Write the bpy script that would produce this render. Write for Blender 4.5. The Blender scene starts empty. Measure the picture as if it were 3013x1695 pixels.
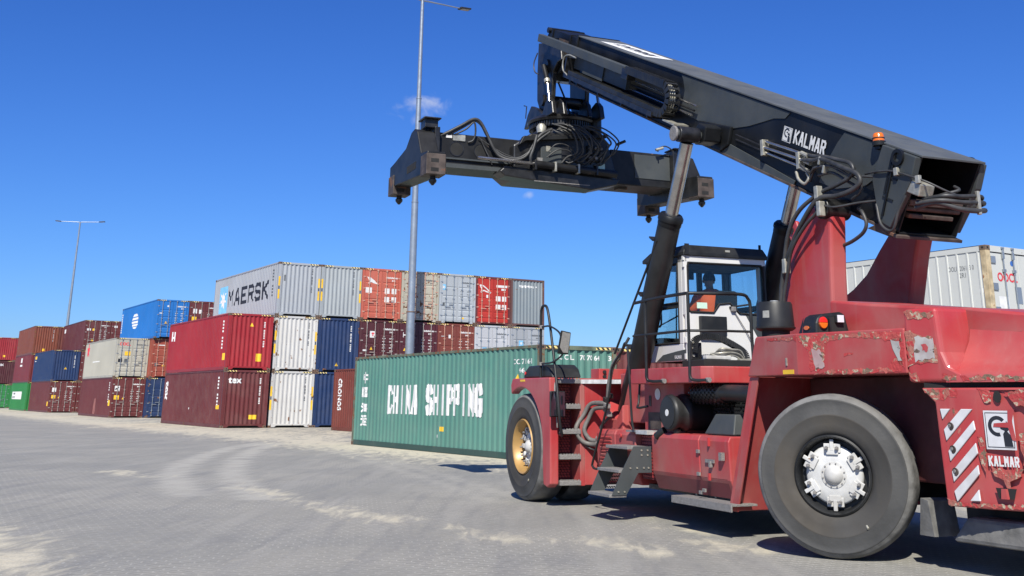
import bpy, bmesh, math, random
from mathutils import Vector, Matrix
R = math.radians
random.seed(7)
scn = bpy.context.scene
COL = scn.collection

# ------------------------------------------------------------------ camera
cam_d = bpy.data.cameras.new('camera'); cam = bpy.data.objects.new('camera', cam_d); COL.objects.link(cam)
cam_d.sensor_width = 36; cam_d.lens = 38.40; cam_d.shift_x = -0.0150; cam_d.shift_y = -0.2113
cam_d.clip_start = 0.1; cam_d.clip_end = 8000
PIT, ROL = R(16.73), R(0.47)
fw = Vector((0, math.cos(PIT), math.sin(PIT))); up = Vector((0, -math.sin(PIT), math.cos(PIT))); rt = Vector((1, 0, 0))
r2 = rt*math.cos(ROL) + up*math.sin(ROL); u2 = -rt*math.sin(ROL) + up*math.cos(ROL)
cam.matrix_world = Matrix(((r2.x, u2.x, -fw.x, 0), (r2.y, u2.y, -fw.y, 0), (r2.z, u2.z, -fw.z, 1.509), (0, 0, 0, 1)))
scn.camera = cam
scn.render.resolution_x = 1024; scn.render.resolution_y = 576

# ------------------------------------------------------------------ world and sun
SUN = Vector((-0.136, -1.025, 1.0)).normalized()
s_el = math.asin(SUN.z); s_rot = math.atan2(SUN.x, SUN.y)
w = bpy.data.worlds.new("World"); scn.world = w; w.use_nodes = True
nt = w.node_tree; nt.nodes.clear()
def wn(t): return nt.nodes.new(t)
sky = wn('ShaderNodeTexSky'); sky.sky_type = 'NISHITA'; sky.sun_disc = False
sky.sun_elevation = s_el; sky.sun_rotation = s_rot; sky.altitude = 0; sky.air_density = 1.0; sky.dust_density = 0.35; sky.ozone_density = 2.6
bg = wn('ShaderNodeBackground'); bg.inputs['Strength'].default_value = 0.0854
out = wn('ShaderNodeOutputWorld')
# two faint fair weather wisps, fixed in the sky by direction
tc = wn('ShaderNodeTexCoord')
def cloud(direction, size, strength):
    d = Vector(direction).normalized()
    sub = wn('ShaderNodeVectorMath'); sub.operation = 'SUBTRACT'; sub.inputs[1].default_value = d
    nt.links.new(tc.outputs['Generated'], sub.inputs[0])
    sc = wn('ShaderNodeVectorMath'); sc.operation = 'DIVIDE'; sc.inputs[1].default_value = size
    nt.links.new(sub.outputs[0], sc.inputs[0])
    ln = wn('ShaderNodeVectorMath'); ln.operation = 'LENGTH'; nt.links.new(sc.outputs[0], ln.inputs[0])
    nz = wn('ShaderNodeTexNoise'); nz.inputs['Scale'].default_value = 42; nz.inputs['Detail'].default_value = 6; nz.inputs['Distortion'].default_value = 0.6
    nt.links.new(tc.outputs['Generated'], nz.inputs['Vector'])
    a = wn('ShaderNodeMath'); a.operation = 'SUBTRACT'; a.inputs[0].default_value = 1.0; nt.links.new(ln.outputs['Value'], a.inputs[1])
    b = wn('ShaderNodeMath'); b.operation = 'MULTIPLY_ADD'; nt.links.new(nz.outputs['Fac'], b.inputs[0]); b.inputs[1].default_value = 2.6
    b.inputs[2].default_value = -1.25
    c = wn('ShaderNodeMath'); c.operation = 'ADD'; nt.links.new(a.outputs[0], c.inputs[0]); nt.links.new(b.outputs[0], c.inputs[1])
    m = wn('ShaderNodeMapRange'); m.interpolation_type = 'SMOOTHSTEP'; m.inputs['From Min'].default_value = 0.25; m.inputs['From Max'].default_value = 1.2
    m.inputs['To Max'].default_value = strength; nt.links.new(c.outputs[0], m.inputs['Value'])
    return m.outputs['Result']
# the camera's vivid rendering of a clear sky: a contrast curve per channel on the Sky Texture
sep = wn('ShaderNodeSeparateColor'); nt.links.new(sky.outputs[0], sep.inputs[0]); cmb = wn('ShaderNodeCombineColor')
for i, (k_, g_) in enumerate(((0.42, 1.40), (0.625, 1.22), (1.08, 1.03))):
    p1 = wn('ShaderNodeMath'); p1.operation = 'MULTIPLY'; p1.inputs[1].default_value = 0.125; nt.links.new(sep.outputs[i], p1.inputs[0])
    p2 = wn('ShaderNodeMath'); p2.operation = 'POWER'; p2.inputs[1].default_value = g_; nt.links.new(p1.outputs[0], p2.inputs[0])
    p3 = wn('ShaderNodeMath'); p3.operation = 'MULTIPLY'; p3.inputs[1].default_value = k_/0.125; nt.links.new(p2.outputs[0], p3.inputs[0]); nt.links.new(p3.outputs[0], cmb.inputs[i])
prev = cmb.outputs[0]
for d, sz, st in (((-0.098, 0.966, 0.259), (0.036, 0.03, 0.019), 0.55), ((0.003, 0.99, 0.180), (0.008, 0.03, 0.005), 0.3)):
    mx = wn('ShaderNodeMix'); mx.data_type = 'RGBA'; mx.inputs['B'].default_value = (6.6, 6.7, 6.9, 1)
    nt.links.new(cloud(d, sz, st), mx.inputs['Factor']); nt.links.new(prev, mx.inputs['A']); prev = mx.outputs['Result']
nt.links.new(prev, bg.inputs[0]); nt.links.new(bg.outputs[0], out.inputs[0])
sd = bpy.data.lights.new('sun', 'SUN'); sd.energy = 4.7; sd.angle = R(0.53); sd.color = (1.0, 0.957, 0.86)
so = bpy.data.objects.new('sun', sd); COL.objects.link(so); so.rotation_euler = SUN.to_track_quat('Z', 'Y').to_euler(); so.location = (0, 0, 60)
scn.view_settings.view_transform = 'Standard'; scn.view_settings.look = 'None'
scn.view_settings.exposure = 0.55; scn.view_settings.gamma = 1.0
scn.render.engine = 'CYCLES'

# ------------------------------------------------------------------ mesh helpers
class MB:
    def __init__(s): s.v = []; s.f = []; s.m = []; s.cur = 0
    def mat(s, i): s.cur = i; return s
    def add(s, vs, fs):
        o = len(s.v); s.v += [tuple(p) for p in vs]
        for f in fs: s.f.append([i+o for i in f]); s.m.append(s.cur)
        return s
    def box(s, x0, x1, y0, y1, z0, z1):
        return s.add([(x0,y0,z0),(x1,y0,z0),(x1,y1,z0),(x0,y1,z0),(x0,y0,z1),(x1,y0,z1),(x1,y1,z1),(x0,y1,z1)],
                     [(0,3,2,1),(4,5,6,7),(0,1,5,4),(1,2,6,5),(2,3,7,6),(3,0,4,7)])
    def hexa(s, p): return s.add(p, [(0,3,2,1),(4,5,6,7),(0,1,5,4),(1,2,6,5),(2,3,7,6),(3,0,4,7)])
    def obox(s, c, ax, ay, az):   # half-axis vectors
        c, ax, ay, az = map(Vector, (c, ax, ay, az))
        return s.hexa([c+ax*i+ay*j+az*k for i, j, k in ((-1,-1,-1),(1,-1,-1),(1,1,-1),(-1,1,-1),(-1,-1,1),(1,-1,1),(1,1,1),(-1,1,1))])
    def prism(s, poly, a, b, fn): # fn(u,v,t)->xyz
        n = len(poly)
        vs = [fn(u, v, a) for u, v in poly] + [fn(u, v, b) for u, v in poly]
        return s.add(vs, [list(range(n))[::-1], list(range(n, 2*n))] + [(i, (i+1) % n, (i+1) % n+n, i+n) for i in range(n)])
    def py(s, poly, y0, y1): return s.prism(poly, y0, y1, lambda u, v, t: (u, t, v))   # polygon in x,z
    def px(s, poly, x0, x1): return s.prism(poly, x0, x1, lambda u, v, t: (t, u, v))   # polygon in y,z
    def pz(s, poly, z0, z1): return s.prism(poly, z0, z1, lambda u, v, t: (u, v, t))
    def loft(s, loops, cap=True, closed=True):
        n = len(loops[0]); vs = [p for l in loops for p in l]; fs = []
        for k in range(len(loops)-1):
            for i in range(n if closed else n-1):
                j = (i+1) % n; fs.append((k*n+i, k*n+j, (k+1)*n+j, (k+1)*n+i))
        if cap and closed: fs.append(list(range(n))[::-1]); fs.append([(len(loops)-1)*n+i for i in range(n)])
        return s.add(vs, fs)
    def tube(s, pts, r, n=8, cap=True):
        pts = [Vector(p) for p in pts]; rs = r if isinstance(r, (list, tuple)) else [r]*len(pts)
        loops = []; ref = None
        for i, p in enumerate(pts):
            d = (pts[min(i+1, len(pts)-1)] - pts[max(i-1, 0)]).normalized()
            if ref is None: ref = d.orthogonal().normalized()
            ref = (ref - d*ref.dot(d)).normalized(); q = d.cross(ref)
            loops.append([p + (ref*math.cos(2*math.pi*k/n) + q*math.sin(2*math.pi*k/n))*rs[i] for k in range(n)])
        return s.loft(loops, cap)
    def cyl(s, a, b, r, r1=None, n=16): return s.tube([a, b], [r, r if r1 is None else r1], n)
    def lathe(s, prof, o, ax, n=32):   # prof = [(r,h)], closed surface of revolution
        o = Vector(o); ax = Vector(ax).normalized(); e = ax.orthogonal().normalized(); g = ax.cross(e)
        return s.loft([[o + ax*h + (e*math.cos(2*math.pi*k/n) + g*math.sin(2*math.pi*k/n))*max(r, 1e-4) for k in range(n)] for r, h in prof], prof[0][0] < 0.26 and prof[-1][0] < 0.26 and prof[0][0] != 0.05)
    def mesh(s, name):
        me = bpy.data.meshes.new(name); me.from_pydata(s.v, [], s.f); me.polygons.foreach_set('material_index', s.m)
        bm = bmesh.new(); bm.from_mesh(me); bmesh.ops.recalc_face_normals(bm, faces=bm.faces); bm.to_mesh(me); bm.free()
        return me
    def build(s, name, mats, parent=None, smooth=0, bevel=0, seg=2):
        me = s.mesh(name)
        for m in (mats if isinstance(mats, (list, tuple)) else [mats]): me.materials.append(m)
        if smooth:
            me.polygons.foreach_set('use_smooth', [True]*len(me.polygons)); me.set_sharp_from_angle(angle=R(smooth))
        o = bpy.data.objects.new(name, me); COL.objects.link(o)
        if parent: o.parent = parent
        if bevel:
            b = o.modifiers.new('bevel', 'BEVEL'); b.width = bevel; b.segments = seg; b.limit_method = 'ANGLE'; b.angle_limit = R(35); b.harden_normals = False
        return o
def crv(pts, k=6):   # Catmull-Rom smoothing of a path
    P = [Vector(p) for p in pts]; P = [P[0]*2-P[1]] + P + [P[-1]*2-P[-2]]; o = []
    for i in range(1, len(P)-2):
        for j in range(k):
            t = j/k; a, b, c, d = P[i-1], P[i], P[i+1], P[i+2]
            o.append(0.5*((2*b) + (c-a)*t + (2*a-5*b+4*c-d)*t*t + (3*b-a-3*c+d)*t*t*t))
    o.append(P[-2]); return o
def empty(name, loc=(0,0,0), rz=0, parent=None):
    o = bpy.data.objects.new(name, None); o.empty_display_size = 0.3; COL.objects.link(o); o.location = loc; o.rotation_euler = (0, 0, rz)
    if parent: o.parent = parent
    return o
def tag(o, label=None, cat=None, group=None, kind=None):
    if label: o['label'] = label
    if cat: o['category'] = cat
    if group: o['group'] = group
    if kind: o['kind'] = kind
    return o

# ------------------------------------------------------------------ materials
def mat(name, rgb, rough=0.5, metal=0.0, var=0.12, nscale=2.0, rust=0.0, rustc=(0.12,0.055,0.025), dust=0.0, dustc=(0.32,0.28,0.23),
        streak=0.0, bump=0.0, bscale=20.0, coat=0.0, spec=0.5, emit=None, rnd=True, rscale=3.0, chips=None, trans=0.0):
    AS = 0.82; rgb = tuple(x*AS for x in rgb); rustc = tuple(x*AS for x in rustc); dustc = tuple(x*AS for x in dustc)
    if chips: chips = [(tuple(x*AS for x in c_), t_, s_) for c_, t_, s_ in chips]
    m = bpy.data.materials.new(name); m.use_nodes = True; n = m.node_tree; N = n.nodes; Lk = n.links
    bs = N['Principled BSDF']; bs.inputs['Roughness'].default_value = rough; bs.inputs['Metallic'].default_value = metal
    bs.inputs['Coat Weight'].default_value = coat; bs.inputs['Specular IOR Level'].default_value = spec
    tc = N.new('ShaderNodeTexCoord'); vec = tc.outputs['Object']
    if rnd:
        oi = N.new('ShaderNodeObjectInfo'); sc = N.new('ShaderNodeMath'); sc.operation = 'MULTIPLY'; sc.inputs[1].default_value = 57.0
        Lk.new(oi.outputs['Random'], sc.inputs[0]); ad = N.new('ShaderNodeVectorMath'); Lk.new(vec, ad.inputs[0]); Lk.new(sc.outputs[0], ad.inputs[1]); vec = ad.outputs[0]
    def noise(scale, detail=4, v=None, dist=0.0):
        t = N.new('ShaderNodeTexNoise'); t.inputs['Scale'].default_value = scale; t.inputs['Detail'].default_value = detail; t.inputs['Distortion'].default_value = dist
        Lk.new(v or vec, t.inputs['Vector']); return t.outputs['Fac']
    def ramp(f, a, b, hi=1.0, lo=0.0):
        t = N.new('ShaderNodeMapRange'); t.interpolation_type = 'SMOOTHSTEP'; t.inputs['From Min'].default_value = a; t.inputs['From Max'].default_value = b
        t.inputs['To Min'].default_value = lo; t.inputs['To Max'].default_value = hi; Lk.new(f, t.inputs['Value']); return t.outputs['Result']
    def mix(fac, A, B):
        t = N.new('ShaderNodeMix'); t.data_type = 'RGBA'
        for k, x in (('Factor', fac), ('A', A), ('B', B)):
            if isinstance(x, (tuple, list)): t.inputs[k].default_value = (*x, 1)
            elif isinstance(x, float): t.inputs[k].default_value = x
            else: Lk.new(x, t.inputs[k])
        return t.outputs['Result']
    lo = tuple(c*(1-var) for c in rgb); hi = tuple(min(1, c*(1+var)+0.15*var*0.2) for c in rgb)
    c = mix(ramp(noise(nscale, 5), 0.3, 0.7), lo, hi)
    if streak:
        mp = N.new('ShaderNodeMapping'); mp.inputs['Scale'].default_value = (7, 7, 0.45); Lk.new(vec, mp.inputs['Vector'])
        c = mix(ramp(noise(2.0, 6, mp.outputs[0]), 0.5, 0.78, streak), c, tuple(0.55*x+0.45*y for x, y in zip(rgb, dustc)))
    if dust: c = mix(ramp(noise(1.3, 7, None, 0.4), 0.35, 0.75, dust), c, dustc)
    if chips:   # (colour, threshold, scale)
        for cc, th, cs in chips: c = mix(ramp(noise(cs, 9, None, 0.8), th, th+0.03), c, cc)
    rf = None
    if rust:
        rf = ramp(noise(rscale, 10, None, 0.3), 0.76-rust*0.3, 0.80-rust*0.28)
        c = mix(rf, c, mix(noise(14, 6), rustc, tuple(x*2.1 for x in rustc)))
        r_ = N.new('ShaderNodeMapRange'); Lk.new(rf, r_.inputs['Value']); r_.inputs['To Min'].default_value = rough; r_.inputs['To Max'].default_value = 0.9; Lk.new(r_.outputs[0], bs.inputs['Roughness'])
    else:
        Lk.new(ramp(noise(6, 5), 0.2, 0.8, min(1, rough*1.2), rough*0.85), bs.inputs['Roughness'])
    Lk.new(c, bs.inputs['Base Color'])
    if bump:
        b = N.new('ShaderNodeBump'); b.inputs['Strength'].default_value = bump; b.inputs['Distance'].default_value = 0.02
        Lk.new(noise(bscale, 6), b.inputs['Height']); Lk.new(b.outputs[0], bs.inputs['Normal'])
    if emit: bs.inputs['Emission Color'].default_value = (*emit[:3], 1); bs.inputs['Emission Strength'].default_value = emit[3]
    if trans: bs.inputs['Transmission Weight'].default_value = trans
    return m
M = {}
M['galv'] = mat('galvanised_steel', (0.40, 0.44, 0.47), 0.35, 0.6, 0.08, 2, streak=0.15, dustc=(0.35, 0.37, 0.38))
M['white_mark'] = mat('white_lettering', (0.75, 0.75, 0.73), 0.6, var=0.08, nscale=6)
M['black_mark'] = mat('black_lettering', (0.018, 0.02, 0.028), 0.5)
M['grey_mark'] = mat('grey_lettering', (0.10, 0.11, 0.12), 0.6)
M['yellow_mark'] = mat('yellow_sticker', (0.90, 0.55, 0.03), 0.5)
M['red_mark'] = mat('red_lettering', (0.72, 0.05, 0.07), 0.5)
M['blue_mark'] = mat('blue_emblem', (0.05, 0.16, 0.50), 0.5)
M['sky_mark'] = mat('light_blue_panel', (0.20, 0.52, 0.78), 0.5)
M['rod'] = mat('galvanised_rod', (0.36, 0.31, 0.28), 0.55, 0.1, 0.25, 8, rust=0.3)
M['rusty'] = mat('rusty_casting', (0.16, 0.11, 0.08), 0.8, 0.0, 0.3, 9, rust=0.75, rscale=9)
M['gap'] = mat('dark_rubber_seal', (0.018, 0.018, 0.018), 0.8)
def hazard(name):
    m = bpy.data.materials.new(name); m.use_nodes = True; n = m.node_tree; N = n.nodes; L_ = n.links; bs = N['Principled BSDF']; bs.inputs['Roughness'].default_value = 0.6
    tc = N.new('ShaderNodeTexCoord'); sp = N.new('ShaderNodeSeparateXYZ'); L_.new(tc.outputs['Object'], sp.inputs[0])
    a = N.new('ShaderNodeMath'); a.operation = 'ADD'; L_.new(sp.outputs[0], a.inputs[0]); L_.new(sp.outputs[2], a.inputs[1])
    a2 = N.new('ShaderNodeMath'); a2.operation = 'SUBTRACT'; L_.new(a.outputs[0], a2.inputs[0]); L_.new(sp.outputs[1], a2.inputs[1])
    b = N.new('ShaderNodeMath'); b.operation = 'DIVIDE'; b.inputs[1].default_value = 0.16; L_.new(a2.outputs[0], b.inputs[0])
    c = N.new('ShaderNodeMath'); c.operation = 'FRACT'; L_.new(b.outputs[0], c.inputs[0])
    d = N.new('ShaderNodeMath'); d.operation = 'GREATER_THAN'; d.inputs[1].default_value = 0.5; L_.new(c.outputs[0], d.inputs[0])
    x = N.new('ShaderNodeMix'); x.data_type = 'RGBA'; x.inputs['A'].default_value = (0.02, 0.02, 0.02, 1); x.inputs['B'].default_value = (0.78, 0.62, 0.22, 1)
    L_.new(d.outputs[0], x.inputs['Factor']); L_.new(x.outputs['Result'], bs.inputs['Base Color']); return m
M['hazard'] = hazard('yellow_black_stripes')

# ------------------------------------------------------------------ ground
def seg_d(p, a, b):
    ax, ay = a; bx, by = b; dx, dy = bx-ax, by-ay; t = max(0, min(1, ((p[0]-ax)*dx+(p[1]-ay)*dy)/(dx*dx+dy*dy+1e-9)))
    return math.hypot(p[0]-ax-t*dx, p[1]-ay-t*dy)
def poly_d(p, pts): return min(seg_d(p, pts[i], pts[i+1]) for i in range(len(pts)-1))
def bandside(x, y):     # signed distance outside the yard edge line, positive towards the stacks
    pts = [(-90, 172), (-43.2, 94.5), (-22.2, 60.0), (-15.4, 50.6), (-12.2, 46.4), (-9.6, 42.0), (-7.3, 37.7), (-5.1, 34.8), (-2.9, 31.1), (-1.2, 28.0), (-0.4, 26.6), (6, 19.5), (22, -2)]
    best = 1e9; sg = 1
    for i in range(len(pts)-1):
        d = seg_d((x, y), pts[i], pts[i+1])
        if d < best:
            best = d; a, b = pts[i], pts[i+1]; sg = 1 if (b[0]-a[0])*(y-a[1])-(b[1]-a[1])*(x-a[0]) > 0 else -1
    return best*sg
def make_ground():
    xs = []; 
    def axis(lo, hi, step, far):
        a = [far[0], far[0]*0.5, lo-60, lo-20]; t = lo
        while t <= hi: a.append(t); t += step
        return a + [hi+20, hi+60, far[1]*0.5, far[1]]
    X = [-3000, -1500, -300, -120]+[-90+1.0*k for k in range(78)]+[-12+0.22*k for k in range(78)]+[5.2+0.8*k for k in range(45)]+[60, 150, 600, 3000]
    Y = [-300, -60, -5]+[0.6*k for k in range(17)]+[10.2+0.22*k for k in range(150)]+[43.4+0.7*k for k in range(120)]+[140, 200, 500, 2000, 5000]
    vs = [(x, y, 0) for y in Y for x in X]; nx = len(X)
    fs = [(j*nx+i, j*nx+i+1, (j+1)*nx+i+1, (j+1)*nx+i) for j in range(len(Y)-1) for i in range(nx-1)]
    me = bpy.data.meshes.new('yard_paving'); me.from_pydata(vs, [], fs)
    at = me.attributes.new('sand', 'FLOAT', 'POINT'); at2 = me.attributes.new('track', 'FLOAT', 'POINT')
    blobs = [((-8.6, 24.4), (-7.6, 23.1), 0.5), ((-4.9, 20.4), (-3.9, 19.0), 0.42), ((-3.7, 18.4), (-3.1, 17.4), 0.3), ((-2.9, 16.9), (-1.8, 15.4), 0.42), ((-1.1, 14.8), (-0.8, 14.3), 0.3),
             ((-0.6, 13.9), (0.0, 13.1), 0.38), ((0.5, 13.4), (1.4, 12.3), 0.4), ((2.0, 13.2), (2.5, 12.5), 0.35), ((-5.9, 13.4), (-4.6, 10.7), 0.6), ((-6.6, 14.6), (-6.1, 13.6), 0.5), ((1.7, 14.6), (2.3, 14.2), 0.25)]
    t1 = [(-9.18, 40.37), (-9.15, 35.75), (-8.68, 31.36), (-7.93, 26.95), (-7.21, 23.89), (-6.29, 21.06), (-5.44, 18.85)]; t2 = [(-8.57, 39.86), (-8.14, 34.94), (-7.4, 30.25), (-6.63, 26.43), (-5.91, 23.5), (-5.01, 20.77), (-4.13, 18.32)]
    t3 = [(-5.8, 35.87), (-2.86, 27.67), (-1.32, 23.01), (-0.19, 19.02)]; t4 = [(-6.66, 37.02), (-3.89, 29.07), (-2.05, 23.44), (-0.48, 18.03)]
    A = []; B = []
    for (x, y, z) in vs:
        s = 0.0; t = 0.0
        if -92 < x < 45 and -5 < y < 180:
            d = bandside(x, y); s = max(0, min(1.2, 0.75+d*0.30)) if d < 2.0 else max(0.25, 1-(d-2)*0.06)
            for a, b, r in blobs:
                q = seg_d((x, y), a, b)
                if q < r*2.4: s = max(s, 0.84-0.5*q/r)
            for tr, wd in ((t1, 0.24), (t2, 0.24), (t3, 0.12), (t4, 0.12)):
                q = poly_d((x, y), tr)
                if q < wd*1.5: t = max(t, min(1, (1.5-q/wd)*2)*(1 if tr is t1 or tr is t2 else 0.5))
        elif y >= 120: s = 0.4
        A.append(s); B.append(max(0, t))
    at.data.foreach_set('value', A); at2.data.foreach_set('value', B)
    m = bpy.data.materials.new('concrete_pavers'); m.use_nodes = True; n = m.node_tree; N = n.nodes; Lk = n.links; bs = N['Principled BSDF']; bs.inputs['Roughness'].default_value = 0.85
    bs.inputs['Specular IOR Level'].default_value = 0.35
    tc = N.new('ShaderNodeTexCoord'); P = tc.outputs['Object']
    def noise(scale, det=5, v=None, dist=0):
        t = N.new('ShaderNodeTexNoise'); t.inputs['Scale'].default_value = scale; t.inputs['Detail'].default_value = det; t.inputs['Distortion'].default_value = dist; Lk.new(v or P, t.inputs['Vector']); return t.outputs['Fac']
    def mr(f, a, b, lo=0.0, hi=1.0):
        t = N.new('ShaderNodeMapRange'); t.interpolation_type = 'SMOOTHSTEP'
        for k, x in (('From Min', a), ('From Max', b), ('To Min', lo), ('To Max', hi)): t.inputs[k].default_value = x
        Lk.new(f, t.inputs['Value']); return t.outputs['Result']
    def mth(op, a, b=0.0, c=None):
        t = N.new('ShaderNodeMath'); t.operation = op
        for i, x in enumerate((a, b, c)):
            if x is None: continue
            if isinstance(x, (int, float)): t.inputs[i].default_value = x
            else: Lk.new(x, t.inputs[i])
        return t.outputs[0]
    def mix(f, a, b, bl='MIX'):
        t = N.new('ShaderNodeMix'); t.data_type = 'RGBA'; t.blend_type = bl
        for k, x in (('Factor', f), ('A', a), ('B', b)):
            if isinstance(x, (tuple, list)): t.inputs[k].default_value = (*x, 1)
            elif isinstance(x, (int, float)): t.inputs[k].default_value = x
            else: Lk.new(x, t.inputs[k])
        return t.outputs['Result']
    # interlocking pavers: brick pattern with a zig-zag edge, turned to the machine's lane
    mp = N.new('ShaderNodeMapping'); mp.inputs['Rotation'].default_value = (0, 0, R(-27)); Lk.new(P, mp.inputs['Vector'])
    sp = N.new('ShaderNodeSeparateXYZ'); Lk.new(mp.outputs[0], sp.inputs[0])
    zx = mth('MULTIPLY', mth('PINGPONG', sp.outputs[1], 0.055), 0.5); zy = mth('MULTIPLY', mth('PINGPONG', sp.outputs[0], 0.055), 0.5)
    cb = N.new('ShaderNodeCombineXYZ'); Lk.new(mth('ADD', sp.outputs[0], zx), cb.inputs[0]); Lk.new(mth('ADD', sp.outputs[1], zy), cb.inputs[1])
    br = N.new('ShaderNodeTexBrick'); Lk.new(cb.outputs[0], br.inputs['Vector']); br.inputs['Scale'].default_value = 1.0; br.inputs['Brick Width'].default_value = 0.225
    br.inputs['Row Height'].default_value = 0.1125; br.inputs['Mortar Size'].default_value = 0.009; br.inputs['Mortar Smooth'].default_value = 0.3
    br.inputs['Color1'].default_value = (0.285, 0.276, 0.248, 1); br.inputs['Color2'].default_value = (0.322, 0.312, 0.280, 1); br.inputs['Mortar'].default_value = (0.47, 0.455, 0.41, 1)
    c = mix(mr(noise(0.5, 6, None, 0.5), 0.42, 0.66, 0.0, 0.7), br.outputs['Color'], (0.304, 0.295, 0.264))
    wear = mr(noise(0.35, 8, None, 0.5), 0.3, 0.7, 0.0, 1.0)
    c = mix(wear, mix(1.0, c, (0.86, 0.87, 0.885), 'MULTIPLY'), mix(1.0, c, (1.06, 1.05, 1.03), 'MULTIPLY'))
    mp2 = N.new('ShaderNodeMapping'); mp2.inputs['Rotation'].default_value = (0, 0, R(-34)); mp2.inputs['Scale'].default_value = (1.4, 0.12, 1); Lk.new(P, mp2.inputs['Vector'])
    tyre = mr(noise(2.6, 9, mp2.outputs[0], 0.5), 0.46, 0.70, 0.0, 0.42)
    c = mix(tyre, c, (0.19, 0.19, 0.195))
    mp3 = N.new('ShaderNodeMapping'); mp3.inputs['Rotation'].default_value = (0, 0, R(-60)); mp3.inputs['Scale'].default_value = (0.9, 0.07, 1); Lk.new(P, mp3.inputs['Vector'])
    c = mix(mr(noise(2.4, 9, mp3.outputs[0], 0.6), 0.50, 0.74, 0.0, 0.5), c, (0.40, 0.385, 0.35))
    a1 = N.new('ShaderNodeAttribute'); a1.attribute_name = 'sand'; a2 = N.new('ShaderNodeAttribute'); a2.attribute_name = 'track'
    c = mix(mth('MULTIPLY', a2.outputs['Fac'], mr(noise(1.6, 8, None, 0.8), 0.25, 0.6, 0.25, 0.8)), c, (0.50, 0.478, 0.42))
    mp4 = N.new('ShaderNodeMapping'); mp4.inputs['Rotation'].default_value = (0, 0, R(-50)); mp4.inputs['Scale'].default_value = (2.2, 0.55, 1); Lk.new(P, mp4.inputs['Vector'])
    nz = noise(1.6, 12, mp4.outputs[0], 1.2); nz2 = noise(0.8, 9, mp3.outputs[0], 0.5)
    f = mth('ADD', a1.outputs['Fac'], mth('MULTIPLY_ADD', nz, 2.2, -1.15)); f = mth('ADD', f, mth('MULTIPLY_ADD', nz2, 1.1, -0.55))
    sandc = mix(noise(5, 8), (0.60, 0.53, 0.38), (0.80, 0.74, 0.58))
    c = mix(mr(f, 0.25, 1.15, 0.0, 0.92), c, sandc)
    c = mix(mr(noise(38, 4), 0.35, 0.7, 0.0, 0.35), c, (0.2, 0.195, 0.18)); c = mix(mr(noise(9, 6, None, 0.8), 0.4, 0.75, 0.0, 0.3), c, (0.40, 0.39, 0.355))
    c = mix(mr(noise(3.3, 10, None, 1.5), 0.70, 0.74, 0.0, 0.5), c, (0.12, 0.12, 0.12))
    c = mix(1.0, c, (0.80, 0.795, 0.78), 'MULTIPLY')
    Lk.new(c, bs.inputs['Base Color'])
    bp = N.new('ShaderNodeBump'); bp.inputs['Strength'].default_value = 0.5; bp.inputs['Distance'].default_value = 0.006
    Lk.new(mth('ADD', mth('MULTIPLY', br.outputs['Fac'], -0.6), noise(45, 5)), bp.inputs['Height']); Lk.new(bp.outputs[0], bs.inputs['Normal'])
    me.materials.append(m)
    o = bpy.data.objects.new('ground', me); COL.objects.link(o); tag(o, kind='structure')
make_ground()

# ------------------------------------------------------------------ lettering
_tc = {}
def text2d(body, bold=0.0):
    key = (body, bold)
    if key in _tc: return _tc[key]
    cu = bpy.data.curves.new('t', 'FONT'); cu.body = body; cu.size = 1.0; cu.offset = bold; cu.resolution_u = 3; cu.fill_mode = 'FRONT'
    ob = bpy.data.objects.new('t', cu); COL.objects.link(ob); bpy.context.view_layer.update()
    me = bpy.data.meshes.new_from_object(ob.evaluated_get(bpy.context.evaluated_depsgraph_get())); bpy.data.objects.remove(ob)
    vs = [(v.co.x, v.co.y) for v in me.vertices]; fs = [list(p.vertices) for p in me.polygons]; bpy.data.meshes.remove(me)
    if not vs: vs = [(0, 0)]
    x0 = min(v[0] for v in vs); x1 = max(v[0] for v in vs); y0 = min(v[1] for v in vs); y1 = max(v[1] for v in vs)
    _tc[key] = ([((x-x0)/max(x1-x0, 1e-6), (y-y0)/max(y1-y0, 1e-6)) for x, y in vs], fs); return _tc[key]
def put(mb, body, x0, z0, W, H, fn, bold=0.0, cuts=None, vert=False):
    """text fitted into the W x H box at x0,z0 of a wall; fn(u,v)->xyz; cuts = fold lines of the corrugation"""
    vs, fs = text2d(body, bold)
    pts = [((x0 + v[0]*W, z0 + v[1]*H) if not vert else (x0 + v[1]*W, z0 + H - v[0]*H)) for v in vs]
    flat(mb, pts, fs, fn, cuts)
def spell(mb, word, x0, z0, pitch, H, fn, bold=0.03, cuts=None, w=0.8):   # condensed capitals, one by one
    for i, ch in enumerate(word):
        if ch == ' ': continue
        ww = pitch*(0.26 if ch in 'I1' else w); put(mb, ch, x0+i*pitch+(pitch-ww)/2, z0, ww, H, fn, bold, cuts)
def flat(mb, pts, fs, fn, cuts=None):
    if cuts:
        bm = bmesh.new(); bv = [bm.verts.new((p[0], p[1], 0)) for p in pts]
        for f in fs:
            try: bm.faces.new([bv[i] for i in f])
            except ValueError: pass
        lo = min(p[0] for p in pts); hi = max(p[0] for p in pts)
        for c in cuts:
            if lo < c < hi: bmesh.ops.bisect_plane(bm, geom=bm.verts[:]+bm.edges[:]+bm.faces[:], plane_co=(c, 0, 0), plane_no=(1, 0, 0))
        bm.verts.index_update(); pts = [(v.co.x, v.co.y) for v in bm.verts]; fs = [[v.index for v in f.verts] for f in bm.faces]; bm.free()
    mb.add([fn(u, v) for u, v in pts], fs)
def rectp(mb, x0, x1, z0, z1, fn, cuts=None): flat(mb, [(x0, z0), (x1, z0), (x1, z1), (x0, z1)], [(0, 1, 2, 3)], fn, cuts)
def polyp(mb, pts, fn, cuts=None): flat(mb, pts, [list(range(len(pts)))], fn, cuts)
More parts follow.
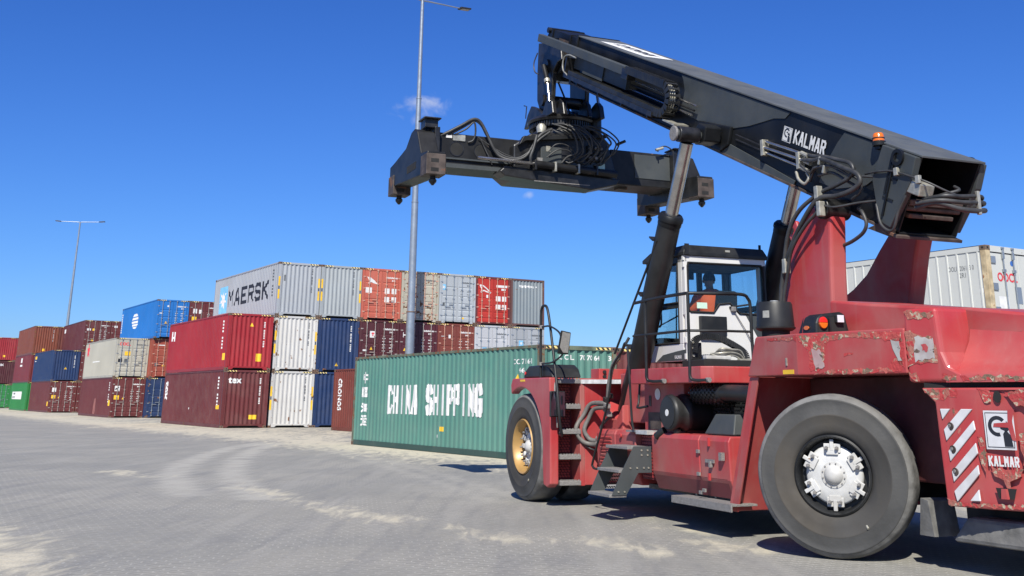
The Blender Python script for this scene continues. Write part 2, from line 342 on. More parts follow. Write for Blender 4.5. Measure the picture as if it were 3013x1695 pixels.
def ticks(mb, x0, z0, n, h, fn, gap=0.55, cuts=None):   # rows of small unreadable stencilled characters
    rr = random.Random(int(x0*977+z0*131)); x = x0
    for i in range(n):
        ww = h*rr.uniform(0.4, 0.62)
        if rr.random() > 0.1: rectp(mb, x, x+ww, z0+h*rr.choice((0, 0, 0.3)), z0+h*rr.choice((1, 1, 0.8)), fn, cuts)
        x += ww + h*0.16
# ------------------------------------------------------------------ containers
YC = R(31.263); UC = Vector((-math.sin(YC), math.cos(YC), 0)); VC = Vector((math.cos(YC), math.sin(YC), 0)); A0 = Vector((-15.614, 58.904, 0))
CW = 2.438; HC = 2.896
def corr(lo, hi, n, depth, base, fl=0.27, sl=0.23):   # trapezoid corrugation breakpoints [(s, d)]
    p = (hi-lo)/n; o = []
    for i in range(n):
        s = lo+i*p; o += [(s, base), (s+p*fl, base), (s+p*(fl+sl), base+depth), (s+p*(2*fl+sl), base+depth)]
    o.append((hi, base)); return o
def interp(pr, s):
    for i in range(len(pr)-1):
        if pr[i][0] <= s <= pr[i+1][0]:
            a, b = pr[i], pr[i+1]; return a[1]+(b[1]-a[1])*(s-a[0])/max(b[0]-a[0], 1e-9)
    return pr[0][1] if s < pr[0][0] else pr[-1][1]
_cm = {}
def cmesh(L, H):
    if (L, H) in _cm: return _cm[(L, H)]
    D = {}
    # frame: posts, rails, castings (slot 1)
    f = MB(); pw = 0.15
    for x in (0, CW-pw):
        for y in (0, L-pw): f.box(x+0.004, x+pw-0.004, y+0.004, y+pw-0.004, 0.118, H-0.118)
    for x in (0.006, CW-0.066): f.box(x, x+0.06, 0.178, L-0.178, H-0.075, H-0.004); f.mat(3); f.box(x, x+0.06, 0.178, L-0.178, 0.012, 0.17); f.mat(0)
    for y in (0.006, L-0.106): f.box(0.178, CW-0.178, y, y+0.1, H-0.11, H-0.004)
    for y0, y1 in ((0.006, 0.106), (L-0.106, L-0.006)):
        f.py([(0.178, 0.03), (0.36, 0.03), (0.46, 0.115), (CW-0.46, 0.115), (CW-0.36, 0.03), (CW-0.178, 0.03), (CW-0.178, 0.19), (0.178, 0.19)], y0, y1)
    f.mat(1)
    for x in (0, CW-0.178):
        for y in (0, L-0.178):
            for z in (0, H-0.118): f.box(x, x+0.178, y, y+0.178, z, z+0.118)
    f.mat(2)
    for x in (0, CW):
        for y in (0.06, L-0.118):
            for z in (0.03, H-0.085):
                s = -1 if x == 0 else 1; f.box(x-0.002 if s < 0 else x-0.01, x+0.01 if s < 0 else x+0.002, y, y+0.06, z, z+0.055)
    for y in (0, L):
        for x in (0.06, CW-0.12):
            for z in (0.03, H-0.085): f.box(x, x+0.06, (y-0.002) if y == 0 else y-0.01, (y+0.01) if y == 0 else y+0.002, z, z+0.055)
    D['frame'] = f.mesh('frame')
    ns = max(8, round((L-0.3)/0.278)); ps = corr(0.15, L-0.15, ns, 0.036, 0.012); D['ps'] = ps
    for nm, s in (('left', 1), ('right', -1)):
        m = MB(); fx = (lambda d: d) if s > 0 else (lambda d: CW-d); vs = []; fs = []
        for q, d in ps: vs += [(fx(d), q, 0.165), (fx(d), q, H-0.07)]
        for i in range(len(ps)-1): fs.append((2*i, 2*i+1, 2*i+3, 2*i+2))
        m.add(vs, fs); m.box(*sorted((fx(0.055), fx(0.08))), 0.16, L-0.16, 0.16, H-0.07); D['side_'+nm] = m.mesh('side_wall')
    pe = corr(0.15, CW-0.15, 9, 0.045, 0.02); D['pe'] = pe
    for nm, yy in (('near', 0), ('far', 1)):
        m = MB(); fy = (lambda d: d) if yy == 0 else (lambda d: L-d); vs = []; fs = []
        for q, d in pe: vs += [(q, fy(d), 0.185), (q, fy(d), H-0.105)]
        for i in range(len(pe)-1): fs.append((2*i, 2*i+1, 2*i+3, 2*i+2))
        m.add(vs, fs); m.box(0.16, CW-0.16, *sorted((fy(0.075), fy(0.09))), 0.18, H-0.1); D['end_'+nm] = m.mesh('end_wall')
    m = MB(); m.box(0.06, CW-0.06, 0.1, L-0.1, H-0.06, H-0.02); D['roof'] = m.mesh('roof')
    m = MB(); m.box(0.07, CW-0.07, 0.1, L-0.1, 0.06, 0.15); D['floor'] = m.mesh('floor')
    # doors: pressed panels with five recessed bands, hinges, seals
    zb = [0.2, H-0.125]
    bands = [0.42, 0.78, 1.17, 1.6, 2.12] if H > 2.7 else [0.4, 0.75, 1.15, 1.55, 1.95]
    for nm, x0, x1 in (('l', 0.165, CW/2-0.008), ('r', CW/2+0.008, CW-0.165)):
        m = MB(); prof = [(zb[0], 0.03)]
        for z in bands: prof += [(z-0.07, 0.03), (z-0.03, 0.048), (z+0.02, 0.048), (z+0.032, 0.03)]
        prof.append((zb[1], 0.03))
        xa, xb = x0+0.07, x1-0.07
        vs = []; fs = []
        for z, d in prof: vs += [(xa, d, z), (xb, d, z)]
        for i in range(len(prof)-1): fs.append((2*i, 2*i+1, 2*i+3, 2*i+2))
        m.add(vs, fs)
        m.box(x0, xa, 0.025, 0.08, *zb); m.box(xb, x1, 0.025, 0.08, *zb); m.box(xa, xb, 0.072, 0.085, *zb)
        m.mat(1)
        hx = x0-0.02 if nm == 'l' else x1+0.02
        for z in (0.45, 1.05, 1.75, H-0.5): m.box(hx-0.075, hx+0.075, 0.0, 0.024, z-0.03, z+0.03)
        m.mat(2); m.box(x0-0.008, x1+0.008, 0.05, 0.075, zb[0]-0.012, zb[1]+0.012)
        D['door_'+nm] = m.mesh('door')
        for k, rx in enumerate(((x0+0.27), (x1-0.27))):
            r = MB(); r.cyl((rx, -0.012, 0.14), (rx, -0.012, H-0.06), 0.021, n=8)
            for z in (0.17, H-0.12): r.box(rx-0.045, rx+0.045, -0.035, 0.02, z-0.035, z+0.035)
            for z in (0.55, 0.98, 1.45, 2.0): r.box(rx-0.05, rx+0.05, -0.025, 0.024, z-0.03, z+0.03)
            if k == 0: r.box(rx, rx+0.3, -0.035, -0.02, 0.95, 0.99)
            else: r.box(rx-0.3, rx, -0.035, -0.02, 1.10, 1.14)
            D['rod_%s%d' % (nm, k)] = r.mesh('locking_rod')
    for i, x in enumerate((0.19, CW-0.19-0.48)): D['hazard%d' % i] = MB().box(x, x+0.48, 0.0035, 0.005, H-0.085, H-0.025).mesh('hazard_stripe')
    for k in D:
        if k not in ('ps', 'pe'):
            for _ in range({'frame': 4, 'door_l': 3, 'door_r': 3}.get(k, 1)): D[k].materials.append(M['gap'])
    _cm[(L, H)] = D; return D
def mo(me, name, mats, parent):
    o = bpy.data.objects.new(name, me); COL.objects.link(o); o.parent = parent
    for i, m in enumerate(mats): o.material_slots[i].link = 'OBJECT'; o.material_slots[i].material = m
    return o
_pm = {}
def paint(rgb, rust=0.25, dust=0.25, streak=0.35, var=0.10):
    k = (rgb, rust, dust, streak)
    if k not in _pm: _pm[k] = mat('container_paint', rgb, 0.5, 0, var*0.7, 0.35, rust=rust, dust=dust*0.55, streak=streak*0.6, bump=0.25, bscale=1.6, dustc=tuple(0.5*c+0.5*d for c, d in zip(rgb, (0.42, 0.37, 0.31))))
    return _pm[k]
class Cont: pass
GRP = 'stacked shipping containers in the yard'
def container(u, v, z, rgb, label, ends='end', L=12.192, H=HC, rust=0.25, dust=0.2, streak=0.3, frame=None, haz=True, yaw=None, base=None, rodm=None, rail=None):
    D = cmesh(L, H); p = (A0 + UC*u + VC*v) if base is None else Vector(base)
    p.z = z; jr = random.Random(int(p.x*13+p.y*7+z*3)); e = empty('shipping_container', p+UC*jr.uniform(-.03, .03)+VC*jr.uniform(-.012, .012), (YC if yaw is None else yaw)+R(jr.uniform(-.12, .12)))
    pm = paint(rgb, rust, dust, streak); fm = frame or paint(rgb, min(0.6, rust+0.2), dust, streak)
    c = Cont(); c.e = e; c.L = L; c.H = H; c.D = D
    mo(D['frame'], 'frame', [fm, M['rusty'], M['gap'], rail or fm], e)
    mo(D['side_left'], 'side_wall', [pm], e); mo(D['side_right'], 'side_wall', [pm], e); mo(D['end_far'], 'end_wall', [pm], e)
    mo(D['roof'], 'roof', [pm], e); mo(D['floor'], 'floor', [M['gap']], e)
    if ends == 'door':
        for s in 'lr':
            d = mo(D['door_'+s], 'door', [pm, rodm or M['rod'], M['gap']], e)
            for k in (0, 1): mo(D['rod_%s%d' % (s, k)], 'locking_rod', [rodm or M['rod']], d)
    else: mo(D['end_near'], 'end_wall', [pm], e)
    if haz: mo(D['hazard0'], 'hazard_stripe', [M['hazard']], e); mo(D['hazard1'], 'hazard_stripe', [M['hazard']], e)
    tag(e, label, 'shipping container', GRP)
    ps, pe = D['ps'], D['pe']
    c.sf = lambda a, b: (interp(ps, L-a)-0.004, L-a, b); c.sc = [L-s for s, _ in ps]
    if ends == 'door': c.ef = lambda a, b: (a, 0.026, b); c.ec = None
    else: c.ef = lambda a, b: (a, interp(pe, a)-0.004, b); c.ec = [s for s, _ in pe]
    c.pf = lambda a, b: (a, 0.001, b)       # on the corner posts
    return c
def dec(c, name, m, fn):
    mb = MB(); fn(mb)
    if mb.f: return mb.build(name, m, c.e)
def vnum(c, x=1.95, z0=1.2, z1=2.5, m='white_mark', h=0.07):   # vertical container number on the end wall
    def f(mb):
        z = z1; rr = random.Random(int(x*100+c.e.location.x*10)); k = 0
        while z > z0:
            if k not in (4, 11): rectp(mb, x, x+h, z-h*rr.uniform(0.6, 0.95), z, c.ef, c.ec)
            z -= h*1.18; k += 1
    dec(c, 'lettering', M[m], f)
def tri(c, x, z, s=0.2):
    dec(c, 'warning_label', M['yellow_mark'], lambda mb: polyp(mb, [(x-s/2, z), (x+s/2, z), (x, z+s)], c.ef, c.ec))
def rect(c, x0, x1, z0, z1, m='yellow_mark', side=False, name='label'):
    dec(c, name, M[m], lambda mb: rectp(mb, x0, x1, z0, z1, c.sf if side else c.ef, c.sc if side else c.ec))
def doortext(c, m='white_mark', rows=5):
    dec(c, 'lettering', M[m], lambda mb: [ticks(mb, 1.48, 2.36, 11, 0.10, c.ef), ticks(mb, 1.85, 2.2, 4, 0.09, c.ef)] +
        [[ticks(mb, 1.42, 1.86-0.17*k, 5, 0.06, c.ef), ticks(mb, 1.85, 1.86-0.17*k, 6, 0.06, c.ef)] for k in range(rows)])
def posts(c, z0=0.9, z1=2.1):
    for x in (0.02, CW-0.13):
        dec(c, 'yellow_strip', M['yellow_mark'], lambda mb: (rectp(mb, x, x+0.10, z0, z0+(z1-z0)*0.42, c.pf), rectp(mb, x, x+0.10, z0+(z1-z0)*0.58, z1, c.pf)))
        dec(c, 'lettering', M['black_mark'], lambda mb: rectp(mb, x+0.02, x+0.08, z0+(z1-z0)*0.43, z0+(z1-z0)*0.57, c.pf))
def sidenum(c, m='white_mark', u=None):
    u = u or c.L-1.0
    dec(c, 'lettering', M[m], lambda mb: [rectp(mb, u, u+0.14, 2.45-k*0.17, 2.45-k*0.17+0.10, c.sf, c.sc) for k in range(9) if k != 4])

MAROON = (0.125, 0.022, 0.022); DMAROON = (0.075, 0.014, 0.018); RED = (0.33, 0.016, 0.022); NAVY = (0.010, 0.032, 0.105); WHITE = (0.58, 0.57, 0.54)
GREY = (0.37, 0.395, 0.42); SALMON = (0.52, 0.12, 0.075); BROWN = (0.16, 0.035, 0.022); CREAM = (0.44, 0.42, 0.35); BLUE = (0.012, 0.16, 0.50)
tread_rod = mat('salmon_rod', (0.55, 0.30, 0.22), 0.5, rust=0.25)
# --- nearest stack, two high
c = container(0, 0, 0, MAROON, 'dull maroon container marked tex, bottom left corner of the grey-topped block', rust=0.12, dust=0.25)
dec(c, 'lettering', M['white_mark'], lambda mb: (put(mb, 'tex', 0.27, 2.22, 0.72, 0.30, c.ef, 0.03, c.ec), put(mb, 'tex', 0.30, 1.32, 0.62, 1.1, c.sf, 0.03, c.sc, True)))
vnum(c); sidenum(c); rect(c, 1.49, 1.90, 0.43, 0.65); rect(c, 11.1, 11.6, 0.92, 1.13, side=True); rect(c, 5.86, 5.98, 0.86, 0.96, 'white_mark', True); tri(c, 1.2, 2.1, 0)
c = container(0, 0, HC, RED, 'bright red container resting on the maroon container marked tex', rust=0.06, dust=0.12, streak=0.2)
dec(c, 'emblem', M['white_mark'], lambda mb: (polyp(mb, [(0.55, 1.86), (0.85, 1.86), (0.85, 2.42), (0.55, 2.42)], c.sf, c.sc), polyp(mb, [(1.1, 1.84), (1.4, 1.84), (1.4, 2.40), (1.1, 2.40)], c.sf, c.sc), rectp(mb, 0.85, 1.1, 2.0, 2.12, c.sf, c.sc)))
vnum(c); sidenum(c); tri(c, 1.28, 2.24); rect(c, 1.61, 1.93, 0.45, 0.85); rect(c, 11.5, 11.95, 0.5, 0.85, side=True)
cv = lambda k: 2.609 + 2.46*(k-1)
# --- column of two weathered white ones under the grey one with the star
for i, (lb) in enumerate(('rust streaked white container on the ground between the tex container and a navy one', 'scuffed white container with rust along its bottom edge, in the middle of its stack')):
    c = container(0.25, cv(1), HC*i, WHITE, lb, rust=0.42, dust=0.35, streak=0.6)
    vnum(c, 1.93, 1.35, 2.58, 'grey_mark'); posts(c)
c = container(0.25, cv(1), 2*HC, GREY, 'light grey container with large MAERSK lettering and a star, top of its stack', rust=0.10, dust=0.2, streak=0.35)
def star(mb, cx, cz, ro, ri, fn, cuts, n=7, ph=0):
    polyp(mb, [(cx+(ro if k % 2 == 0 else ri)*math.sin(ph+math.pi*k/n), cz+(ro if k % 2 == 0 else ri)*math.cos(ph+math.pi*k/n)) for k in range(2*n)], fn, cuts)
sf2 = lambda f, d: (lambda a, b: tuple(x-(d if i == 0 else 0) for i, x in enumerate(f(a, b))))
dec(c, 'emblem_panel', M['sky_mark'], lambda mb: rectp(mb, 1.1, 2.75, 0.70, 2.32, c.sf, c.sc))
dec(c, 'emblem', M['white_mark'], lambda mb: star(mb, 1.93, 1.51, 0.72, 0.27, sf2(c.sf, 0.004), c.sc))
def pl_(*p): return [(*p[i], *p[i+1]) for i in range(len(p)-1)]
def block(mb, word, x0, z0, W, H, fn, cuts, t=0.2, fill=0.78, od=(-1, 0, 0)):   # heavy angular capitals drawn from strokes
    G = {'M': [(0,0,0,1),(0,1,.5,.45),(.5,.45,1,1),(1,1,1,0)], 'A': [(0,0,.42,1),(.42,1,.62,1),(.62,1,1,0),(.2,.3,.85,.3)], 'E': [(0,0,0,1),(0,1,1,1),(0,.5,.85,.5),(0,0,1,0)],
         'R': pl_((0,0),(0,1),(.78,1),(1,.88),(1,.6),(.78,.48),(0,.48))+[(.55,.5,1,0)], 'S': pl_((1,.84),(.8,1),(.2,1),(0,.87),(0,.63),(.2,.52),(.8,.48),(1,.37),(1,.13),(.8,0),(.2,0),(0,.16)), 'K': [(0,0,0,1),(0,.45,1,1),(.3,.55,1,0)],
         'H': [(0,0,0,1),(1,0,1,1),(0,.5,1,.5)], 'I': [(.5,0,.5,1)], 'P': pl_((0,0),(0,1),(.78,1),(1,.88),(1,.57),(.78,.45),(0,.45)), 'G': pl_((1,.82),(.8,1),(.2,1),(0,.86),(0,.14),(.2,0),(.8,0),(1,.14),(1,.45),(.6,.45)), 'L': [(0,1,0,0),(0,0,1,0)], 'C': pl_((1,.82),(.8,1),(.2,1),(0,.86),(0,.14),(.2,0),(.8,0),(1,.18)), 'O': [(0,0,0,1),(0,1,1,1),(1,1,1,0),(1,0,0,0)], 'N': [(0,0,0,1),(0,1,1,0),(1,0,1,1)]}
    n = len(word); cw = W/n; k = 0
    for i, ch in enumerate(word):
        wd = cw*fill
        for (a, b, c_, d) in G[ch]:
            th = t*H; P = Vector((x0+i*cw+a*(wd-th)+th/2, z0+b*(H-th)+th/2)); Q = Vector((x0+i*cw+c_*(wd-th)+th/2, z0+d*(H-th)+th/2)); dr = (Q-P)
            if dr.length < 1e-5: continue
            dr.normalize(); nn = Vector((-dr.y, dr.x))*th/2; P = P-dr*th/2; Q = Q+dr*th/2; k += 1
            off = lambda a_, b_, k=k: tuple(q+o*0.0003*k for q, o in zip(fn(a_, b_), od)); polyp(mb, [tuple(P-nn), tuple(Q-nn), tuple(Q+nn), tuple(P+nn)], off, cuts)
dec(c, 'lettering', M['black_mark'], lambda mb: block(mb, 'MAERSK', 2.98, 1.02, 7.85, 1.02, c.sf, c.sc, 0.19))
vnum(c, 1.93, 1.28, 2.6, 'grey_mark'); posts(c); rect(c, 0.34, 0.42, 1.87, 2.2, 'grey_mark'); sidenum(c, 'grey_mark')
# --- navy column with plain grey on top
c = container(0.25, cv(2), 0, NAVY, 'navy container on the ground half hidden by the brown container with upright lettering', rust=0.1, dust=0.15); vnum(c)
c = container(0.25, cv(2), HC, NAVY, 'navy container below the plain grey one with yellow post strips', rust=0.1, dust=0.15); vnum(c, 1.94, 1.14, 2.5); tri(c, 1.19, 0.32)
c = container(0.25, cv(2), 2*HC, (0.36, 0.39, 0.40), 'plain grey container with yellow post strips beside the MAERSK one, top tier', rust=0.12, dust=0.2); vnum(c, 1.93, 1.28, 2.6, 'grey_mark'); posts(c)
# --- door columns
def bird(mb, fn, ox, oz, s, thin=False):
    P = [(0.0, 0.68), (0.35, 0.62), (0.72, 0.38), (1.15, 0.0), (0.62, 0.12), (0.42, 0.22), (0.12, 0.02), (0.22, 0.30)]
    pts = [(ox+a*s, oz+b*s) for a, b in P]
    if not thin: polyp(mb, pts, fn); return
    for i in range(len(pts)):
        a = Vector(pts[i]); b = Vector(pts[(i+1) % len(pts)]); d = (b-a).normalized(); n_ = Vector((-d.y, d.x))*0.035
        polyp(mb, [tuple(a-n_), tuple(b-n_), tuple(b+n_), tuple(a+n_)], lambda p, q, i=i: (p, 0.0255-0.0004*i, q))
container(0.25, cv(3), 0, MAROON, 'maroon container at the bottom of the stack behind the brown one', 'door')
c = container(0.25, cv(3), HC, DMAROON, 'dark maroon container with white square sign, under the salmon container', 'door', rust=0.1, dust=0.1)
doortext(c); rect(c, 0.64, 1.0, 1.92, 2.28, 'white_mark', name='sign'); dec(c, 'emblem', M['red_mark'], lambda mb: (polyp(mb, [(0.72, 2.12), (0.92, 2.12), (0.88, 2.2), (0.76, 2.2)], lambda a, b: (a, 0.022, b)), rectp(mb, 0.79, 0.85, 2.0, 2.12, lambda a, b: (a, 0.022, b))))
tri(c, 0.75, 1.25, 0.17); rect(c, 0.25, 0.5, 1.17, 1.26, 'white_mark')
c = container(0.25, cv(3), 2*HC, SALMON, 'faded salmon container with solid white bird emblem on its door, top tier', 'door', rust=0.1, dust=0.3, rodm=tread_rod)
dec(c, 'emblem', M['white_mark'], lambda mb: bird(mb, c.ef, 0.30, 1.98, 0.62))
doortext(c, rows=0); [rect(c, a, b, z, z+0.3, 'white_mark') for a, b, z in ((0.22, 0.62, 1.5), (1.42, 1.72, 1.5), (1.85, 2.15, 1.5), (1.42, 1.72, 1.02), (1.85, 2.15, 1.02))]
rect(c, 1.95, 2.08, 0.3, 0.62, 'grey_mark')
container(0.25, cv(4), 0, DMAROON, 'dark maroon container at the bottom of the stack behind the lamp post', 'door')
c = container(0.25, cv(4), HC, (0.08, 0.013, 0.02), 'dark maroon container crossed by the tall lamp post, below the rusted cream one', 'door', rust=0.1, dust=0.1)
doortext(c); dec(c, 'emblem', M['white_mark'], lambda mb: (rectp(mb, 0.2, 0.27, 2.0, 2.28, c.ef), rectp(mb, 0.27, 0.5, 2.1, 2.17, c.ef))); tri(c, 0.36, 1.25, 0.17)
c = container(0.25, cv(4), 2*HC, (0.46, 0.43, 0.34), 'heavily rusted cream container crossed by the tall lamp post, top tier', 'door', rust=0.72, dust=0.4, streak=0.7, rodm=tread_rod); doortext(c, 'grey_mark', 0)
container(0.25, cv(5), 0, BROWN, 'brown container at the bottom of the stack right of the lamp post', 'door')
c = container(0.25, cv(5), HC, (0.20, 0.045, 0.03), 'reddish brown container directly right of the lamp post, middle tier', 'door', rust=0.12, dust=0.15, rodm=tread_rod); doortext(c, rows=3); rect(c, 0.72, 0.86, 2.05, 2.25, 'white_mark'); rect(c, 0.15, 0.5, 2.14, 2.17, 'white_mark')
c = container(0.25, cv(5), 2*HC, (0.42, 0.45, 0.47), 'pale grey container with small blue star sticker high on its door, top tier', 'door', rust=0.15, dust=0.2, rodm=M['galv'])
rect(c, 0.11, 0.46, 1.93, 2.26, 'sky_mark', name='emblem_panel'); dec(c, 'emblem', M['white_mark'], lambda mb: star(mb, 0.285, 2.095, 0.13, 0.05, lambda a, b: (a, 0.022, b), None)); doortext(c, 'grey_mark', 3)
rect(c, 1.5, 1.68, 0.28, 0.38); rect(c, 0.2, 0.38, 1.0, 1.18, 'grey_mark')
container(0.25, cv(6), 0, WHITE, 'white container at the bottom of the stack behind the green container', 'door')
c = container(0.25, cv(6), HC, (0.52, 0.53, 0.55), 'white container with closed doors under the bright red one', 'door', rust=0.2, dust=0.2, rodm=M['galv']); doortext(c, 'grey_mark', 0); rect(c, 0.55, 0.85, 1.35, 1.6, 'sky_mark')
c = container(0.25, cv(6), 2*HC, (0.45, 0.03, 0.018), 'bright red container with outlined white bird emblem on its door, top tier', 'door', rust=0.08, dust=0.12, frame=paint(MAROON, 0.5), rodm=tread_rod)
dec(c, 'emblem', M['white_mark'], lambda mb: bird(mb, c.ef, 0.30, 1.92, 0.66, True)); rect(c, 1.45, 2.3, 2.28, 2.42, 'white_mark'); rect(c, 1.8, 2.1, 2.1, 2.22, 'white_mark')
[rect(c, a, b, z, z+0.3, 'white_mark') for a, b, z in ((1.42, 1.75, 1.45), (1.85, 2.15, 1.45), (1.42, 1.75, 0.95), (1.85, 2.15, 0.95))]; rect(c, 0.75, 0.88, 1.62, 1.8, 'white_mark'); rect(c, 1.95, 2.05, 0.45, 0.75, 'grey_mark')
container(0.25, cv(7), 0, GREY, 'grey container at the bottom right corner of the long block', 'door')
c = container(0.25, cv(7), HC, (0.36, 0.38, 0.40), 'grey container with small blue star on its door, right end of the middle tier', 'door', rust=0.15, dust=0.2, rodm=M['galv']); doortext(c, 'grey_mark', 0)
rect(c, 0.62, 0.95, 1.75, 2.08, 'sky_mark', name='emblem_panel'); dec(c, 'emblem', M['white_mark'], lambda mb: star(mb, 0.785, 1.915, 0.13, 0.05, lambda a, b: (a, 0.022, b), None))
c = container(0.25, cv(7), 2*HC, (0.23, 0.27, 0.29), 'weathered grey container with a white stencilled row, right end of the top tier', rust=0.3, dust=0.3, streak=0.6, frame=paint((0.13, 0.06, 0.05), 0.5), haz=False)
dec(c, 'lettering', M['white_mark'], lambda mb: ticks(mb, 0.62, 2.36, 12, 0.16, c.ef, cuts=c.ec))
# --- brown one standing by itself in front of the navy ones, and the green pair
c = container(-5.0-12.192, 4.05, 0, (0.17, 0.035, 0.022), 'brown container with white upright lettering CRONOS, standing alone in front of the navy ones', rust=0.15, dust=0.15)
dec(c, 'lettering', M['white_mark'], lambda mb: put(mb, 'CRONOS', 0.62, 0.95, 0.42, 1.5, c.sf, 0.03, c.sc, True)); sidenum(c)
GREEN = (0.088, 0.235, 0.188)
gframe = mat('rusted_green_frame', (0.12, 0.15, 0.10), 0.6, 0, 0.3, 3, rust=0.70, dust=0.4, dustc=(0.22, 0.17, 0.10), streak=0.5, rscale=5)
c = container(-33.684, -1.711, 0, GREEN, 'long sea green container lettered CHINA SHIPPING behind the reach stacker', rust=0.12, dust=0.32, streak=0.55, frame=gframe, rail=paint((0.022, 0.065, 0.052), 0.25, 0.2))
def stroke(mb, pts, t, fn, cuts):
    for i in range(len(pts)-1):
        a = Vector(pts[i]); b = Vector(pts[i+1]); d = (b-a).normalized(); n_ = Vector((-d.y, d.x))*t/2; a = a-d*t*0.4; b = b+d*t*0.4
        polyp(mb, [tuple(a-n_), tuple(b-n_), tuple(b+n_), tuple(a+n_)], fn, cuts)
HANZI = {0: [[(0.15,0.75),(0.85,0.75)],[(0.15,0.75),(0.15,0.35)],[(0.85,0.75),(0.85,0.35)],[(0.15,0.35),(0.85,0.35)],[(0.5,1),(0.5,0)]],
         1: [[(0.08,0.95),(0.92,0.95)],[(0.08,0.95),(0.08,0.03)],[(0.92,0.95),(0.92,0.03)],[(0.08,0.03),(0.92,0.03)],[(0.28,0.75),(0.72,0.75)],[(0.32,0.52),(0.68,0.52)],[(0.25,0.25),(0.75,0.25)],[(0.5,0.75),(0.5,0.25)]],
         2: [[(0.1,0.95),(0.22,0.82)],[(0.05,0.65),(0.18,0.55)],[(0.05,0.05),(0.25,0.4)],[(0.45,0.98),(0.35,0.75)],[(0.42,0.85),(0.95,0.85)],[(0.45,0.62),(0.88,0.62)],[(0.45,0.62),(0.38,0.15)],[(0.88,0.62),(0.82,0.02)],[(0.3,0.38),(1,0.38)],[(0.38,0.15),(0.85,0.15)]],
         3: [[(0.4,0.9),(0.9,0.9)],[(0.3,0.65),(1,0.65)],[(0.6,0.62),(0.42,0.32)],[(0.42,0.32),(0.9,0.38)],[(0.8,0.5),(0.95,0.28)],[(0.1,0.9),(0.2,0.78)],[(0.05,0.6),(0.22,0.6)],[(0.22,0.6),(0.18,0.2)],[(0.05,0.05),(0.25,0.18)],[(0.25,0.14),(1,0.05)]]}
def gtext(mb):
    block(mb, 'CHINA', 2.78, 1.05, 2.26, 0.88, c.sf, c.sc, 0.20, 0.95); block(mb, 'SHIPPING', 5.62, 1.05, 3.54, 0.88, c.sf, c.sc, 0.20, 0.95)
    for k, (zz, hh) in enumerate(((2.03, 0.33), (1.58, 0.29), (1.08, 0.27), (0.64, 0.34))):
        for st in HANZI[k]: stroke(mb, [(0.70+a*0.5, zz+b*hh) for a, b in st], 0.06, c.sf, c.sc)
    put(mb, 'CCL 711641', 10.82, 2.42, 0.95, 0.14, c.sf, 0.02, c.sc); put(mb, '461', 11.1, 2.2, 0.32, 0.13, c.sf, 0.02, c.sc)
    for i, ch in enumerate('CCL'): put(mb, ch, 0.60+i*0.19, 2.53, 0.10, 0.13, c.ef, 0.02, c.ec)
    for i, ch in enumerate(('70', '70', '64', '', '3')):
        if ch: put(mb, ch, 1.28+i*0.23, 2.53, 0.15 if len(ch) > 1 else 0.08, 0.13, c.ef, 0.02, c.ec)
dec(c, 'lettering', M['white_mark'], gtext)
rect(c, 6.55, 6.82, 0.60, 0.73, 'yellow_mark', True); rect(c, 6.38, 6.48, 0.42, 0.5, 'white_mark', True); tri(c, 1.17, 2.02, 0.2); tri(c, 0.3, 2.02, 0)
for uu, zz in ((10.9, 1.98), (11.75, 1.98)): dec(c, 'warning_label', M['yellow_mark'], lambda mb: polyp(mb, [(uu, zz), (uu+0.22, zz), (uu+0.11, zz+0.2)], c.sf, c.sc))
rect(c, 11.35, 11.6, 1.95, 2.15, 'white_mark', True)
container(-33.4, 0.90, 0, (0.14, 0.03, 0.03), 'dark red container only glimpsed between the green container and the lift cylinder', rust=0.4)
# --- second block along the row
c = container(30.2, 0.5, 0, MAROON, 'maroon container with a pale upright stain on its side, under the cream container', 'door', rust=0.08, dust=0.15)
doortext(c); rect(c, 0.2, 0.6, 1.9, 2.28, 'white_mark'); dec(c, 'emblem', M['black_mark'], lambda mb: polyp(mb, [(0.26, 1.96), (0.5, 2.1), (0.55, 2.22), (0.3, 2.1)], lambda a, b: (a, 0.022, b)))
rect(c, 0.18, 0.6, 1.3, 1.6); tri(c, 0.9, 1.32, 0.17); rect(c, 11.4, 11.9, 0.85, 1.25, side=True); sidenum(c)
stain = mat('pale_stain', (0.26, 0.10, 0.09), 0.7); dec(c, 'stain', stain, lambda mb: polyp(mb, [(5.9, 0.2), (6.7, 0.2), (6.6, 1.35), (6.0, 1.35)], c.sf, c.sc))
c = container(30.2, 0.5, HC, CREAM, 'cream container with red OOCL letters on its door, on the stained maroon one', 'door', rust=0.08, dust=0.15, rodm=M['galv'])
dec(c, 'lettering', M['red_mark'], lambda mb: put(mb, 'OOCL', 0.26, 2.32, 0.8, 0.24, c.ef, 0.05)); doortext(c, 'grey_mark', 3); rect(c, 0.68, 1.1, 1.6, 1.9); rect(c, 0.25, 0.55, 1.1, 1.36, 'black_mark'); rect(c, 0.7, 0.95, 1.1, 1.36, 'grey_mark')
dec(c, 'emblem', M['red_mark'], lambda mb: star(mb, 1.25, 2.25, 0.62, 0.3, c.sf, c.sc, 5)); rect(c, 3.6, 6.4, 1.25, 1.33, 'white_mark', True)
c = container(29.3, 2.94, 0, NAVY, 'navy container with locked doors beside the stained maroon container, ground level', 'door', dust=0.15, rodm=M['galv']); 
c = container(29.3, 2.94, HC, (0.30, 0.06, 0.035), 'orange brown container beside the cream one and under the bright blue one', 'door', dust=0.2, rodm=tread_rod); tri(c, 0.95, 0.85, 0.22); rect(c, 0.3, 0.55, 0.85, 1.1, 'grey_mark'); rect(c, 0.4, 1.0, 2.36, 2.42, 'white_mark')
c = container(29.0, 2.94, 2*HC, BLUE, 'bright blue container with white oval emblem on its side, top of the second block', 'door', rust=0.05, dust=0.08, rodm=M['galv'])
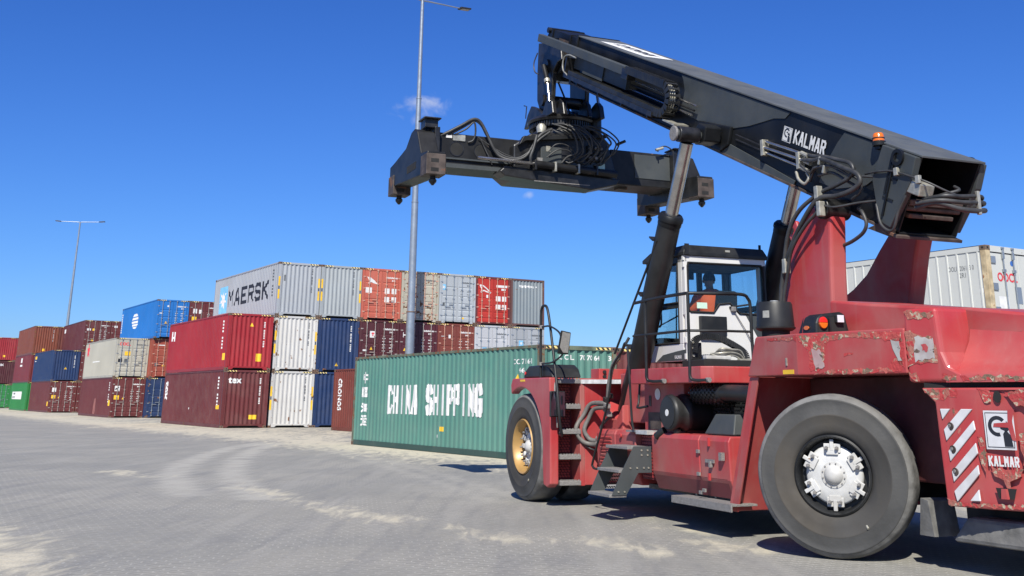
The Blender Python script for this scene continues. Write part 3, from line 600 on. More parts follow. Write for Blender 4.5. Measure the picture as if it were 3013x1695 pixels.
def oval(mb):
    n = 18; P = [(5.1+0.95*math.cos(2*math.pi*k/n), 1.62+0.62*math.sin(2*math.pi*k/n)) for k in range(n)]
    for zz0, zz1 in ((1.02, 1.16), (1.22, 1.38), (1.45, 1.62), (1.72, 1.9), (1.98, 2.2)):
        h0 = math.sqrt(max(0.02, 1-((zz0-1.62)/0.64)**2)); h1 = math.sqrt(max(0.02, 1-((zz1-1.62)/0.64)**2))
        polyp(mb, [(5.1-1.1*h0, zz0), (5.1+1.1*h0, zz0), (5.1+1.1*h1, zz1), (5.1-1.1*h1, zz1)], c.sf, c.sc)
    for k in range(9): rectp(mb, 0.12, 0.42, 2.3-0.18*k, 2.42-0.18*k, c.sf, c.sc)
dec(c, 'emblem', M['white_mark'], oval); doortext(c); tri(c, 0.77, 1.07, 0.22); rect(c, 0.78, 0.9, 2.35, 2.47, 'white_mark'); rect(c, 0.15, 0.5, 1.83, 1.9, 'white_mark')
for k in (0, 1): container(29.3, 5.40, HC*k, MAROON, ('maroon container hidden low behind the red one, ground level', 'maroon container hidden behind the red one, second level')[k], 'door')
c = container(29.0, 5.40, 2*HC, MAROON, 'maroon container with yellow door label right of the bright blue one', 'door'); doortext(c); rect(c, 0.2, 0.6, 1.35, 1.7); rect(c, 0.3, 0.6, 1.95, 2.3, 'white_mark'); rect(c, 0.75, 1.0, 1.95, 2.25, 'white_mark')
container(30.2, 5.40+2.46, 2*HC, MAROON, 'maroon container mostly hidden behind the MAERSK one, top of the second block', 'door')
# --- third block
c = container(57.9, 0.4, 0, MAROON, 'maroon container with yellow and white door labels under a navy container', 'door', dust=0.2); doortext(c); rect(c, 0.2, 0.6, 1.9, 2.28, 'white_mark'); rect(c, 0.2, 0.6, 1.3, 1.6); tri(c, 0.9, 1.32, 0.17); rect(c, 11.4, 11.9, 0.6, 1.0, side=True)
c = container(57.9, 0.4, HC, NAVY, 'navy container with small yellow emblem at the far end of its side, second level', rust=0.05, dust=0.15); vnum(c, 1.93, 1.3, 2.4); tri(c, 1.2, 1.1, 0.24); rect(c, 0.6, 1.6, 2.25, 2.55, 'yellow_mark', True); rect(c, 0.6, 1.4, 2.02, 2.1, 'white_mark', True)
for k in (0, 1): c = container(57.7, 2.86, HC*k, MAROON, ('maroon container right of the labelled maroon one in the third block, ground level', 'maroon container seen as a sliver right of the navy one with yellow emblem')[k], 'door'); doortext(c)
c = container(57.7, 2.86, 2*HC, (0.11, 0.02, 0.02), 'maroon container with green and yellow door stickers, left one atop the third block', 'door'); doortext(c)
dec(c, 'emblem', M['white_mark'], lambda mb: rectp(mb, 0.6, 1.4, 2.1, 2.5, c.sf, c.sc)); rect(c, 0.15, 0.6, 1.9, 2.1, 'white_mark'); rect(c, 0.75, 0.95, 1.9, 2.1, 'yellow_mark'); tri(c, 0.8, 0.9, 0.25)
c = container(57.7, 5.32, 2*HC, (0.12, 0.022, 0.02), 'maroon container touching the bright blue one, right one atop the third block', 'door'); rect(c, 0.3, 0.6, 2.25, 2.45, 'white_mark'); container(57.7, 5.32, HC, MAROON, 'maroon container hidden behind the cream one, third block', 'door'); container(57.7, 5.32, 0, MAROON, 'maroon container hidden low behind the cream one, third block', 'door')
# --- fourth block and the last one at the left edge
c = container(71.0, 0.15, 0, (0.02, 0.20, 0.045), 'bright green container with white panel of dark letters, ground level', rust=0.03, dust=0.1)
dec(c, 'sign', M['white_mark'], lambda mb: rectp(mb, 1.2, 8.6, 1.15, 1.95, c.sf, c.sc)); dec(c, 'lettering', M['grey_mark'], lambda mb: (ticks(mb, 2.0, 1.62, 14, 0.22, sf2(c.sf, 0.004), cuts=c.sc), ticks(mb, 1.6, 1.25, 16, 0.22, sf2(c.sf, 0.004), cuts=c.sc)))
c = container(71.0, 0.15, HC, (0.17, 0.022, 0.028), 'red brown container with white round mark, on the bright green container', rust=0.1, dust=0.2); rect(c, 4.8, 5.8, 2.1, 2.6, 'white_mark', True); rect(c, 4.4, 6.2, 1.7, 1.9, 'white_mark', True)
c = container(71.0, 0.15, 2*HC, (0.20, 0.05, 0.025), 'rust orange container at the top of the green container stack', rust=0.3, dust=0.2); vnum(c, 1.9, 1.3, 2.5); rect(c, 1.0, 1.25, 0.3, 0.55)
for k in range(3): container(71.0, 2.61, k*HC, (0.15, 0.035, 0.025), ('brown container hidden at ground level behind the third block', 'brown container hidden behind the navy one with yellow emblem', 'dark brown container right of the rust orange one')[k], rust=0.2)
c = container(100.0, -0.4, 0, (0.02, 0.20, 0.045), 'green container with closed doors at the left edge of the photo', 'door', rust=0.03, dust=0.1, rodm=M['galv'])
c = container(100.0, -0.4, HC, DMAROON, 'maroon container marked tex at the left edge, between red and green', rust=0.1); dec(c, 'lettering', M['white_mark'], lambda mb: put(mb, 'tex', 0.5, 2.25, 0.85, 0.33, c.ef, 0.03, c.ec))
c = container(100.0, -0.4, 2*HC, (0.30, 0.018, 0.025), 'red container at the left edge, topmost of its stack', rust=0.05); rect(c, 1.1, 1.35, 0.45, 0.7)
for k, (rgb_, lb_) in enumerate((((0.02, 0.20, 0.045), 'green container glimpsed behind the rust orange stack, ground level'), (DMAROON, 'maroon container glimpsed behind the rust orange stack, second level'), ((0.30, 0.018, 0.025), 'red container glimpsed behind the rust orange stack, top level'))): container(100.0, 2.06, k*HC, rgb_, lb_, rust=0.05)
# --- refrigerated pair at the right, behind the machine
H8 = 2.591
_rc = {}
def reefer(z, label, marks):
    L, H = 6.058, H8; e = empty('refrigerated_container', Vector((11.05, 26.36, z)), R(31.3)); tag(e, label, 'refrigerated container', 'refrigerated containers behind the machine')
    wp = paint((0.60, 0.61, 0.57), 0.08, 0.18, 0.4, 0.04); rp = mat('rusted_white_post', (0.52, 0.42, 0.26), 0.75, 0, 0.3, 5, rust=0.42, dust=0.5, dustc=(0.42, 0.27, 0.12), streak=0.8, rscale=5, rustc=(0.20, 0.085, 0.03))
    for x in (0, CW-0.17):
        for y in (0, L-0.17): MB().box(x+0.003, x+0.167, y+0.003, y+0.167, 0.118, H-0.118).build('corner_post', rp, e, bevel=0.01)
    for x in (0, CW-0.178):
        for y in (0, L-0.178):
            for zz in (0, H-0.118):
                f = MB().box(x, x+0.178, y, y+0.178, zz, zz+0.118)
                if y == 0: f.mat(1); f.box(x+0.05, x+0.12, -0.003, 0.01, zz+0.03, zz+0.085)
                if x == 0 and y == 0: f.box(-0.003, 0.01, 0.05, 0.12, zz+0.03, zz+0.085)
                f.build('corner_casting', [M['rusty'], M['gap']], e, bevel=0.008)
    f = MB()
    for x in (0.01, CW-0.07): f.box(x, x+0.06, 0.178, L-0.178, H-0.14, H-0.012); f.box(x, x+0.06, 0.178, L-0.178, 0.01, 0.18)
    f.box(0.178, CW-0.178, 0.005, 0.08, H-0.15, H-0.005); f.box(0.178, CW-0.178, 0.005, 0.08, 0.01, 0.17)
    f.mat(1); f.box(0.004, 0.03, 0.18, L-0.18, H-0.010, H-0.002); f.build('rail', [wp, M['gap']], e)
    for s in (0, 1):
        f = MB(); pr = [(0.17, 0.03)]; y = 0.22; 
        while y < L-0.3: pr += [(y, 0.03), (y+0.012, 0.012), (y+0.05, 0.012), (y+0.062, 0.03)]; y += 0.30
        pr.append((L-0.17, 0.03)); vs = []; fs = []
        for q, d in pr: xx = d if s == 0 else CW-d; vs += [(xx, q, 0.16), (xx, q, H-0.12)]
        f.add(vs, [(2*i, 2*i+1, 2*i+3, 2*i+2) for i in range(len(pr)-1)]); f.build('side_wall', wp, e)
    MB().box(0.1, CW-0.1, L-0.1, L-0.03, 0.15, H-0.1).build('end_wall', wp, e); MB().box(0.07, CW-0.07, 0.08, L-0.1, H-0.05, H-0.01).build('roof', wp, e)
    for x0, x1 in ((0.18, CW/2-0.006), (CW/2+0.006, CW-0.18)):
        d = MB().box(x0, x1, 0.03, 0.11, 0.18, H-0.17).build('door', wp, e, bevel=0.01)
        hx = x0+0.05 if x0 < 1 else x1-0.05
        for zz in (0.45, 1.05, H-0.98, H-0.34): MB().box(hx-0.05, hx+0.12, 0.0, 0.029, zz-0.085, zz+0.085).build('hinge', M['galv'], d, bevel=0.006)
        for rx in (x0+0.45, x1-0.2):
            r = MB(); r.cyl((rx, -0.005, 0.12), (rx, -0.005, H-0.05), 0.018, n=8); r.box(rx-0.035, rx+0.035, -0.03, 0.01, H-0.30, H-0.12); r.box(rx-0.05, rx+0.05, -0.025, 0.029, H-0.62, H-0.55); r.box(rx-0.05, rx+0.05, -0.03, 0.03, H-0.06, H-0.02)
            r.box(rx-0.05, rx+0.05, -0.025, 0.029, 0.8, 0.87); r.build('locking_rod', M['galv'], d)
    if marks:
        sf = lambda a, b: (0.0275, L-a, b)
        f = MB(); put(f, 'OOLU 206183 0', L-1.14, H-0.56, 0.74, 0.115, sf, 0.0); put(f, '22R1', L-0.89, H-0.73, 0.24, 0.115, sf, 0.0); f.build('lettering', M['grey_mark'], e)
        ef = lambda a, b: (a, 0.026, b)
        f = MB(); put(f, 'OOCL', 0.38, H-0.85, 0.75, 0.22, ef, 0.03); f.build('lettering', M['red_mark'], e)
        f = MB(); polyp(f, [(0.985+0.065*math.cos(k*math.pi/8), H-0.39+0.065*math.sin(k*math.pi/8)) for k in range(16)], ef); f.build('emblem', M['blue_mark'], e)
        f = MB(); rectp(f, 0.35, 0.72, H-1.65, H-1.2, ef); rectp(f, L-0.30, L-0.19, H-1.13, H-1.02, sf); f.build('label', M['white_mark'], e)
        f = MB(); rectp(f, 0.5, 0.56, H-1.58, H-1.53, lambda a, b: (a, 0.022, b)); rectp(f, 1.0, 1.25, H-1.35, H-0.95, ef); f.build('label', M['galv'], e)
reefer(0.0, 'white refrigerated container underneath the one lettered OOCL, behind the red machine', False)
reefer(H8, 'white refrigerated container with red OOCL letters and rusty corner post, upper right', True)

# ------------------------------------------------------------------ tall yard lights
lamp_black = mat('black_lamp_housing', (0.02, 0.02, 0.022), 0.5); lens = mat('lamp_glass', (0.35, 0.33, 0.28), 0.3)
def light(loc, H, label, rz, single=False):
    e = empty('yard_light', loc, rz); tag(e, label, 'lamp post', 'tall yard lights')
    p = MB(); segs = 4
    rad = [0.265, 0.225, 0.18, 0.135, 0.09]
    for k in range(segs): p.cyl((0, 0, H*k/segs-(0.4 if k else 0)), (0, 0, H*(k+1)/segs), rad[k]+(0.0), rad[k+1]+0.012, n=20)
    p.build('pole', M['galv'], e, smooth=40)
    for k in range(1, segs): MB().cyl((0, 0, H*k/segs-0.06), (0, 0, H*k/segs), rad[k]+0.03, n=20).build('collar', M['rusty'] if k == 1 else M['galv'], e, smooth=40)
    MB().box(-0.3, 0.3, -0.3, 0.3, 0, 0.03).build('base_plate', M['galv'], e)
    for s in (1, -1):
        a = MB().tube([(0, 0, H-0.05), (s*0.4, 0, H-0.02), (s*2.65, 0, H+0.03)], [0.055, 0.05, 0.035], 10).build('arm', M['galv'], e, smooth=50)
        h = MB(); h.obox((s*3.02, 0, H+0.06), (0.38, 0, 0.03*s), (0, 0.22, 0), (0, 0, 0.05)); h = h.build('lamp_head', lamp_black, e, bevel=0.02)
        MB().obox((s*3.05, 0, H+0.006), (0.28, 0, 0.022*s), (0, 0.16, 0), (0, 0, 0.004)).build('lens', lens, h)
light((-6.45, 62.8, 0), 24.92, 'tall galvanised light pole in front of the container wall, beside the spreader', R(35))
light((-63.5, 155.3, 0), 25.3, 'distant light pole with two lamp heads above the maroon containers', R(5))
light((-128.0, 258.0, 0), 26.0, 'farthest light pole, only one lamp head showing at the left edge', R(5))
# ------------------------------------------------------------------ reach stacker (local frame: x forward, y to its left, z up)
RS = empty('reach_stacker', (4.609, 12.39, 0), R(112)); tag(RS, 'big dusty red and black reach stacker with raised boom, driving past the green container', 'reach stacker')
def P(mb, name, m, smooth=0, bevel=0, parent=None, seg=2): return mb.build(name, m, parent or RS, smooth, bevel, seg)
K = {}
scr = (((0.34, 0.27, 0.20), 0.62, 2.2),)
K['red'] = mat('red_paint', (0.44, 0.036, 0.040), 0.45, 0, 0.10, 1.2, dust=0.4, dustc=(0.42, 0.20, 0.17), streak=0.5, bump=0.12, bscale=3, coat=0.15)
K['redside'] = mat('dusty_red_paint', (0.40, 0.042, 0.044), 0.5, 0, 0.12, 1.2, dust=0.75, dustc=(0.37, 0.18, 0.155), streak=0.6, bump=0.12, bscale=3)
K['arch'] = mat('grimy_dark_red', (0.10, 0.014, 0.016), 0.7, 0, 0.3, 2, dust=0.4, dustc=(0.06, 0.03, 0.028))  # red darkened so the deep shade in the arch sits in the colour
K['redmesh'] = mat('dark_red_grille', (0.15, 0.014, 0.02), 0.6)
K['black'] = mat('black_paint', (0.007, 0.008, 0.0095), 0.42, 0, 0.25, 1.5, dust=0.22, dustc=(0.020, 0.022, 0.023), streak=0.3, bump=0.10, bscale=2.5, spec=0.25)
K['dusty'] = mat('dusty_black_paint', (0.050, 0.058, 0.060), 0.55, 0, 0.12, 1.5, dust=0.35, dustc=(0.10, 0.105, 0.105), streak=0.2, spec=0.4)  # dusty fittings, and the lit areas painted onto the boom side
K['top'] = mat('sun_faded_black_paint', (0.085, 0.095, 0.10), 0.6, 0, 0.12, 1.5, dust=0.4, dustc=(0.14, 0.14, 0.135))  # lighter black: the lit look of the boom's top is in the colour
K['oily'] = mat('oily_black_steel', (0.008, 0.008, 0.009), 0.38, 0, 0.4, 6, dust=0.3, dustc=(0.032, 0.029, 0.026), rust=0.12, rustc=(0.05, 0.03, 0.02), bump=0.2, bscale=8)
K['spread'] = mat('worn_black_steel', (0.0095, 0.010, 0.011), 0.45, 0, 0.3, 3, dust=0.4, dustc=(0.034, 0.032, 0.028), spec=0.3, rust=0.24, rustc=(0.10, 0.06, 0.045), bump=0.15, bscale=5)
K['rust'] = mat('rusty_worn_steel', (0.075, 0.055, 0.045), 0.65, 0.1, 0.35, 5, rust=0.55, rustc=(0.11, 0.055, 0.035), bump=0.25, bscale=10)
K['rubber'] = mat('tyre_rubber', (0.046, 0.046, 0.045), 0.75, 0, 0.25, 3, dust=0.6, dustc=(0.095, 0.092, 0.085), bump=0.25, bscale=14)
K['side'] = mat('dusty_sidewall', (0.036, 0.034, 0.031), 0.8, 0, 0.3, 1.5, dust=0.7, dustc=(0.085, 0.072, 0.055), streak=0.4, bump=0.12, bscale=10)
K['tread'] = mat('worn_tread', (0.15, 0.148, 0.14), 0.85, 0, 0.3, 6, dust=0.5, dustc=(0.22, 0.21, 0.20), bump=0.4, bscale=14)
K['hose'] = mat('hydraulic_hose', (0.030, 0.031, 0.032), 0.5, 0, 0.3, 8, dust=0.4, dustc=(0.11, 0.105, 0.10))
K['chrome'] = mat('chromed_rod', (0.55, 0.53, 0.50), 0.22, 0.9, 0.15, 5, streak=0.5, dustc=(0.25, 0.20, 0.16))
K['fit'] = mat('zinc_fitting', (0.48, 0.46, 0.38), 0.42, 0.5, 0.2, 12)
K['step'] = mat('serrated_step_steel', (0.25, 0.24, 0.23), 0.65, 0.2, 0.12, 20, dust=0.35, dustc=(0.30, 0.275, 0.24), bump=0.5, bscale=70)
K['hosegrey'] = mat('greased_hose', (0.15, 0.14, 0.13), 0.55, 0, 0.15, 25, dust=0.4, dustc=(0.22, 0.20, 0.17))
K['white'] = mat('white_cab_paint', (0.72, 0.715, 0.69), 0.38, 0, 0.04, 2, dust=0.15, dustc=(0.55, 0.52, 0.47), streak=0.15, coat=0.2)
K['rim'] = mat('white_hub_paint', (0.60, 0.60, 0.58), 0.55, 0, 0.10, 10, dust=0.5, dustc=(0.36, 0.33, 0.28), rust=0.15, rscale=9)
K['gold'] = mat('gold_rim_paint', (0.46, 0.27, 0.085), 0.4, 0.15, 0.12, 4, dust=0.3, dustc=(0.30, 0.24, 0.17))
K['alu'] = mat('aluminium_plate', (0.62, 0.62, 0.60), 0.45, 0.4, 0.2, 14)
K['plastic'] = mat('black_plastic', (0.013, 0.014, 0.015), 0.45, 0, 0.25, 3, dust=0.3, dustc=(0.045, 0.045, 0.044), streak=0.3, spec=0.35)
K['matt'] = mat('matt_black', (0.012, 0.012, 0.012), 0.85)
K['amber'] = mat('amber_glass', (0.75, 0.17, 0.01), 0.15, coat=0.5); K['tail'] = mat('red_lamp_glass', (0.75, 0.02, 0.01), 0.15, coat=0.5); K['clear'] = mat('clear_lamp_glass', (0.8, 0.8, 0.85), 0.1, coat=0.6)
K['vest'] = mat('orange_vest', (0.85, 0.12, 0.02), 0.8); K['refl'] = mat('reflective_tape', (0.55, 0.75, 0.62), 0.4)
K['scrape'] = mat('scraped_bare_metal', (0.44, 0.055, 0.05), 0.7, 0, 0.2, 9, dust=0.75, dustc=(0.36, 0.20, 0.14), streak=0.8, chips=(((0.20, 0.13, 0.085), 0.56, 12.0), ((0.46, 0.38, 0.27), 0.58, 20.0), ((0.44, 0.045, 0.045), 0.52, 7.0)), bump=0.5, bscale=40)
K['mirror'] = mat('mirror_glass', (0.9, 0.9, 0.9), 0.03, 1.0, 0.0)
g = bpy.data.materials.new('cab_glass'); g.use_nodes = True; gn = g.node_tree; gn.nodes.clear()
go = gn.nodes.new('ShaderNodeOutputMaterial'); gt = gn.nodes.new('ShaderNodeBsdfTransparent'); gt.inputs[0].default_value = (0.86, 0.92, 0.93, 1)
gg = gn.nodes.new('ShaderNodeBsdfGlossy'); gg.inputs['Roughness'].default_value = 0.02; gm = gn.nodes.new('ShaderNodeMixShader'); lw = gn.nodes.new('ShaderNodeLayerWeight'); gp = gn.nodes.new('ShaderNodeMath'); gp.operation = 'POWER'; gp.inputs[1].default_value = 3.0; gf = gn.nodes.new('ShaderNodeMath'); gf.operation = 'MULTIPLY_ADD'; gf.inputs[1].default_value = 0.5; gf.inputs[2].default_value = 0.03; gn.links.new(lw.outputs['Facing'], gp.inputs[0]); gn.links.new(gp.outputs[0], gf.inputs[0])
gn.links.new(gf.outputs[0], gm.inputs[0]); gn.links.new(gt.outputs[0], gm.inputs[1]); gn.links.new(gg.outputs[0], gm.inputs[2]); gn.links.new(gm.outputs[0], go.inputs[0]); K['glass'] = g
# --- boom
ba = R(24.9); be = Vector((math.cos(ba), 0, math.sin(ba))); bn = Vector((-math.sin(ba), 0, math.cos(ba))); BO = Vector((-0.41, 0, 4.15))
def B(s, y, n): return BO + be*s + bn*n + Vector((0, y, 0))
def bx(mb, s0, s1, y0, y1, n0, n1): return mb.hexa([B(s0,y0,n0),B(s1,y0,n0),B(s1,y1,n0),B(s0,y1,n0),B(s0,y0,n1),B(s1,y0,n1),B(s1,y1,n1),B(s0,y1,n1)])
def S(x, z):  # local x,z -> boom s,n
    d = Vector((x+0.41, 0, z-4.15)); return d.dot(be), d.dot(bn)
hw = 0.42
m = MB()
for sy in (1, -1): m.prism([(0.10, -0.93), (9.9, -0.93), (9.9, -0.025), (-0.02, -0.025)], sy*(hw-0.02), sy*hw, lambda s, n, t: B(s, t, n))
bx(m, 0.1, 9.9, -hw+0.02, hw-0.02, -0.95, -0.925)
for s in (3.2, 6.4): bx(m, s, s+0.03, -hw+0.03, hw-0.03, -0.92, -0.03)
boom = P(m, 'boom', K['black'], bevel=0.006)
P(bx(MB(), -0.06, 9.93, -hw-0.03, hw+0.03, -0.024, 0.0), 'boom_top_plate', K['top'], bevel=0.004)
m = MB()
for sy in (1, -1): bx(m, 0.3, 9.9, *sorted((sy*hw, sy*(hw+0.03))), -0.965, -0.93)
bx(m, 0.05, 0.3, -hw-0.05, hw+0.05, -0.985, -0.95); P(m, 'boom_bottom_flange', K['rust'], bevel=0.004)
def bpoly(pts, y0, y1): # polygon given in local x,z on the boom side
    return MB().prism([(a, b) for a, b in pts], y0, y1, lambda a, b, t: (a, t, b))
top = lambda x, d=0.05: 4.15+(x+0.41)*math.tan(ba)-d
P(bpoly([(4.71, top(4.71)), (4.66, 6.36), (4.63, 6.19), (4.70, 6.02), (4.80, 5.90), (4.60, 5.78), (4.35, 5.66), (3.95, 5.44), (3.4, 5.29), (2.9, 5.22), (2.52, 5.20), (2.3, 5.19), (2.05, 5.13), (1.92, top(1.92))], hw+0.001, hw+0.012), 'side_plate', K['dusty'], bevel=0.003)  # lighter patches paint the lit areas onto the boom side
P(bpoly([(0.84, top(0.84)), (1.0, 4.58), (1.19, 4.42), (1.42, 4.16), (1.1, 4.02), (0.55, 3.96), (0.30, 4.04), (0.20, top(0.20))], hw+0.001, hw+0.014), 'side_plate', K['dusty'], bevel=0.003)
P(bpoly([(4.41, 5.47), (4.2, 5.50), (3.5, 5.12), (2.9, 4.80), (2.2, 4.42), (1.9, 4.26), (1.95, 4.21), (4.45, 5.36)], hw+0.001, hw+0.02), 'side_plate', K['dusty'], bevel=0.004)
# rear pivot plates, lifting eye and stiffeners
for sy in (1, -1):
    m = MB().prism([(0.10, 4.36), (-0.42, 4.11), (-0.30, 3.85), (0.10, 3.40), (0.27, 3.50), (0.33, 4.0)], sy*(hw+0.001), sy*(hw+0.09), lambda a, b, t: (a, t, b)); P(m, 'pivot_plate', K['dusty'], bevel=0.01)
    m = MB().prism([(0.28, 3.50), (0.10, 3.38), (0.15, 3.30), (0.55, 3.46)], sy*(hw+0.001), sy*(hw+0.03), lambda a, b, t: (a, t, b)); P(m, 'pivot_gusset', K['rust'])
    ring = MB(); c0 = Vector((-0.15, sy*(hw+0.10), 4.16)); n = 20; lo = []
    for k in range(n): a = 2*math.pi*k/n; d = Vector((math.cos(a), 0, math.sin(a))); lo.append([c0+d*0.055-Vector((0, .02*sy, 0)), c0+d*0.055+Vector((0, .02*sy, 0)), c0+d*0.095+Vector((0, .02*sy, 0)), c0+d*0.095-Vector((0, .02*sy, 0))])
    ring.loft(lo+[lo[0]], cap=False); P(ring, 'lifting_eye', K['black'], 40)
    P(bx(MB(), 0.28, 0.31, *sorted((sy*hw, sy*(hw+0.11))), -0.8, -0.06), 'boom_rib', K['black'], bevel=0.004)
m = MB(); bx(m, 0.33, 0.36, hw, hw+0.10, -0.55, -0.12); bx(m, 0.18, 0.36, hw, hw+0.10, -0.36, -0.34); bx(m, 0.18, 0.36, hw, hw+0.10, -0.6, -0.58); P(m, 'service_bracket', K['black'])
# inside of the rear opening
m = MB(); bx(m, 0.9, 9.5, -0.35, 0.35, -0.85, -0.1); P(m, 'boom_inner_section', K['matt'])
m = MB(); bx(m, 0.06, 0.14, -0.38, 0.38, -0.60, -0.53); bx(m, 0.08, 0.16, -0.30, 0.34, -0.75, -0.70); m.cyl(B(0.12, -0.39, -0.64), B(0.12, 0.39, -0.64), 0.035); P(m, 'cylinder_crossbar', K['rust'], bevel=0.01)
# extending boom
m = MB(); bx(m, 9.4, 11.55, -0.34, 0.34, -0.83, -0.07); m.prism([(11.5, -0.83), (11.75, -0.62), (11.85, -0.25), (11.75, -0.06), (11.5, -0.07)], -0.30, 0.30, lambda s, n, t: B(s, t, n)); P(m, 'boom_inner_section', K['black'], bevel=0.02)
m = MB(); 
for s in (9.86, 9.2): bx(m, s, s+0.10, -hw-0.035, hw+0.035, -0.98, 0.012) if s > 9.5 else None
bx(m, 10.45, 10.52, -0.36, 0.36, -0.86, -0.05); bx(m, 11.42, 11.5, -0.36, 0.36, -0.86, -0.05); P(m, 'boom_collar', K['black'], bevel=0.01)
m = MB(); m.cyl(B(11.72, -0.36, -0.12), B(11.72, 0.36, -0.12), 0.06); P(m, 'boom_tip_pin', K['oily'], 40)
m = MB(); bx(m, 10.55, 11.05, 0.341, 0.352, -0.5, -0.2); P(m, 'cover_plate', K['rust'])
# side guide beam with energy chain, tray, pipes
P(bx(MB(), 7.1, 11.3, 0.60, 0.72, -0.35, -0.19), 'guide_beam', K['dusty'], bevel=0.008)
m = MB(); bx(m, 11.1, 11.25, 0.36, 0.62, -0.32, -0.22); P(m, 'guide_bracket', K['black'])
m = MB(); bx(m, 6.9, 7.14, 0.57, 0.74, -0.40, -0.22); P(m, 'chain_anchor', K['oily'], bevel=0.01)
m = MB(); bx(m, 8.1, 9.0, 0.615, 0.628, -0.62, -0.36); bx(m, 7.15, 9.5, 0.52, 0.60, -0.60, -0.36); P(m, 'cover_plate', K['dusty'])
lks = []; ds = 0.075; s = 6.95
while s > 5.62: lks.append((s, -0.235, 0.0)); s -= ds
for k in range(9): a = math.pi*k/8; lks.append((5.60-0.235*math.sin(a), -0.47+0.235*math.cos(a), a))
s = 5.66
while s < 9.35: lks.append((s, -0.705, math.pi)); s += ds
m = MB()
for s, n, a in lks:
    t = be*(-math.cos(a))+bn*(-math.sin(a)); q = Vector((0, 1, 0)).cross(t)
    c0 = B(s, 0.65, n)
    for yy in (-0.09, 0.09): m.obox(c0+Vector((0, yy, 0)), t*0.036, Vector((0, 0.014, 0)), q*0.062)
    m.obox(c0+q*0.055, t*0.018, Vector((0, 0.085, 0)), q*0.008); m.obox(c0-q*0.055, t*0.018, Vector((0, 0.085, 0)), q*0.008)
P(m, 'energy_chain', K['plastic'])
for k in range(3):
    m = MB().tube([B(a, 0.61+k*0.04, b) for a, b in [(6.9, -0.235), (5.62, -0.235)] + [(5.60-0.235*math.sin(math.pi*j/8), -0.47+0.235*math.cos(math.pi*j/8)) for j in range(9)] + [(5.7, -0.705), (9.3, -0.705)]], 0.014, 6); P(m, 'chain_hose', K['fit'], 50)
m = MB(); bx(m, 5.75, 9.55, 0.45, 0.76, -0.80, -0.775); bx(m, 5.75, 9.55, 0.75, 0.77, -0.80, -0.72); bx(m, 9.50, 9.55, 0.45, 0.77, -0.80, -0.42)
for s in (6.0, 7.0, 8.0, 9.0): bx(m, s, s+0.04, hw, 0.70, -0.86, -0.80)
P(m, 'chain_tray', K['oily'])
P(MB().tube(crv([B(9.35, 0.765, -0.74), B(9.62, 0.765, -0.66), B(9.66, 0.765, -0.45), B(9.45, 0.765, -0.36), B(9.1, 0.765, -0.36)]), 0.014, 6), 'tray_hoop', K['fit'], 50)
for k, (n, yy, e_) in enumerate(((-0.42, 0.50, 4.85), (-0.50, 0.50, 4.9), (-0.58, 0.50, 4.95))): P(MB().cyl(B(e_, yy, n), B(9.3, yy, n), 0.017, n=8), 'boom_pipe', K['chrome'] if k != 1 else K['oily'], 40)
m = MB(); bx(m, 5.1, 5.25, hw, 0.70, -0.80, -0.77); bx(m, 5.05, 5.45, 0.58, 0.72, -0.79, -0.765); P(m, 'pipe_bracket', K['fit'])
for k, (a, b, yy) in enumerate((((2.46, 4.90), (1.66, 4.57), 0.47), ((2.52, 4.84), (1.62, 4.47), 0.49), ((2.56, 4.79), (1.76, 4.43), 0.47))): P(MB().cyl((a[0], yy, a[1]), (b[0], yy, b[1]), 0.020, n=10), 'boom_pipe', K['chrome'], 40)
for k in range(2): P(MB().cyl((3.2, 0.46, 5.16-k*0.07), (1.85, 0.46, 4.53-k*0.07), 0.011, n=8), 'boom_pipe', K['oily'], 40)
for x, z in ((2.5, 4.83), (1.72, 4.50)):
    m = MB().box(x-0.03, x+0.03, hw, 0.52, z-0.12, z+0.10); P(m, 'pipe_clamp', K['fit'], bevel=0.005)
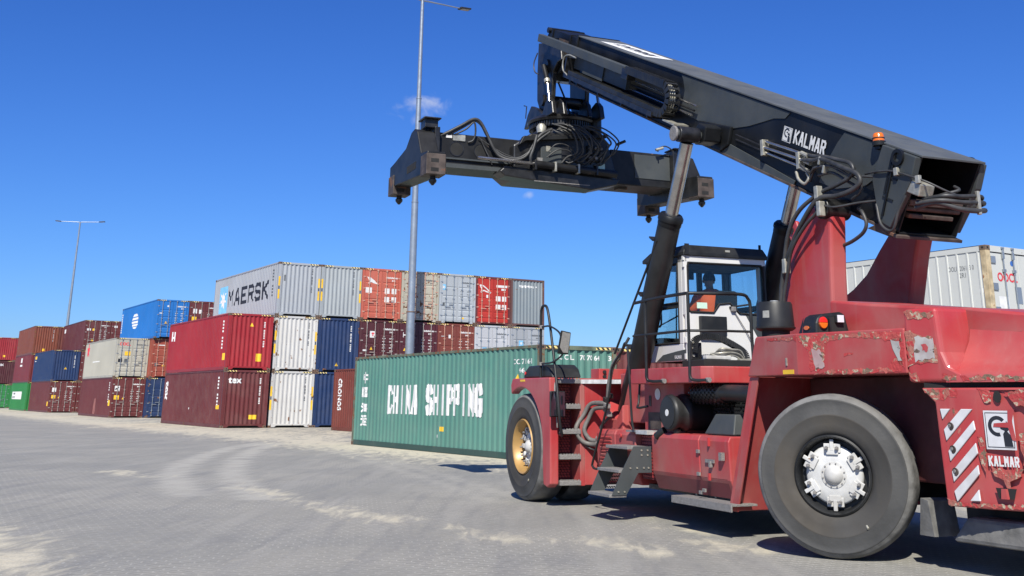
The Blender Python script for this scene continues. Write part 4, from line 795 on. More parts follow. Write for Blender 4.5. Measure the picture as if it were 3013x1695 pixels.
# lettering on the boom side
logoe = lambda s, n, d=0.0: tuple(B(s, hw+0.004+d, n))
def boomside(u, v): return tuple(B(2.08-u, hw+0.004, -0.36+v))   # u runs rearward
sL, nL = S(1.92, 4.77); sR, nR = S(1.29, 4.49)
m = MB(); block(m, 'KALMAR', 0, 0, 0.72, 0.185, lambda u, v: tuple(B(sL-u, hw+0.005, nL+v)), None, 0.17, 0.86, (0, 1, 0)); P(m, 'lettering', M['white_mark'])
def emblem(o_white, o_black, fn, W_, H_, parent=None):
    m = MB(); rectp(m, 0, W_, 0, H_, fn(0)); o_white(m)
    m = MB(); t = 0.03*W_
    for a in ((0.05, 0.95, 0.05, 0.05+0.02), (0.05, 0.95, 0.93, 0.95), (0.05, 0.07, 0.05, 0.95), (0.93, 0.95, 0.05, 0.95)): rectp(m, a[0]*W_, a[1]*W_, a[2]*H_, a[3]*H_, fn(0.0015))
    # curled horn shape: open ring, inner hook and tail
    def arc(cx, cy, r0, r1, a0, a1, n=14):
        for i in range(n):
            p0 = a0+(a1-a0)*i/n; p1 = a0+(a1-a0)*(i+1)/n; polyp(m, [((cx+r*math.cos(p))*W_, (cy+r*math.sin(p)*W_/H_*1.0)*H_) for r, p in ((r0, p0), (r1, p0), (r1, p1), (r0, p1))], fn(0.001))
    arc(0.44, 0.60, 0.20, 0.32, R(40), R(285)); arc(0.47, 0.56, 0.06, 0.13, R(-30), R(150)); arc(0.52, 0.62, 0.24, 0.27, R(-60), R(30))
    polyp(m, [(0.62*W_, 0.08*H_), (0.90*W_, 0.08*H_), (0.86*W_, 0.36*H_), (0.70*W_, 0.52*H_), (0.60*W_, 0.40*H_)], fn(0.001)); polyp(m, [(0.55*W_, 0.52*H_), (0.66*W_, 0.66*H_), (0.82*W_, 0.52*H_), (0.74*W_, 0.46*H_)], fn(0.0012)); o_black(m)
sl, nl = S(2.16, 4.86)
emblem(lambda m: P(m, 'emblem_panel', M['white_mark']), lambda m: P(m, 'emblem', M['black_mark']), lambda d: (lambda u, v: tuple(B(sl-u, hw+0.005+d, nl+v))), 0.20, 0.20)
# sticker on the boom top and flashing beacon
m = MB(); m.add([B(9.2, 0.28, 0.003), B(7.3, 0.28, 0.003), B(7.3, -0.30, 0.003), B(9.2, -0.30, 0.003)], [(0, 1, 2, 3)]); P(m, 'sticker', M['white_mark'])
m = MB(); put(m, 'KALMAR', 0, 0, 1.5, 0.26, lambda u, v: tuple(B(9.0-u, -0.02+v-0.13, 0.006)), 0.03); P(m, 'lettering', M['black_mark'])
bc = B(0.66, 0.46, -0.06); m = MB().lathe([(0.0, 0), (0.075, 0), (0.08, 0.05), (0.07, 0.055)], bc, (0, 0, 1)); beacon = P(m, 'beacon', K['plastic'], 40)
P(MB().lathe([(0.0, 0.05), (0.068, 0.05), (0.062, 0.13), (0.05, 0.15), (0.0, 0.155)], bc, (0, 0, 1)), 'beacon_lens', K['amber'], 40, parent=beacon)
P(MB().lathe([(0.0, 0.085), (0.071, 0.085), (0.071, 0.095), (0.0, 0.095)], bc, (0, 0, 1)), 'beacon_band', K['plastic'], 40, parent=beacon)
m = MB(); m.obox(bc-Vector((0, 0.03, 0.02)), (0.04, 0, 0), (0, 0.06, 0), (0, 0, 0.02)); P(m, 'beacon_bracket', K['black'])
# junction box, cable and hoses at the boom's rear
P(MB().obox((-0.33, 0.40, 3.78), be*0.10, Vector((0, 0.10, 0)), bn*0.07), 'junction_box', K['fit'], bevel=0.012)
def hose(pts, r=0.022, m='hose', name='hose', k=6): return P(MB().tube(crv(pts, k), r, 8), name, K[m] if isinstance(m, str) else m, 60)
hose([(0.45, 0.50, 4.08), (0.2, 0.53, 4.06), (-0.05, 0.53, 4.02), (-0.35, 0.52, 3.90), (-0.50, 0.45, 3.82), (-0.60, 0.30, 3.72), (-0.62, 0.10, 3.66)], 0.012)
for x, y, z in ((-0.12, 0.53, 4.0), (-0.42, 0.50, 3.86)): P(MB().box(x-0.03, x+0.03, y-0.02, y+0.025, z-0.045, z+0.045), 'hose_clamp', K['fit'], bevel=0.006)
for pts, r in (([(-0.35, 0.40, 3.66), (-0.58, 0.30, 3.67), (-0.62, 0.10, 3.67), (-0.62, -0.12, 3.69), (-0.58, -0.22, 3.68), (-0.45, -0.26, 3.66)], 0.024),
               ([(-0.3, 0.45, 3.62), (-0.55, 0.35, 3.62), (-0.64, 0.10, 3.60), (-0.62, -0.15, 3.62), (-0.56, -0.25, 3.62), (-0.40, -0.24, 3.60)], 0.026),
               ([(-0.25, 0.42, 3.58), (-0.5, 0.36, 3.60), (-0.62, 0.15, 3.53), (-0.64, -0.05, 3.52), (-0.60, -0.22, 3.54), (-0.45, -0.26, 3.56)], 0.030),
               ([(-0.2, 0.2, 3.7), (-0.5, 0.25, 3.70), (-0.60, 0.12, 3.74), (-0.5, 0.08, 3.8)], 0.018)): hose(pts, r)
P(MB().box(-0.66, -0.62, -0.12, -0.08, 3.48, 3.74), 'hose_clamp', K['fit'], bevel=0.006)
# hose loops on the boom's near side and down the tower
for pts, r in (([(1.66, 0.48, 4.57), (1.36, 0.52, 4.47), (1.06, 0.60, 4.40), (0.76, 0.63, 4.30), (0.55, 0.63, 4.22), (0.50, 0.63, 4.12), (0.60, 0.64, 4.04), (0.82, 0.66, 3.99), (1.0, 0.74, 3.93), (1.35, 0.80, 3.77), (1.61, 0.80, 3.52), (1.76, 0.79, 3.13), (1.88, 0.78, 2.75), (1.9, 0.78, 2.4)], 0.026),
               ([(1.62, 0.50, 4.48), (1.33, 0.55, 4.41), (1.07, 0.62, 4.37), (0.64, 0.66, 4.18), (0.40, 0.66, 4.06), (0.36, 0.66, 3.95), (0.50, 0.68, 3.88), (0.72, 0.72, 3.85), (0.95, 0.78, 3.86), (1.10, 0.82, 3.76), (1.41, 0.82, 3.49), (1.70, 0.81, 3.13), (1.84, 0.80, 2.75), (1.86, 0.8, 2.4)], 0.030),
               ([(1.70, 0.50, 4.44), (1.45, 0.54, 4.28), (1.25, 0.60, 4.30), (0.9, 0.62, 4.25), (0.62, 0.60, 4.10), (0.44, 0.58, 3.98), (0.48, 0.58, 3.86), (0.6, 0.6, 3.8)], 0.016),
               ([(1.5, 0.50, 4.18), (1.3, 0.56, 4.30), (1.0, 0.60, 4.28), (0.7, 0.60, 4.12), (0.5, 0.58, 4.06), (0.3, 0.50, 4.02)], 0.014),
               ([(1.3, 0.52, 4.22), (0.95, 0.58, 4.18), (0.7, 0.58, 4.04), (0.5, 0.56, 3.92)], 0.020),
               ([(0.95, 0.82, 3.70), (1.23, 0.83, 3.55), (1.52, 0.83, 3.30), (1.66, 0.82, 3.0), (1.78, 0.81, 2.7), (1.8, 0.8, 2.4)], 0.022),
               ([(0.62, 0.5, 3.7), (0.50, 0.55, 3.64), (0.44, 0.55, 3.50), (0.52, 0.54, 3.40), (0.75, 0.52, 3.33), (0.98, 0.5, 3.30)], 0.022),
               ([(0.9, 0.78, 3.76), (0.75, 0.74, 3.72), (0.5, 0.6, 3.74), (0.3, 0.5, 3.74)], 0.014)): hose(pts, r)
for x, y, z in ((1.0, 0.78, 3.92), (0.92, 0.82, 3.72), (1.68, 0.82, 3.12)): P(MB().box(x-0.035, x+0.035, y-0.05, y+0.035, z-0.09, z+0.09), 'hose_clamp', K['fit'], bevel=0.01)
for x, z in ((1.12, 4.36), (1.05, 4.24)): P(MB().obox((x, 0.60, z), be*0.02, Vector((0, 0.04, 0)), bn*0.05), 'hose_clamp', K['fit'], bevel=0.006)
for x, z in ((1.60, 4.55), (1.56, 4.44), (1.62, 4.36)): P(MB().cyl((x+0.06, 0.49, z+0.03), (x-0.10, 0.51, z-0.045), 0.028, n=8), 'hose_fitting', K['fit'], 30)
hose([(1.78, 0.5, 4.35), (1.70, 0.53, 4.24), (1.58, 0.53, 4.16), (1.50, 0.52, 4.22), (1.56, 0.5, 4.30)], 0.02, 'fit', 'hose_fitting')
hose([(0.3, 0.50, 3.70), (0.2, 0.54, 3.45), (0.02, 0.54, 3.36), (-0.1, 0.54, 3.55), (-0.2, 0.50, 3.72)], 0.016)
# --- lift cylinders
for sy in (1, -1):
    a = Vector((5.66, sy, 1.30)); b = Vector((4.20, sy, 4.05)); c0 = Vector((3.66, sy, 5.08)); d = (c0-a).normalized()
    cyl = P(MB().lathe([(0, -0.02), (0.14, 0), (0.17, 0.06), (0.168, (b-a).length-0.1), (0.165, (b-a).length), (0, (b-a).length)], a, d, 28), 'lift_cylinder', K['plastic'], 40)
    P(MB().lathe([(0.0, -0.05), (0.175, -0.05), (0.178, 0.02), (0.188, 0.02), (0.188, 0.07), (0.16, 0.11), (0, 0.11)], b-d*0.03, d, 28), 'cylinder_collar', K['black'], 40, parent=cyl)
    P(MB().cyl(b, c0, 0.098, n=28), 'piston_rod', K['chrome'], 40, parent=cyl)
    P(MB().cyl((3.66-0.02, sy-0.17, 5.2), (3.66-0.02, sy+0.16, 5.2), 0.115, n=24), 'rod_eye', K['oily'], 40, parent=cyl, bevel=0.01)
    m = MB(); m.tube([a+Vector((0.10, 0.16*sy, 0.9)), b+Vector((0.12, 0.16*sy, -0.3))], 0.018, 8); P(m, 'cylinder_pipe', K['plastic'], 40, parent=cyl)
    for t in (0.35, 0.62, 0.9):
        q = a.lerp(b, t); P(MB().obox(q+Vector((0.12, 0.1*sy, 0.02)), (0.05, 0, 0.03), (0, 0.09, 0), (0, 0, 0.012)), 'pipe_clamp', K['oily'], parent=cyl)
P(MB().cyl((3.64, -1.10, 5.20), (3.64, 1.22, 5.20), 0.075, n=20), 'lift_pin', K['dusty'], 40)
P(MB().cyl((3.64, 1.20, 5.20), (3.64, 1.235, 5.20), 0.11, n=20), 'pin_cap', K['step'], 40, bevel=0.008)
for sy in (1, -1):
    m = MB().prism([(3.3, 5.30), (3.40, 5.05), (3.62, 5.0), (3.95, 5.12), (4.25, 5.40), (4.2, 5.60), (3.6, 5.40)], sy*(hw+0.001), sy*(hw+0.06), lambda a, b, t: (a, t, b)); P(m, 'pin_gusset', K['black'], bevel=0.015)
    m = MB().prism([(3.45, 5.30), (3.52, 5.10), (3.78, 5.10), (3.86, 5.30), (3.64, 5.40)], sy*(hw+0.10), sy*0.80, lambda a, b, t: (a, t, b)); P(m, 'pin_boss', K['black'], bevel=0.02)
# --- red tower legs
for sy in (1, -1):
    y0, y1 = sorted((sy*0.46, sy*0.70))
    m = MB().prism([(1.97, 1.9), (1.95, 2.75), (1.86, 3.15), (1.68, 3.55), (1.30, 3.78), (1.02, 3.86), (0.90, 3.74), (0.90, 3.6), (0.95, 3.05), (0.97, 2.66), (0.98, 1.9)] if sy > 0 else
                   [(2.4, 1.9), (2.25, 2.85), (2.05, 2.93), (1.77, 3.09), (1.48, 3.37), (1.25, 3.57), (1.12, 3.80), (0.95, 3.90), (0.72, 3.80), (0.73, 3.46), (0.83, 3.21), (1.00, 2.66), (1.04, 1.9)], y0, y1, lambda a, b, t: (a, t, b))
    leg = P(m, 'boom_tower', K['red'] if sy > 0 else K['redside'], bevel=0.04, seg=3)
    if sy < 0: continue
    m = MB().prism([(1.70, 3.50), (1.78, 3.72), (1.92, 3.72), (1.96, 3.55), (1.80, 3.30)], sy*0.5, sy*0.56, lambda a, b, t: (a, t, b)); P(m, 'tie_lug', K['red'], bevel=0.02, parent=leg)
    P(MB().cyl((1.86, sy*0.57, 3.60), (1.86, sy*0.575, 3.60), 0.045, n=16), 'lug_hole', K['matt'], parent=leg)
    P(MB().cyl((0.98, sy*0.40, 3.74), (0.98, sy*0.76, 3.74), 0.13, n=24), 'tower_pin', K['oily'], 40, bevel=0.01, parent=leg)
m = MB().box(1.1, 1.9, -0.44, 0.44, 1.9, 2.35); P(m, 'tower_crossmember', K['redside'], bevel=0.03)
# --- boom head, rotator and spreader
for sy in (1, -1):
    xo = 0.0 if sy > 0 else 0.15
    m = MB().prism([(10.55, 8.75), (10.62, 8.1), (10.62, 7.5), (10.45, 7.22), (9.95, 7.22), (9.85, 7.45), (9.80, 7.9), (9.55, 8.05), (9.35, 8.05), (9.40, 8.35), (10.0, 8.6)], sy*0.36, sy*0.46, lambda a, b, t: (a+xo, t, b)); P(m, 'head_plate', K['oily'], bevel=0.02)
m = MB().cyl((10.1, -0.5, 8.1), (10.1, 0.5, 8.1), 0.16, n=20); m.cyl((10.25, -0.52, 7.42), (10.25, 0.52, 7.42), 0.12, n=20); P(m, 'head_pin', K['oily'], 40)
P(MB().prism([(9.45, 8.3), (9.6, 7.9), (10.0, 7.8), (10.5, 7.9), (10.5, 8.6), (9.9, 8.5)], -0.36, 0.36, lambda a, b, t: (a, t, b)), 'head_block', K['oily'], bevel=0.02)
for sy in (1, -1):
    m = MB().cyl((10.05, sy*0.55, 8.10), (9.86, sy*0.55, 7.72), 0.055, n=14); tc_ = P(m, 'tilt_cylinder', K['spread'], 40)
    P(MB().cyl((9.86, sy*0.55, 7.72), (9.74, sy*0.55, 7.26), 0.032, n=14), 'piston_rod', K['chrome'], 40, parent=tc_)
    P(MB().cyl((9.88, sy*0.55, 7.76), (9.85, sy*0.55, 7.69), 0.065, n=14), 'cylinder_collar', K['fit'], 40, parent=tc_)
for y0, y1 in ((0.46, 0.56), (0.22, 0.32), (-0.32, -0.22), (-0.60, -0.48)):
    m = MB().prism([(9.55, 6.98), (9.62, 7.25), (9.75, 7.36), (9.95, 7.30), (10.1, 7.1), (10.4, 7.28), (10.7, 7.40), (10.9, 7.25), (11.1, 6.98)], y0, y1, lambda a, b, t: (a, t, b)); P(m, 'rotator_lug', K['oily'], bevel=0.02)
RC = Vector((10.34, 0.02, 0))
P(MB().lathe([(0, 6.93), (0.70, 6.93), (0.72, 6.98), (0.66, 7.04), (0.5, 7.06), (0, 7.06)], RC, (0, 0, 1), 40), 'rotator_top', K['oily'], 40)
m = MB()
for k in range(72): a = 2*math.pi*k/72; m.obox(RC+Vector((0.655*math.cos(a), 0.655*math.sin(a), 6.87)), (0.02*math.cos(a), 0.02*math.sin(a), 0), (-0.014*math.sin(a), 0.014*math.cos(a), 0), (0, 0, 0.05))
m.lathe([(0, 6.81), (0.64, 6.81), (0.64, 6.93), (0, 6.93)], RC, (0, 0, 1), 40); P(m, 'slewing_gear', K['oily'])
P(MB().lathe([(0, 6.55), (0.62, 6.55), (0.66, 6.62), (0.66, 6.70), (0.58, 6.80), (0, 6.81)], RC, (0, 0, 1), 40), 'slewing_bearing', K['oily'], 40)
P(MB().lathe([(0, 6.6), (0.09, 6.6), (0.10, 6.72), (0.06, 6.78), (0, 6.78)], (9.75, 0.72, 0), (0, 0, 1), 16), 'work_lamp', K['fit'], 40)
P(MB().cyl((9.9, -0.55, 6.6), (9.9, -0.55, 7.05), 0.12, n=18), 'slew_motor', K['oily'], 40, bevel=0.01)
m = MB().px([(1.32, 5.86), (1.32, 6.30), (0.95, 6.56), (-0.60, 6.66), (-0.72, 6.55), (-0.95, 5.80), (-0.80, 5.70), (1.1, 5.70)], 9.72, 10.98); P(m, 'spreader_housing', K['oily'], bevel=0.03)
m = MB().px([(1.25, 6.28), (1.15, 6.47), (-0.65, 6.66), (-0.66, 6.60), (1.1, 6.38)], 9.60, 9.72); P(m, 'housing_shelf', K['spread'], bevel=0.01)
m = MB().px([(1.62, 5.74), (1.50, 5.66), (-0.35, 5.52), (-0.90, 5.66), (-0.98, 5.78), (1.5, 5.86)], 9.68, 10.1); P(m, 'spreader_belly', K['oily'], bevel=0.02)
P(MB().box(9.672, 9.682, -0.30, 0.9, 5.60, 5.615), 'belly_rail', K['step'])
P(MB().cyl((9.60, 0.95, 5.93), (9.60, -0.85, 5.86), 0.072, n=18), 'telescope_cylinder', K['spread'], 40)
P(MB().cyl((9.60, 2.1, 5.95), (9.60, 0.95, 5.93), 0.03, n=12), 'piston_rod', K['chrome'], 40)
for y in (0.92, 0.5, 0.0, -0.4): P(MB().box(9.52, 9.68, y-0.02, y+0.02, 5.8, 5.99), 'cylinder_strap', K['fit'] if y in (0.5, 0.0) else K['oily'], bevel=0.005)
P(MB().box(9.70, 9.73, 0.3, 0.75, 6.0, 6.32), 'cover_plate', K['dusty'], bevel=0.01); P(MB().box(9.69, 9.72, 0.55, 0.64, 6.22, 6.33), 'sticker', K['fit']); P(MB().box(9.68, 9.72, 0.72, 0.83, 5.98, 6.08), 'sticker', K['step']); P(MB().box(9.70, 9.718, -0.65, -0.5, 5.97, 6.08), 'sticker', K['refl'])
P(MB().box(9.66, 9.72, -0.62, -0.25, 6.1, 6.42), 'valve_block', K['spread'], bevel=0.015)
for y in (-0.3, -0.42, -0.54):
    for z in (6.16, 6.26, 6.36): P(MB().cyl((9.66, y, z), (9.61, y, z), 0.03, n=10), 'valve', K['step'], 30)
m = MB().box(9.95, 10.75, 1.0, 2.98, 5.80, 6.46); P(m, 'spreader_beam', K['spread'], bevel=0.02)
m = MB().box(9.92, 9.96, 1.0, 2.9, 5.78, 5.86); m.box(9.90, 9.98, 1.3, 2.9, 5.94, 5.97); P(m, 'beam_rail', K['dusty'])
for y in (2.42, 1.92):
    m = MB(); n = 20; c0 = Vector((9.945, y, 6.16))
    m.loft([[c0+Vector((-0.006*q, math.cos(2*math.pi*k/n)*r_, math.sin(2*math.pi*k/n)*r_)) for k in range(n)] for q, r_ in ((0, 0.15), (1, 0.15), (1, 0.13), (0, 0.13))], cap=False); P(m, 'access_hole_rim', K['oily'], 40)
    P(MB().cyl((9.948, y, 6.16), (9.944, y, 6.16), 0.13, n=20), 'access_hole', K['matt'])
P(MB().box(9.93, 9.95, 2.52, 2.64, 6.36, 6.44), 'sticker', M['white_mark']); P(MB().box(9.93, 9.95, 2.25, 2.5, 6.32, 6.44), 'sticker', K['fit'])
m = MB().box(9.95, 10.75, -2.62, -0.9, 5.74, 6.46); P(m, 'spreader_beam', K['spread'], bevel=0.02)
P(MB().box(9.935, 9.951, -2.35, -1.45, 5.90, 6.40), 'cover_plate', K['dusty'], bevel=0.01)
P(MB().box(10.2, 10.4, -1.4, -1.2, 5.70, 5.74), 'guide_block', K['rust'])
for sy, yo in ((1, 3.28), (-1, -2.74)):
    y0, y1 = (yo-0.36, yo) if sy > 0 else (yo, yo+0.36)
    m = MB().prism([(9.02, 5.45), (9.02, 5.86), (9.45, 5.90), (9.75, 6.38), (9.95, 6.47), (10.15, 6.44), (10.5, 6.20), (11.3, 6.07), (11.63, 6.03), (11.63, 5.66), (11.2, 5.58), (9.6, 5.48)], y0, y1, lambda a, b, t: (a, t, b)); ea = P(m, 'end_beam', K['spread'], bevel=0.02)
    for x in (9.2, 11.46):
        yc = yo-sy*0.17
        P(MB().box(x-0.19, x+0.19, yc-0.185, yc+0.185, 5.43, 5.82), 'corner_block', K['rust'], bevel=0.012, parent=ea)
        P(MB().lathe([(0, 0.0), (0.05, 0.0), (0.055, -0.05), (0.075, -0.07), (0.07, -0.11), (0.02, -0.17), (0, -0.17)], (x, yc, 5.43), (0, 0, 1), 12), 'twistlock', K['oily'], 30, parent=ea)
        for zz in (5.52, 5.69): P(MB().box(x-0.193, x-0.18, yc-0.05, yc+0.10, zz-0.035, zz+0.035), 'slot', K['matt'], parent=ea)
    P(MB().box(9.75, 10.35, yo+(0.002 if sy > 0 else -0.004), yo+(0.004 if sy > 0 else -0.002), 5.66, 5.80), 'slot', K['matt'], parent=ea)
    P(MB().box(9.02-0.003, 9.03, yo-sy*0.36+(0.0 if sy > 0 else -0.16), yo-sy*0.36+0.16 if sy > 0 else yo-sy*0.36, 5.52, 5.72), 'slot', K['matt'], parent=ea)
    m = MB().box(9.78, 10.9, yo-sy*0.42-0.05, yo-sy*0.42+0.05, 5.75, 6.52); P(m, 'end_plate', K['oily'], bevel=0.01, parent=ea)
    m = MB().box(9.80, 10.1, yo-sy*0.30-0.13, yo-sy*0.30+0.13, 6.50, 6.68 if sy > 0 else 6.56); m.box(9.72, 10.15, yo-sy*0.30-0.17, yo-sy*0.30+0.17, 6.66 if sy > 0 else 6.54, 6.69 if sy > 0 else 6.57); P(m, 'sensor_box', K['oily'], bevel=0.01, parent=ea)
P(MB().box(9.86, 9.92, 2.80, 2.88, 5.95, 6.40), 'spring_post', K['oily'], bevel=0.01)
for k in range(5): P(MB().cyl((9.83, 2.84, 6.08+k*0.07), (9.87, 2.84, 6.08+k*0.07), 0.025, n=10), 'bolt', K['step'])
sp_h = [([(10.0, 2.78, 6.38), (9.92, 2.62, 6.46), (9.85, 2.35, 6.62), (9.85, 2.12, 6.76), (9.85, 1.98, 6.72), (9.85, 1.85, 6.52), (9.82, 1.72, 6.24), (9.8, 1.58, 6.06), (9.7, 1.35, 5.98), (9.66, 1.1, 6.06), (9.65, 0.95, 6.28), (9.6, 0.80, 6.52), (9.62, 0.55, 6.66)], 0.03),
        ([(10.0, 2.72, 6.36), (9.92, 2.52, 6.46), (9.87, 2.3, 6.60), (9.87, 2.10, 6.73), (9.87, 1.95, 6.66), (9.87, 1.82, 6.45), (9.8, 1.6, 6.12), (9.7, 1.3, 6.02), (9.66, 1.05, 6.14), (9.6, 0.85, 6.4), (9.6, 0.6, 6.6)], 0.022),
        ([(10.0, 2.60, 6.36), (9.92, 2.42, 6.46), (9.88, 2.25, 6.56), (9.86, 2.1, 6.70), (9.88, 2.06, 6.5), (9.9, 2.1, 6.35), (9.92, 2.2, 6.3)], 0.018),
        ([(9.9, 1.95, 6.40), (9.9, 1.85, 6.2), (9.88, 1.75, 6.0), (9.9, 1.7, 5.9)], 0.014), ([(9.9, 2.0, 6.42), (9.88, 1.8, 6.3), (9.8, 1.5, 6.12), (9.75, 1.3, 6.05)], 0.010)]
for i in range(12):
    rr = random.Random(i*5+1); y0 = 0.6-0.1*i; sp_h.append(([(9.72, 0.5-0.06*i, 6.80), (9.55, 0.35-0.08*i, 6.72+rr.uniform(-.02, .06)), (9.45, 0.15-0.09*i, 6.50+rr.uniform(-.08, .1)), (9.5, 0.0-0.07*i+rr.uniform(-.1, .1), 6.28+rr.uniform(-.1, .1)), (9.64, 0.2-0.08*i, 6.15+rr.uniform(-.12, .1)), (9.70, 0.3-0.08*i, 6.0+rr.uniform(-.05, .1))], rr.choice((0.012, 0.016, 0.02))))
sp_h += [([(9.62, 0.62, 6.2), (9.55, 0.5, 6.34), (9.55, 0.3, 6.36), (9.58, 0.1, 6.26), (9.62, 0.0, 6.05)], 0.012), ([(9.62, 0.66, 6.08), (9.56, 0.45, 6.24), (9.56, 0.2, 6.24), (9.6, 0.05, 6.1)], 0.014), ([(9.6, 0.88, 6.5), (9.58, 0.95, 6.25), (9.58, 1.02, 6.05), (9.6, 1.0, 5.93)], 0.03)]
for pts, r in sp_h: hose(pts, r, k=5)
hose([(9.75, -1.9, 6.46), (9.8, -1.95, 6.54), (9.8, -2.1, 6.60), (9.8, -2.25, 6.54), (9.85, -2.3, 6.45)], 0.014); P(MB().cyl((9.8, -1.88, 6.50), (9.8, -2.05, 6.56), 0.03, n=8), 'hose_fitting', K['fit'])
hose([(10.35, 0.1, 7.9), (10.3, -0.05, 7.5), (10.2, -0.1, 7.2), (10.1, -0.1, 7.0)], 0.02); hose([(10.45, 0.52, 8.5), (10.55, 0.56, 8.3), (10.5, 0.56, 8.1), (10.35, 0.54, 8.0)], 0.014)
m = MB().cyl((9.62, -0.88, 6.48), (9.55, -1.05, 6.56), 0.03, n=8); P(m, 'work_lamp', K['plastic'], bevel=0.005)
P(MB().tube([(9.9, 1.0, 6.9), (9.9, 0.98, 7.15), (9.9, 1.04, 7.16)], 0.012, 6), 'antenna', K['oily'])
# --- rear body and counterweight; the sides taper towards the back
def oy(x):
    if x >= 0.4: return 1.65
    y = 1.65-(0.4-x)*0.268
    return y if x > -2.3 else y-0.35*(-2.3-x)**2
def sp(x, z, off=0.0, sy=1): return (x, sy*(oy(x)+off), z)
for sy in (1, -1):
    xs = [1.0, 0.7, 0.4, 0.0, -0.4, -0.9]
    def loop(z, xf): return [(xf, sy*0.55, z)] + [(x, sy*oy(x), z) for x in [xf]+xs[1:]] + [(-0.9, sy*0.55, z)]
    m = MB().loft([loop(1.785, 1.37), loop(1.80, 1.365), loop(2.20, 1.19), loop(2.22, 1.16)])
    P(m, 'rear_fender', K['redside'] if sy > 0 else K['red'], bevel=0.03, seg=3)
    m = MB().loft([[(-0.90, sy*1.30, z), (xa, sy*oy(xa), z), (xa-0.02, sy*0.7, z), (-0.90, sy*0.7, z)] for z, xa in ((1.70, -1.50), (1.77, -1.46), (1.83, -1.34), (1.98, -1.28), (2.30, -1.26), (2.40, -1.25))])
    P(m, 'corner_pillar', K['red'], bevel=0.035, seg=3)
    pr = [(0, 1.70), (0, 1.76), (-0.03, 1.79), (-0.12, 1.83), (-0.24, 1.92), (-0.33, 2.06), (-0.37, 2.2)]
    lo = []
    for x, zt in ((-1.30, 2.41), (-1.7, 2.35), (-2.1, 2.28), (-2.5, 2.2), (-3.0, 2.1)):
        lo.append([(x, sy*(oy(x)+w_), z if z < 1.8 else 1.8+(z-1.8)*(zt-1.75)/0.6) for w_, z in pr] + [(x, sy*(oy(x)-0.39), zt), (x, sy*0.3, zt), (x, sy*0.3, 1.70)])
    P(MB().loft(lo), 'rear_deck', K['red'], 50)
    m = MB().loft([[(x, sy*(oy(x)-ins), 2.15), (x, sy*(oy(x)-ins), zt-0.02), (x, sy*(oy(x)-ins-0.03), zt), (x, 0, zt+0.01), (x, 0, 2.15)] for x, zt, ins in ((0.56, 2.61, 0.6), (0.03, 2.54, 0.6), (-0.62, 2.47, 0.58), (-1.0, 2.435, 0.50), (-1.29, 2.41, 0.36), (-1.8, 2.335, 0.36), (-3.0, 2.12, 0.36))])
    P(m, 'engine_hood', K['redside'] if sy > 0 else K['red'], 30, bevel=0.02)
    def pan(pts, t0, t1): return MB().prism(pts, t0, t1, lambda u, v, t: sp(u, v, t, sy))
    base = [(-1.02, 1.65), (-1.16, 1.51), (-1.175, 1.0), (-1.19, 0.60), (-1.6, 0.60), (-2.1, 0.61), (-2.5, 0.62), (-2.9, 0.64), (-3.15, 0.66), (-3.15, 1.65), (-2.9, 1.65), (-2.5, 1.65), (-2.1, 1.65), (-1.6, 1.65)]
    cw = P(pan(base, -0.5, 0.0), 'counterweight', K['red'], bevel=0.02, seg=3)
    P(MB().prism([(-1.05, 1.70), (-3.1, 1.70), (-3.1, 1.64), (-1.05, 1.64)], -0.3, -0.02, lambda u, v, t: sp(u, v, t, sy)), 'seam_strip', K['matt'])
    if sy > 0:
        W_ = mat('white_reflective_panel', (0.68, 0.68, 0.69), 0.4, 0, 0.08, 8, dust=0.2)
        for pl in ([(-1.22, 1.46), (-1.32, 1.46), (-1.235, 1.365)], [(-1.43, 1.46), (-1.54, 1.46), (-1.255, 1.175), (-1.24, 1.275)], [(-1.54, 1.36), (-1.55, 1.28), (-1.275, 0.995), (-1.265, 1.085)],
                   [(-1.54, 1.165), (-1.55, 1.075), (-1.29, 0.815), (-1.28, 0.905)], [(-1.54, 0.975), (-1.545, 0.895), (-1.305, 0.645), (-1.285, 0.735)], [(-1.525, 0.765), (-1.53, 0.665), (-1.43, 0.66)]):
            P(pan(pl, 0.001, 0.016), 'warning_stripe', W_, bevel=0.005, parent=cw)
        for x, z in ((-1.31, 1.305), (-1.31, 1.10), (-1.315, 0.905)):
            P(MB().cyl(sp(x, z, -0.01), sp(x, z, 0.019), 0.036, n=18), 'bolt_recess', K['rust'], parent=cw); P(MB().cyl(sp(x+0.004, z+0.004, 0.0), sp(x+0.004, z+0.004, 0.024), 0.017, n=8), 'bolt', K['step'], parent=cw)
        P(pan([(-1.785+0.038*math.cos(2*math.pi*k/16), 1.57+0.052*math.sin(2*math.pi*k/16)) for k in range(16)], 0.001, 0.003), 'lifting_hole', K['matt'], parent=cw)
        P(pan([(-1.68, 0.79), (-1.87, 0.79), (-1.84, 0.70), (-1.70, 0.70)], 0.001, 0.004), 'tow_recess', K['matt'], parent=cw); P(pan([(-1.75, 0.785), (-1.79, 0.785), (-1.80, 0.70), (-1.74, 0.70)], 0.004, 0.03), 'tow_pin', K['red'], parent=cw)
        lf = lambda d: (lambda u, v: sp(-1.635-u, 1.115+v, 0.003+d))
        emblem(lambda m: P(m, 'emblem_panel', W_, parent=cw), lambda m: P(m, 'emblem', M['black_mark'], parent=cw), lf, 0.28, 0.335)
        P(pan([(-1.90, 1.36), (-1.93, 1.46), (-1.87, 1.455), (-1.86, 1.35), (-1.73, 1.34), (-1.72, 1.31), (-1.86, 1.305), (-1.885, 1.2), (-1.92, 1.19)], 0.006, 0.008), 'worn_patch', K['red'], parent=cw)
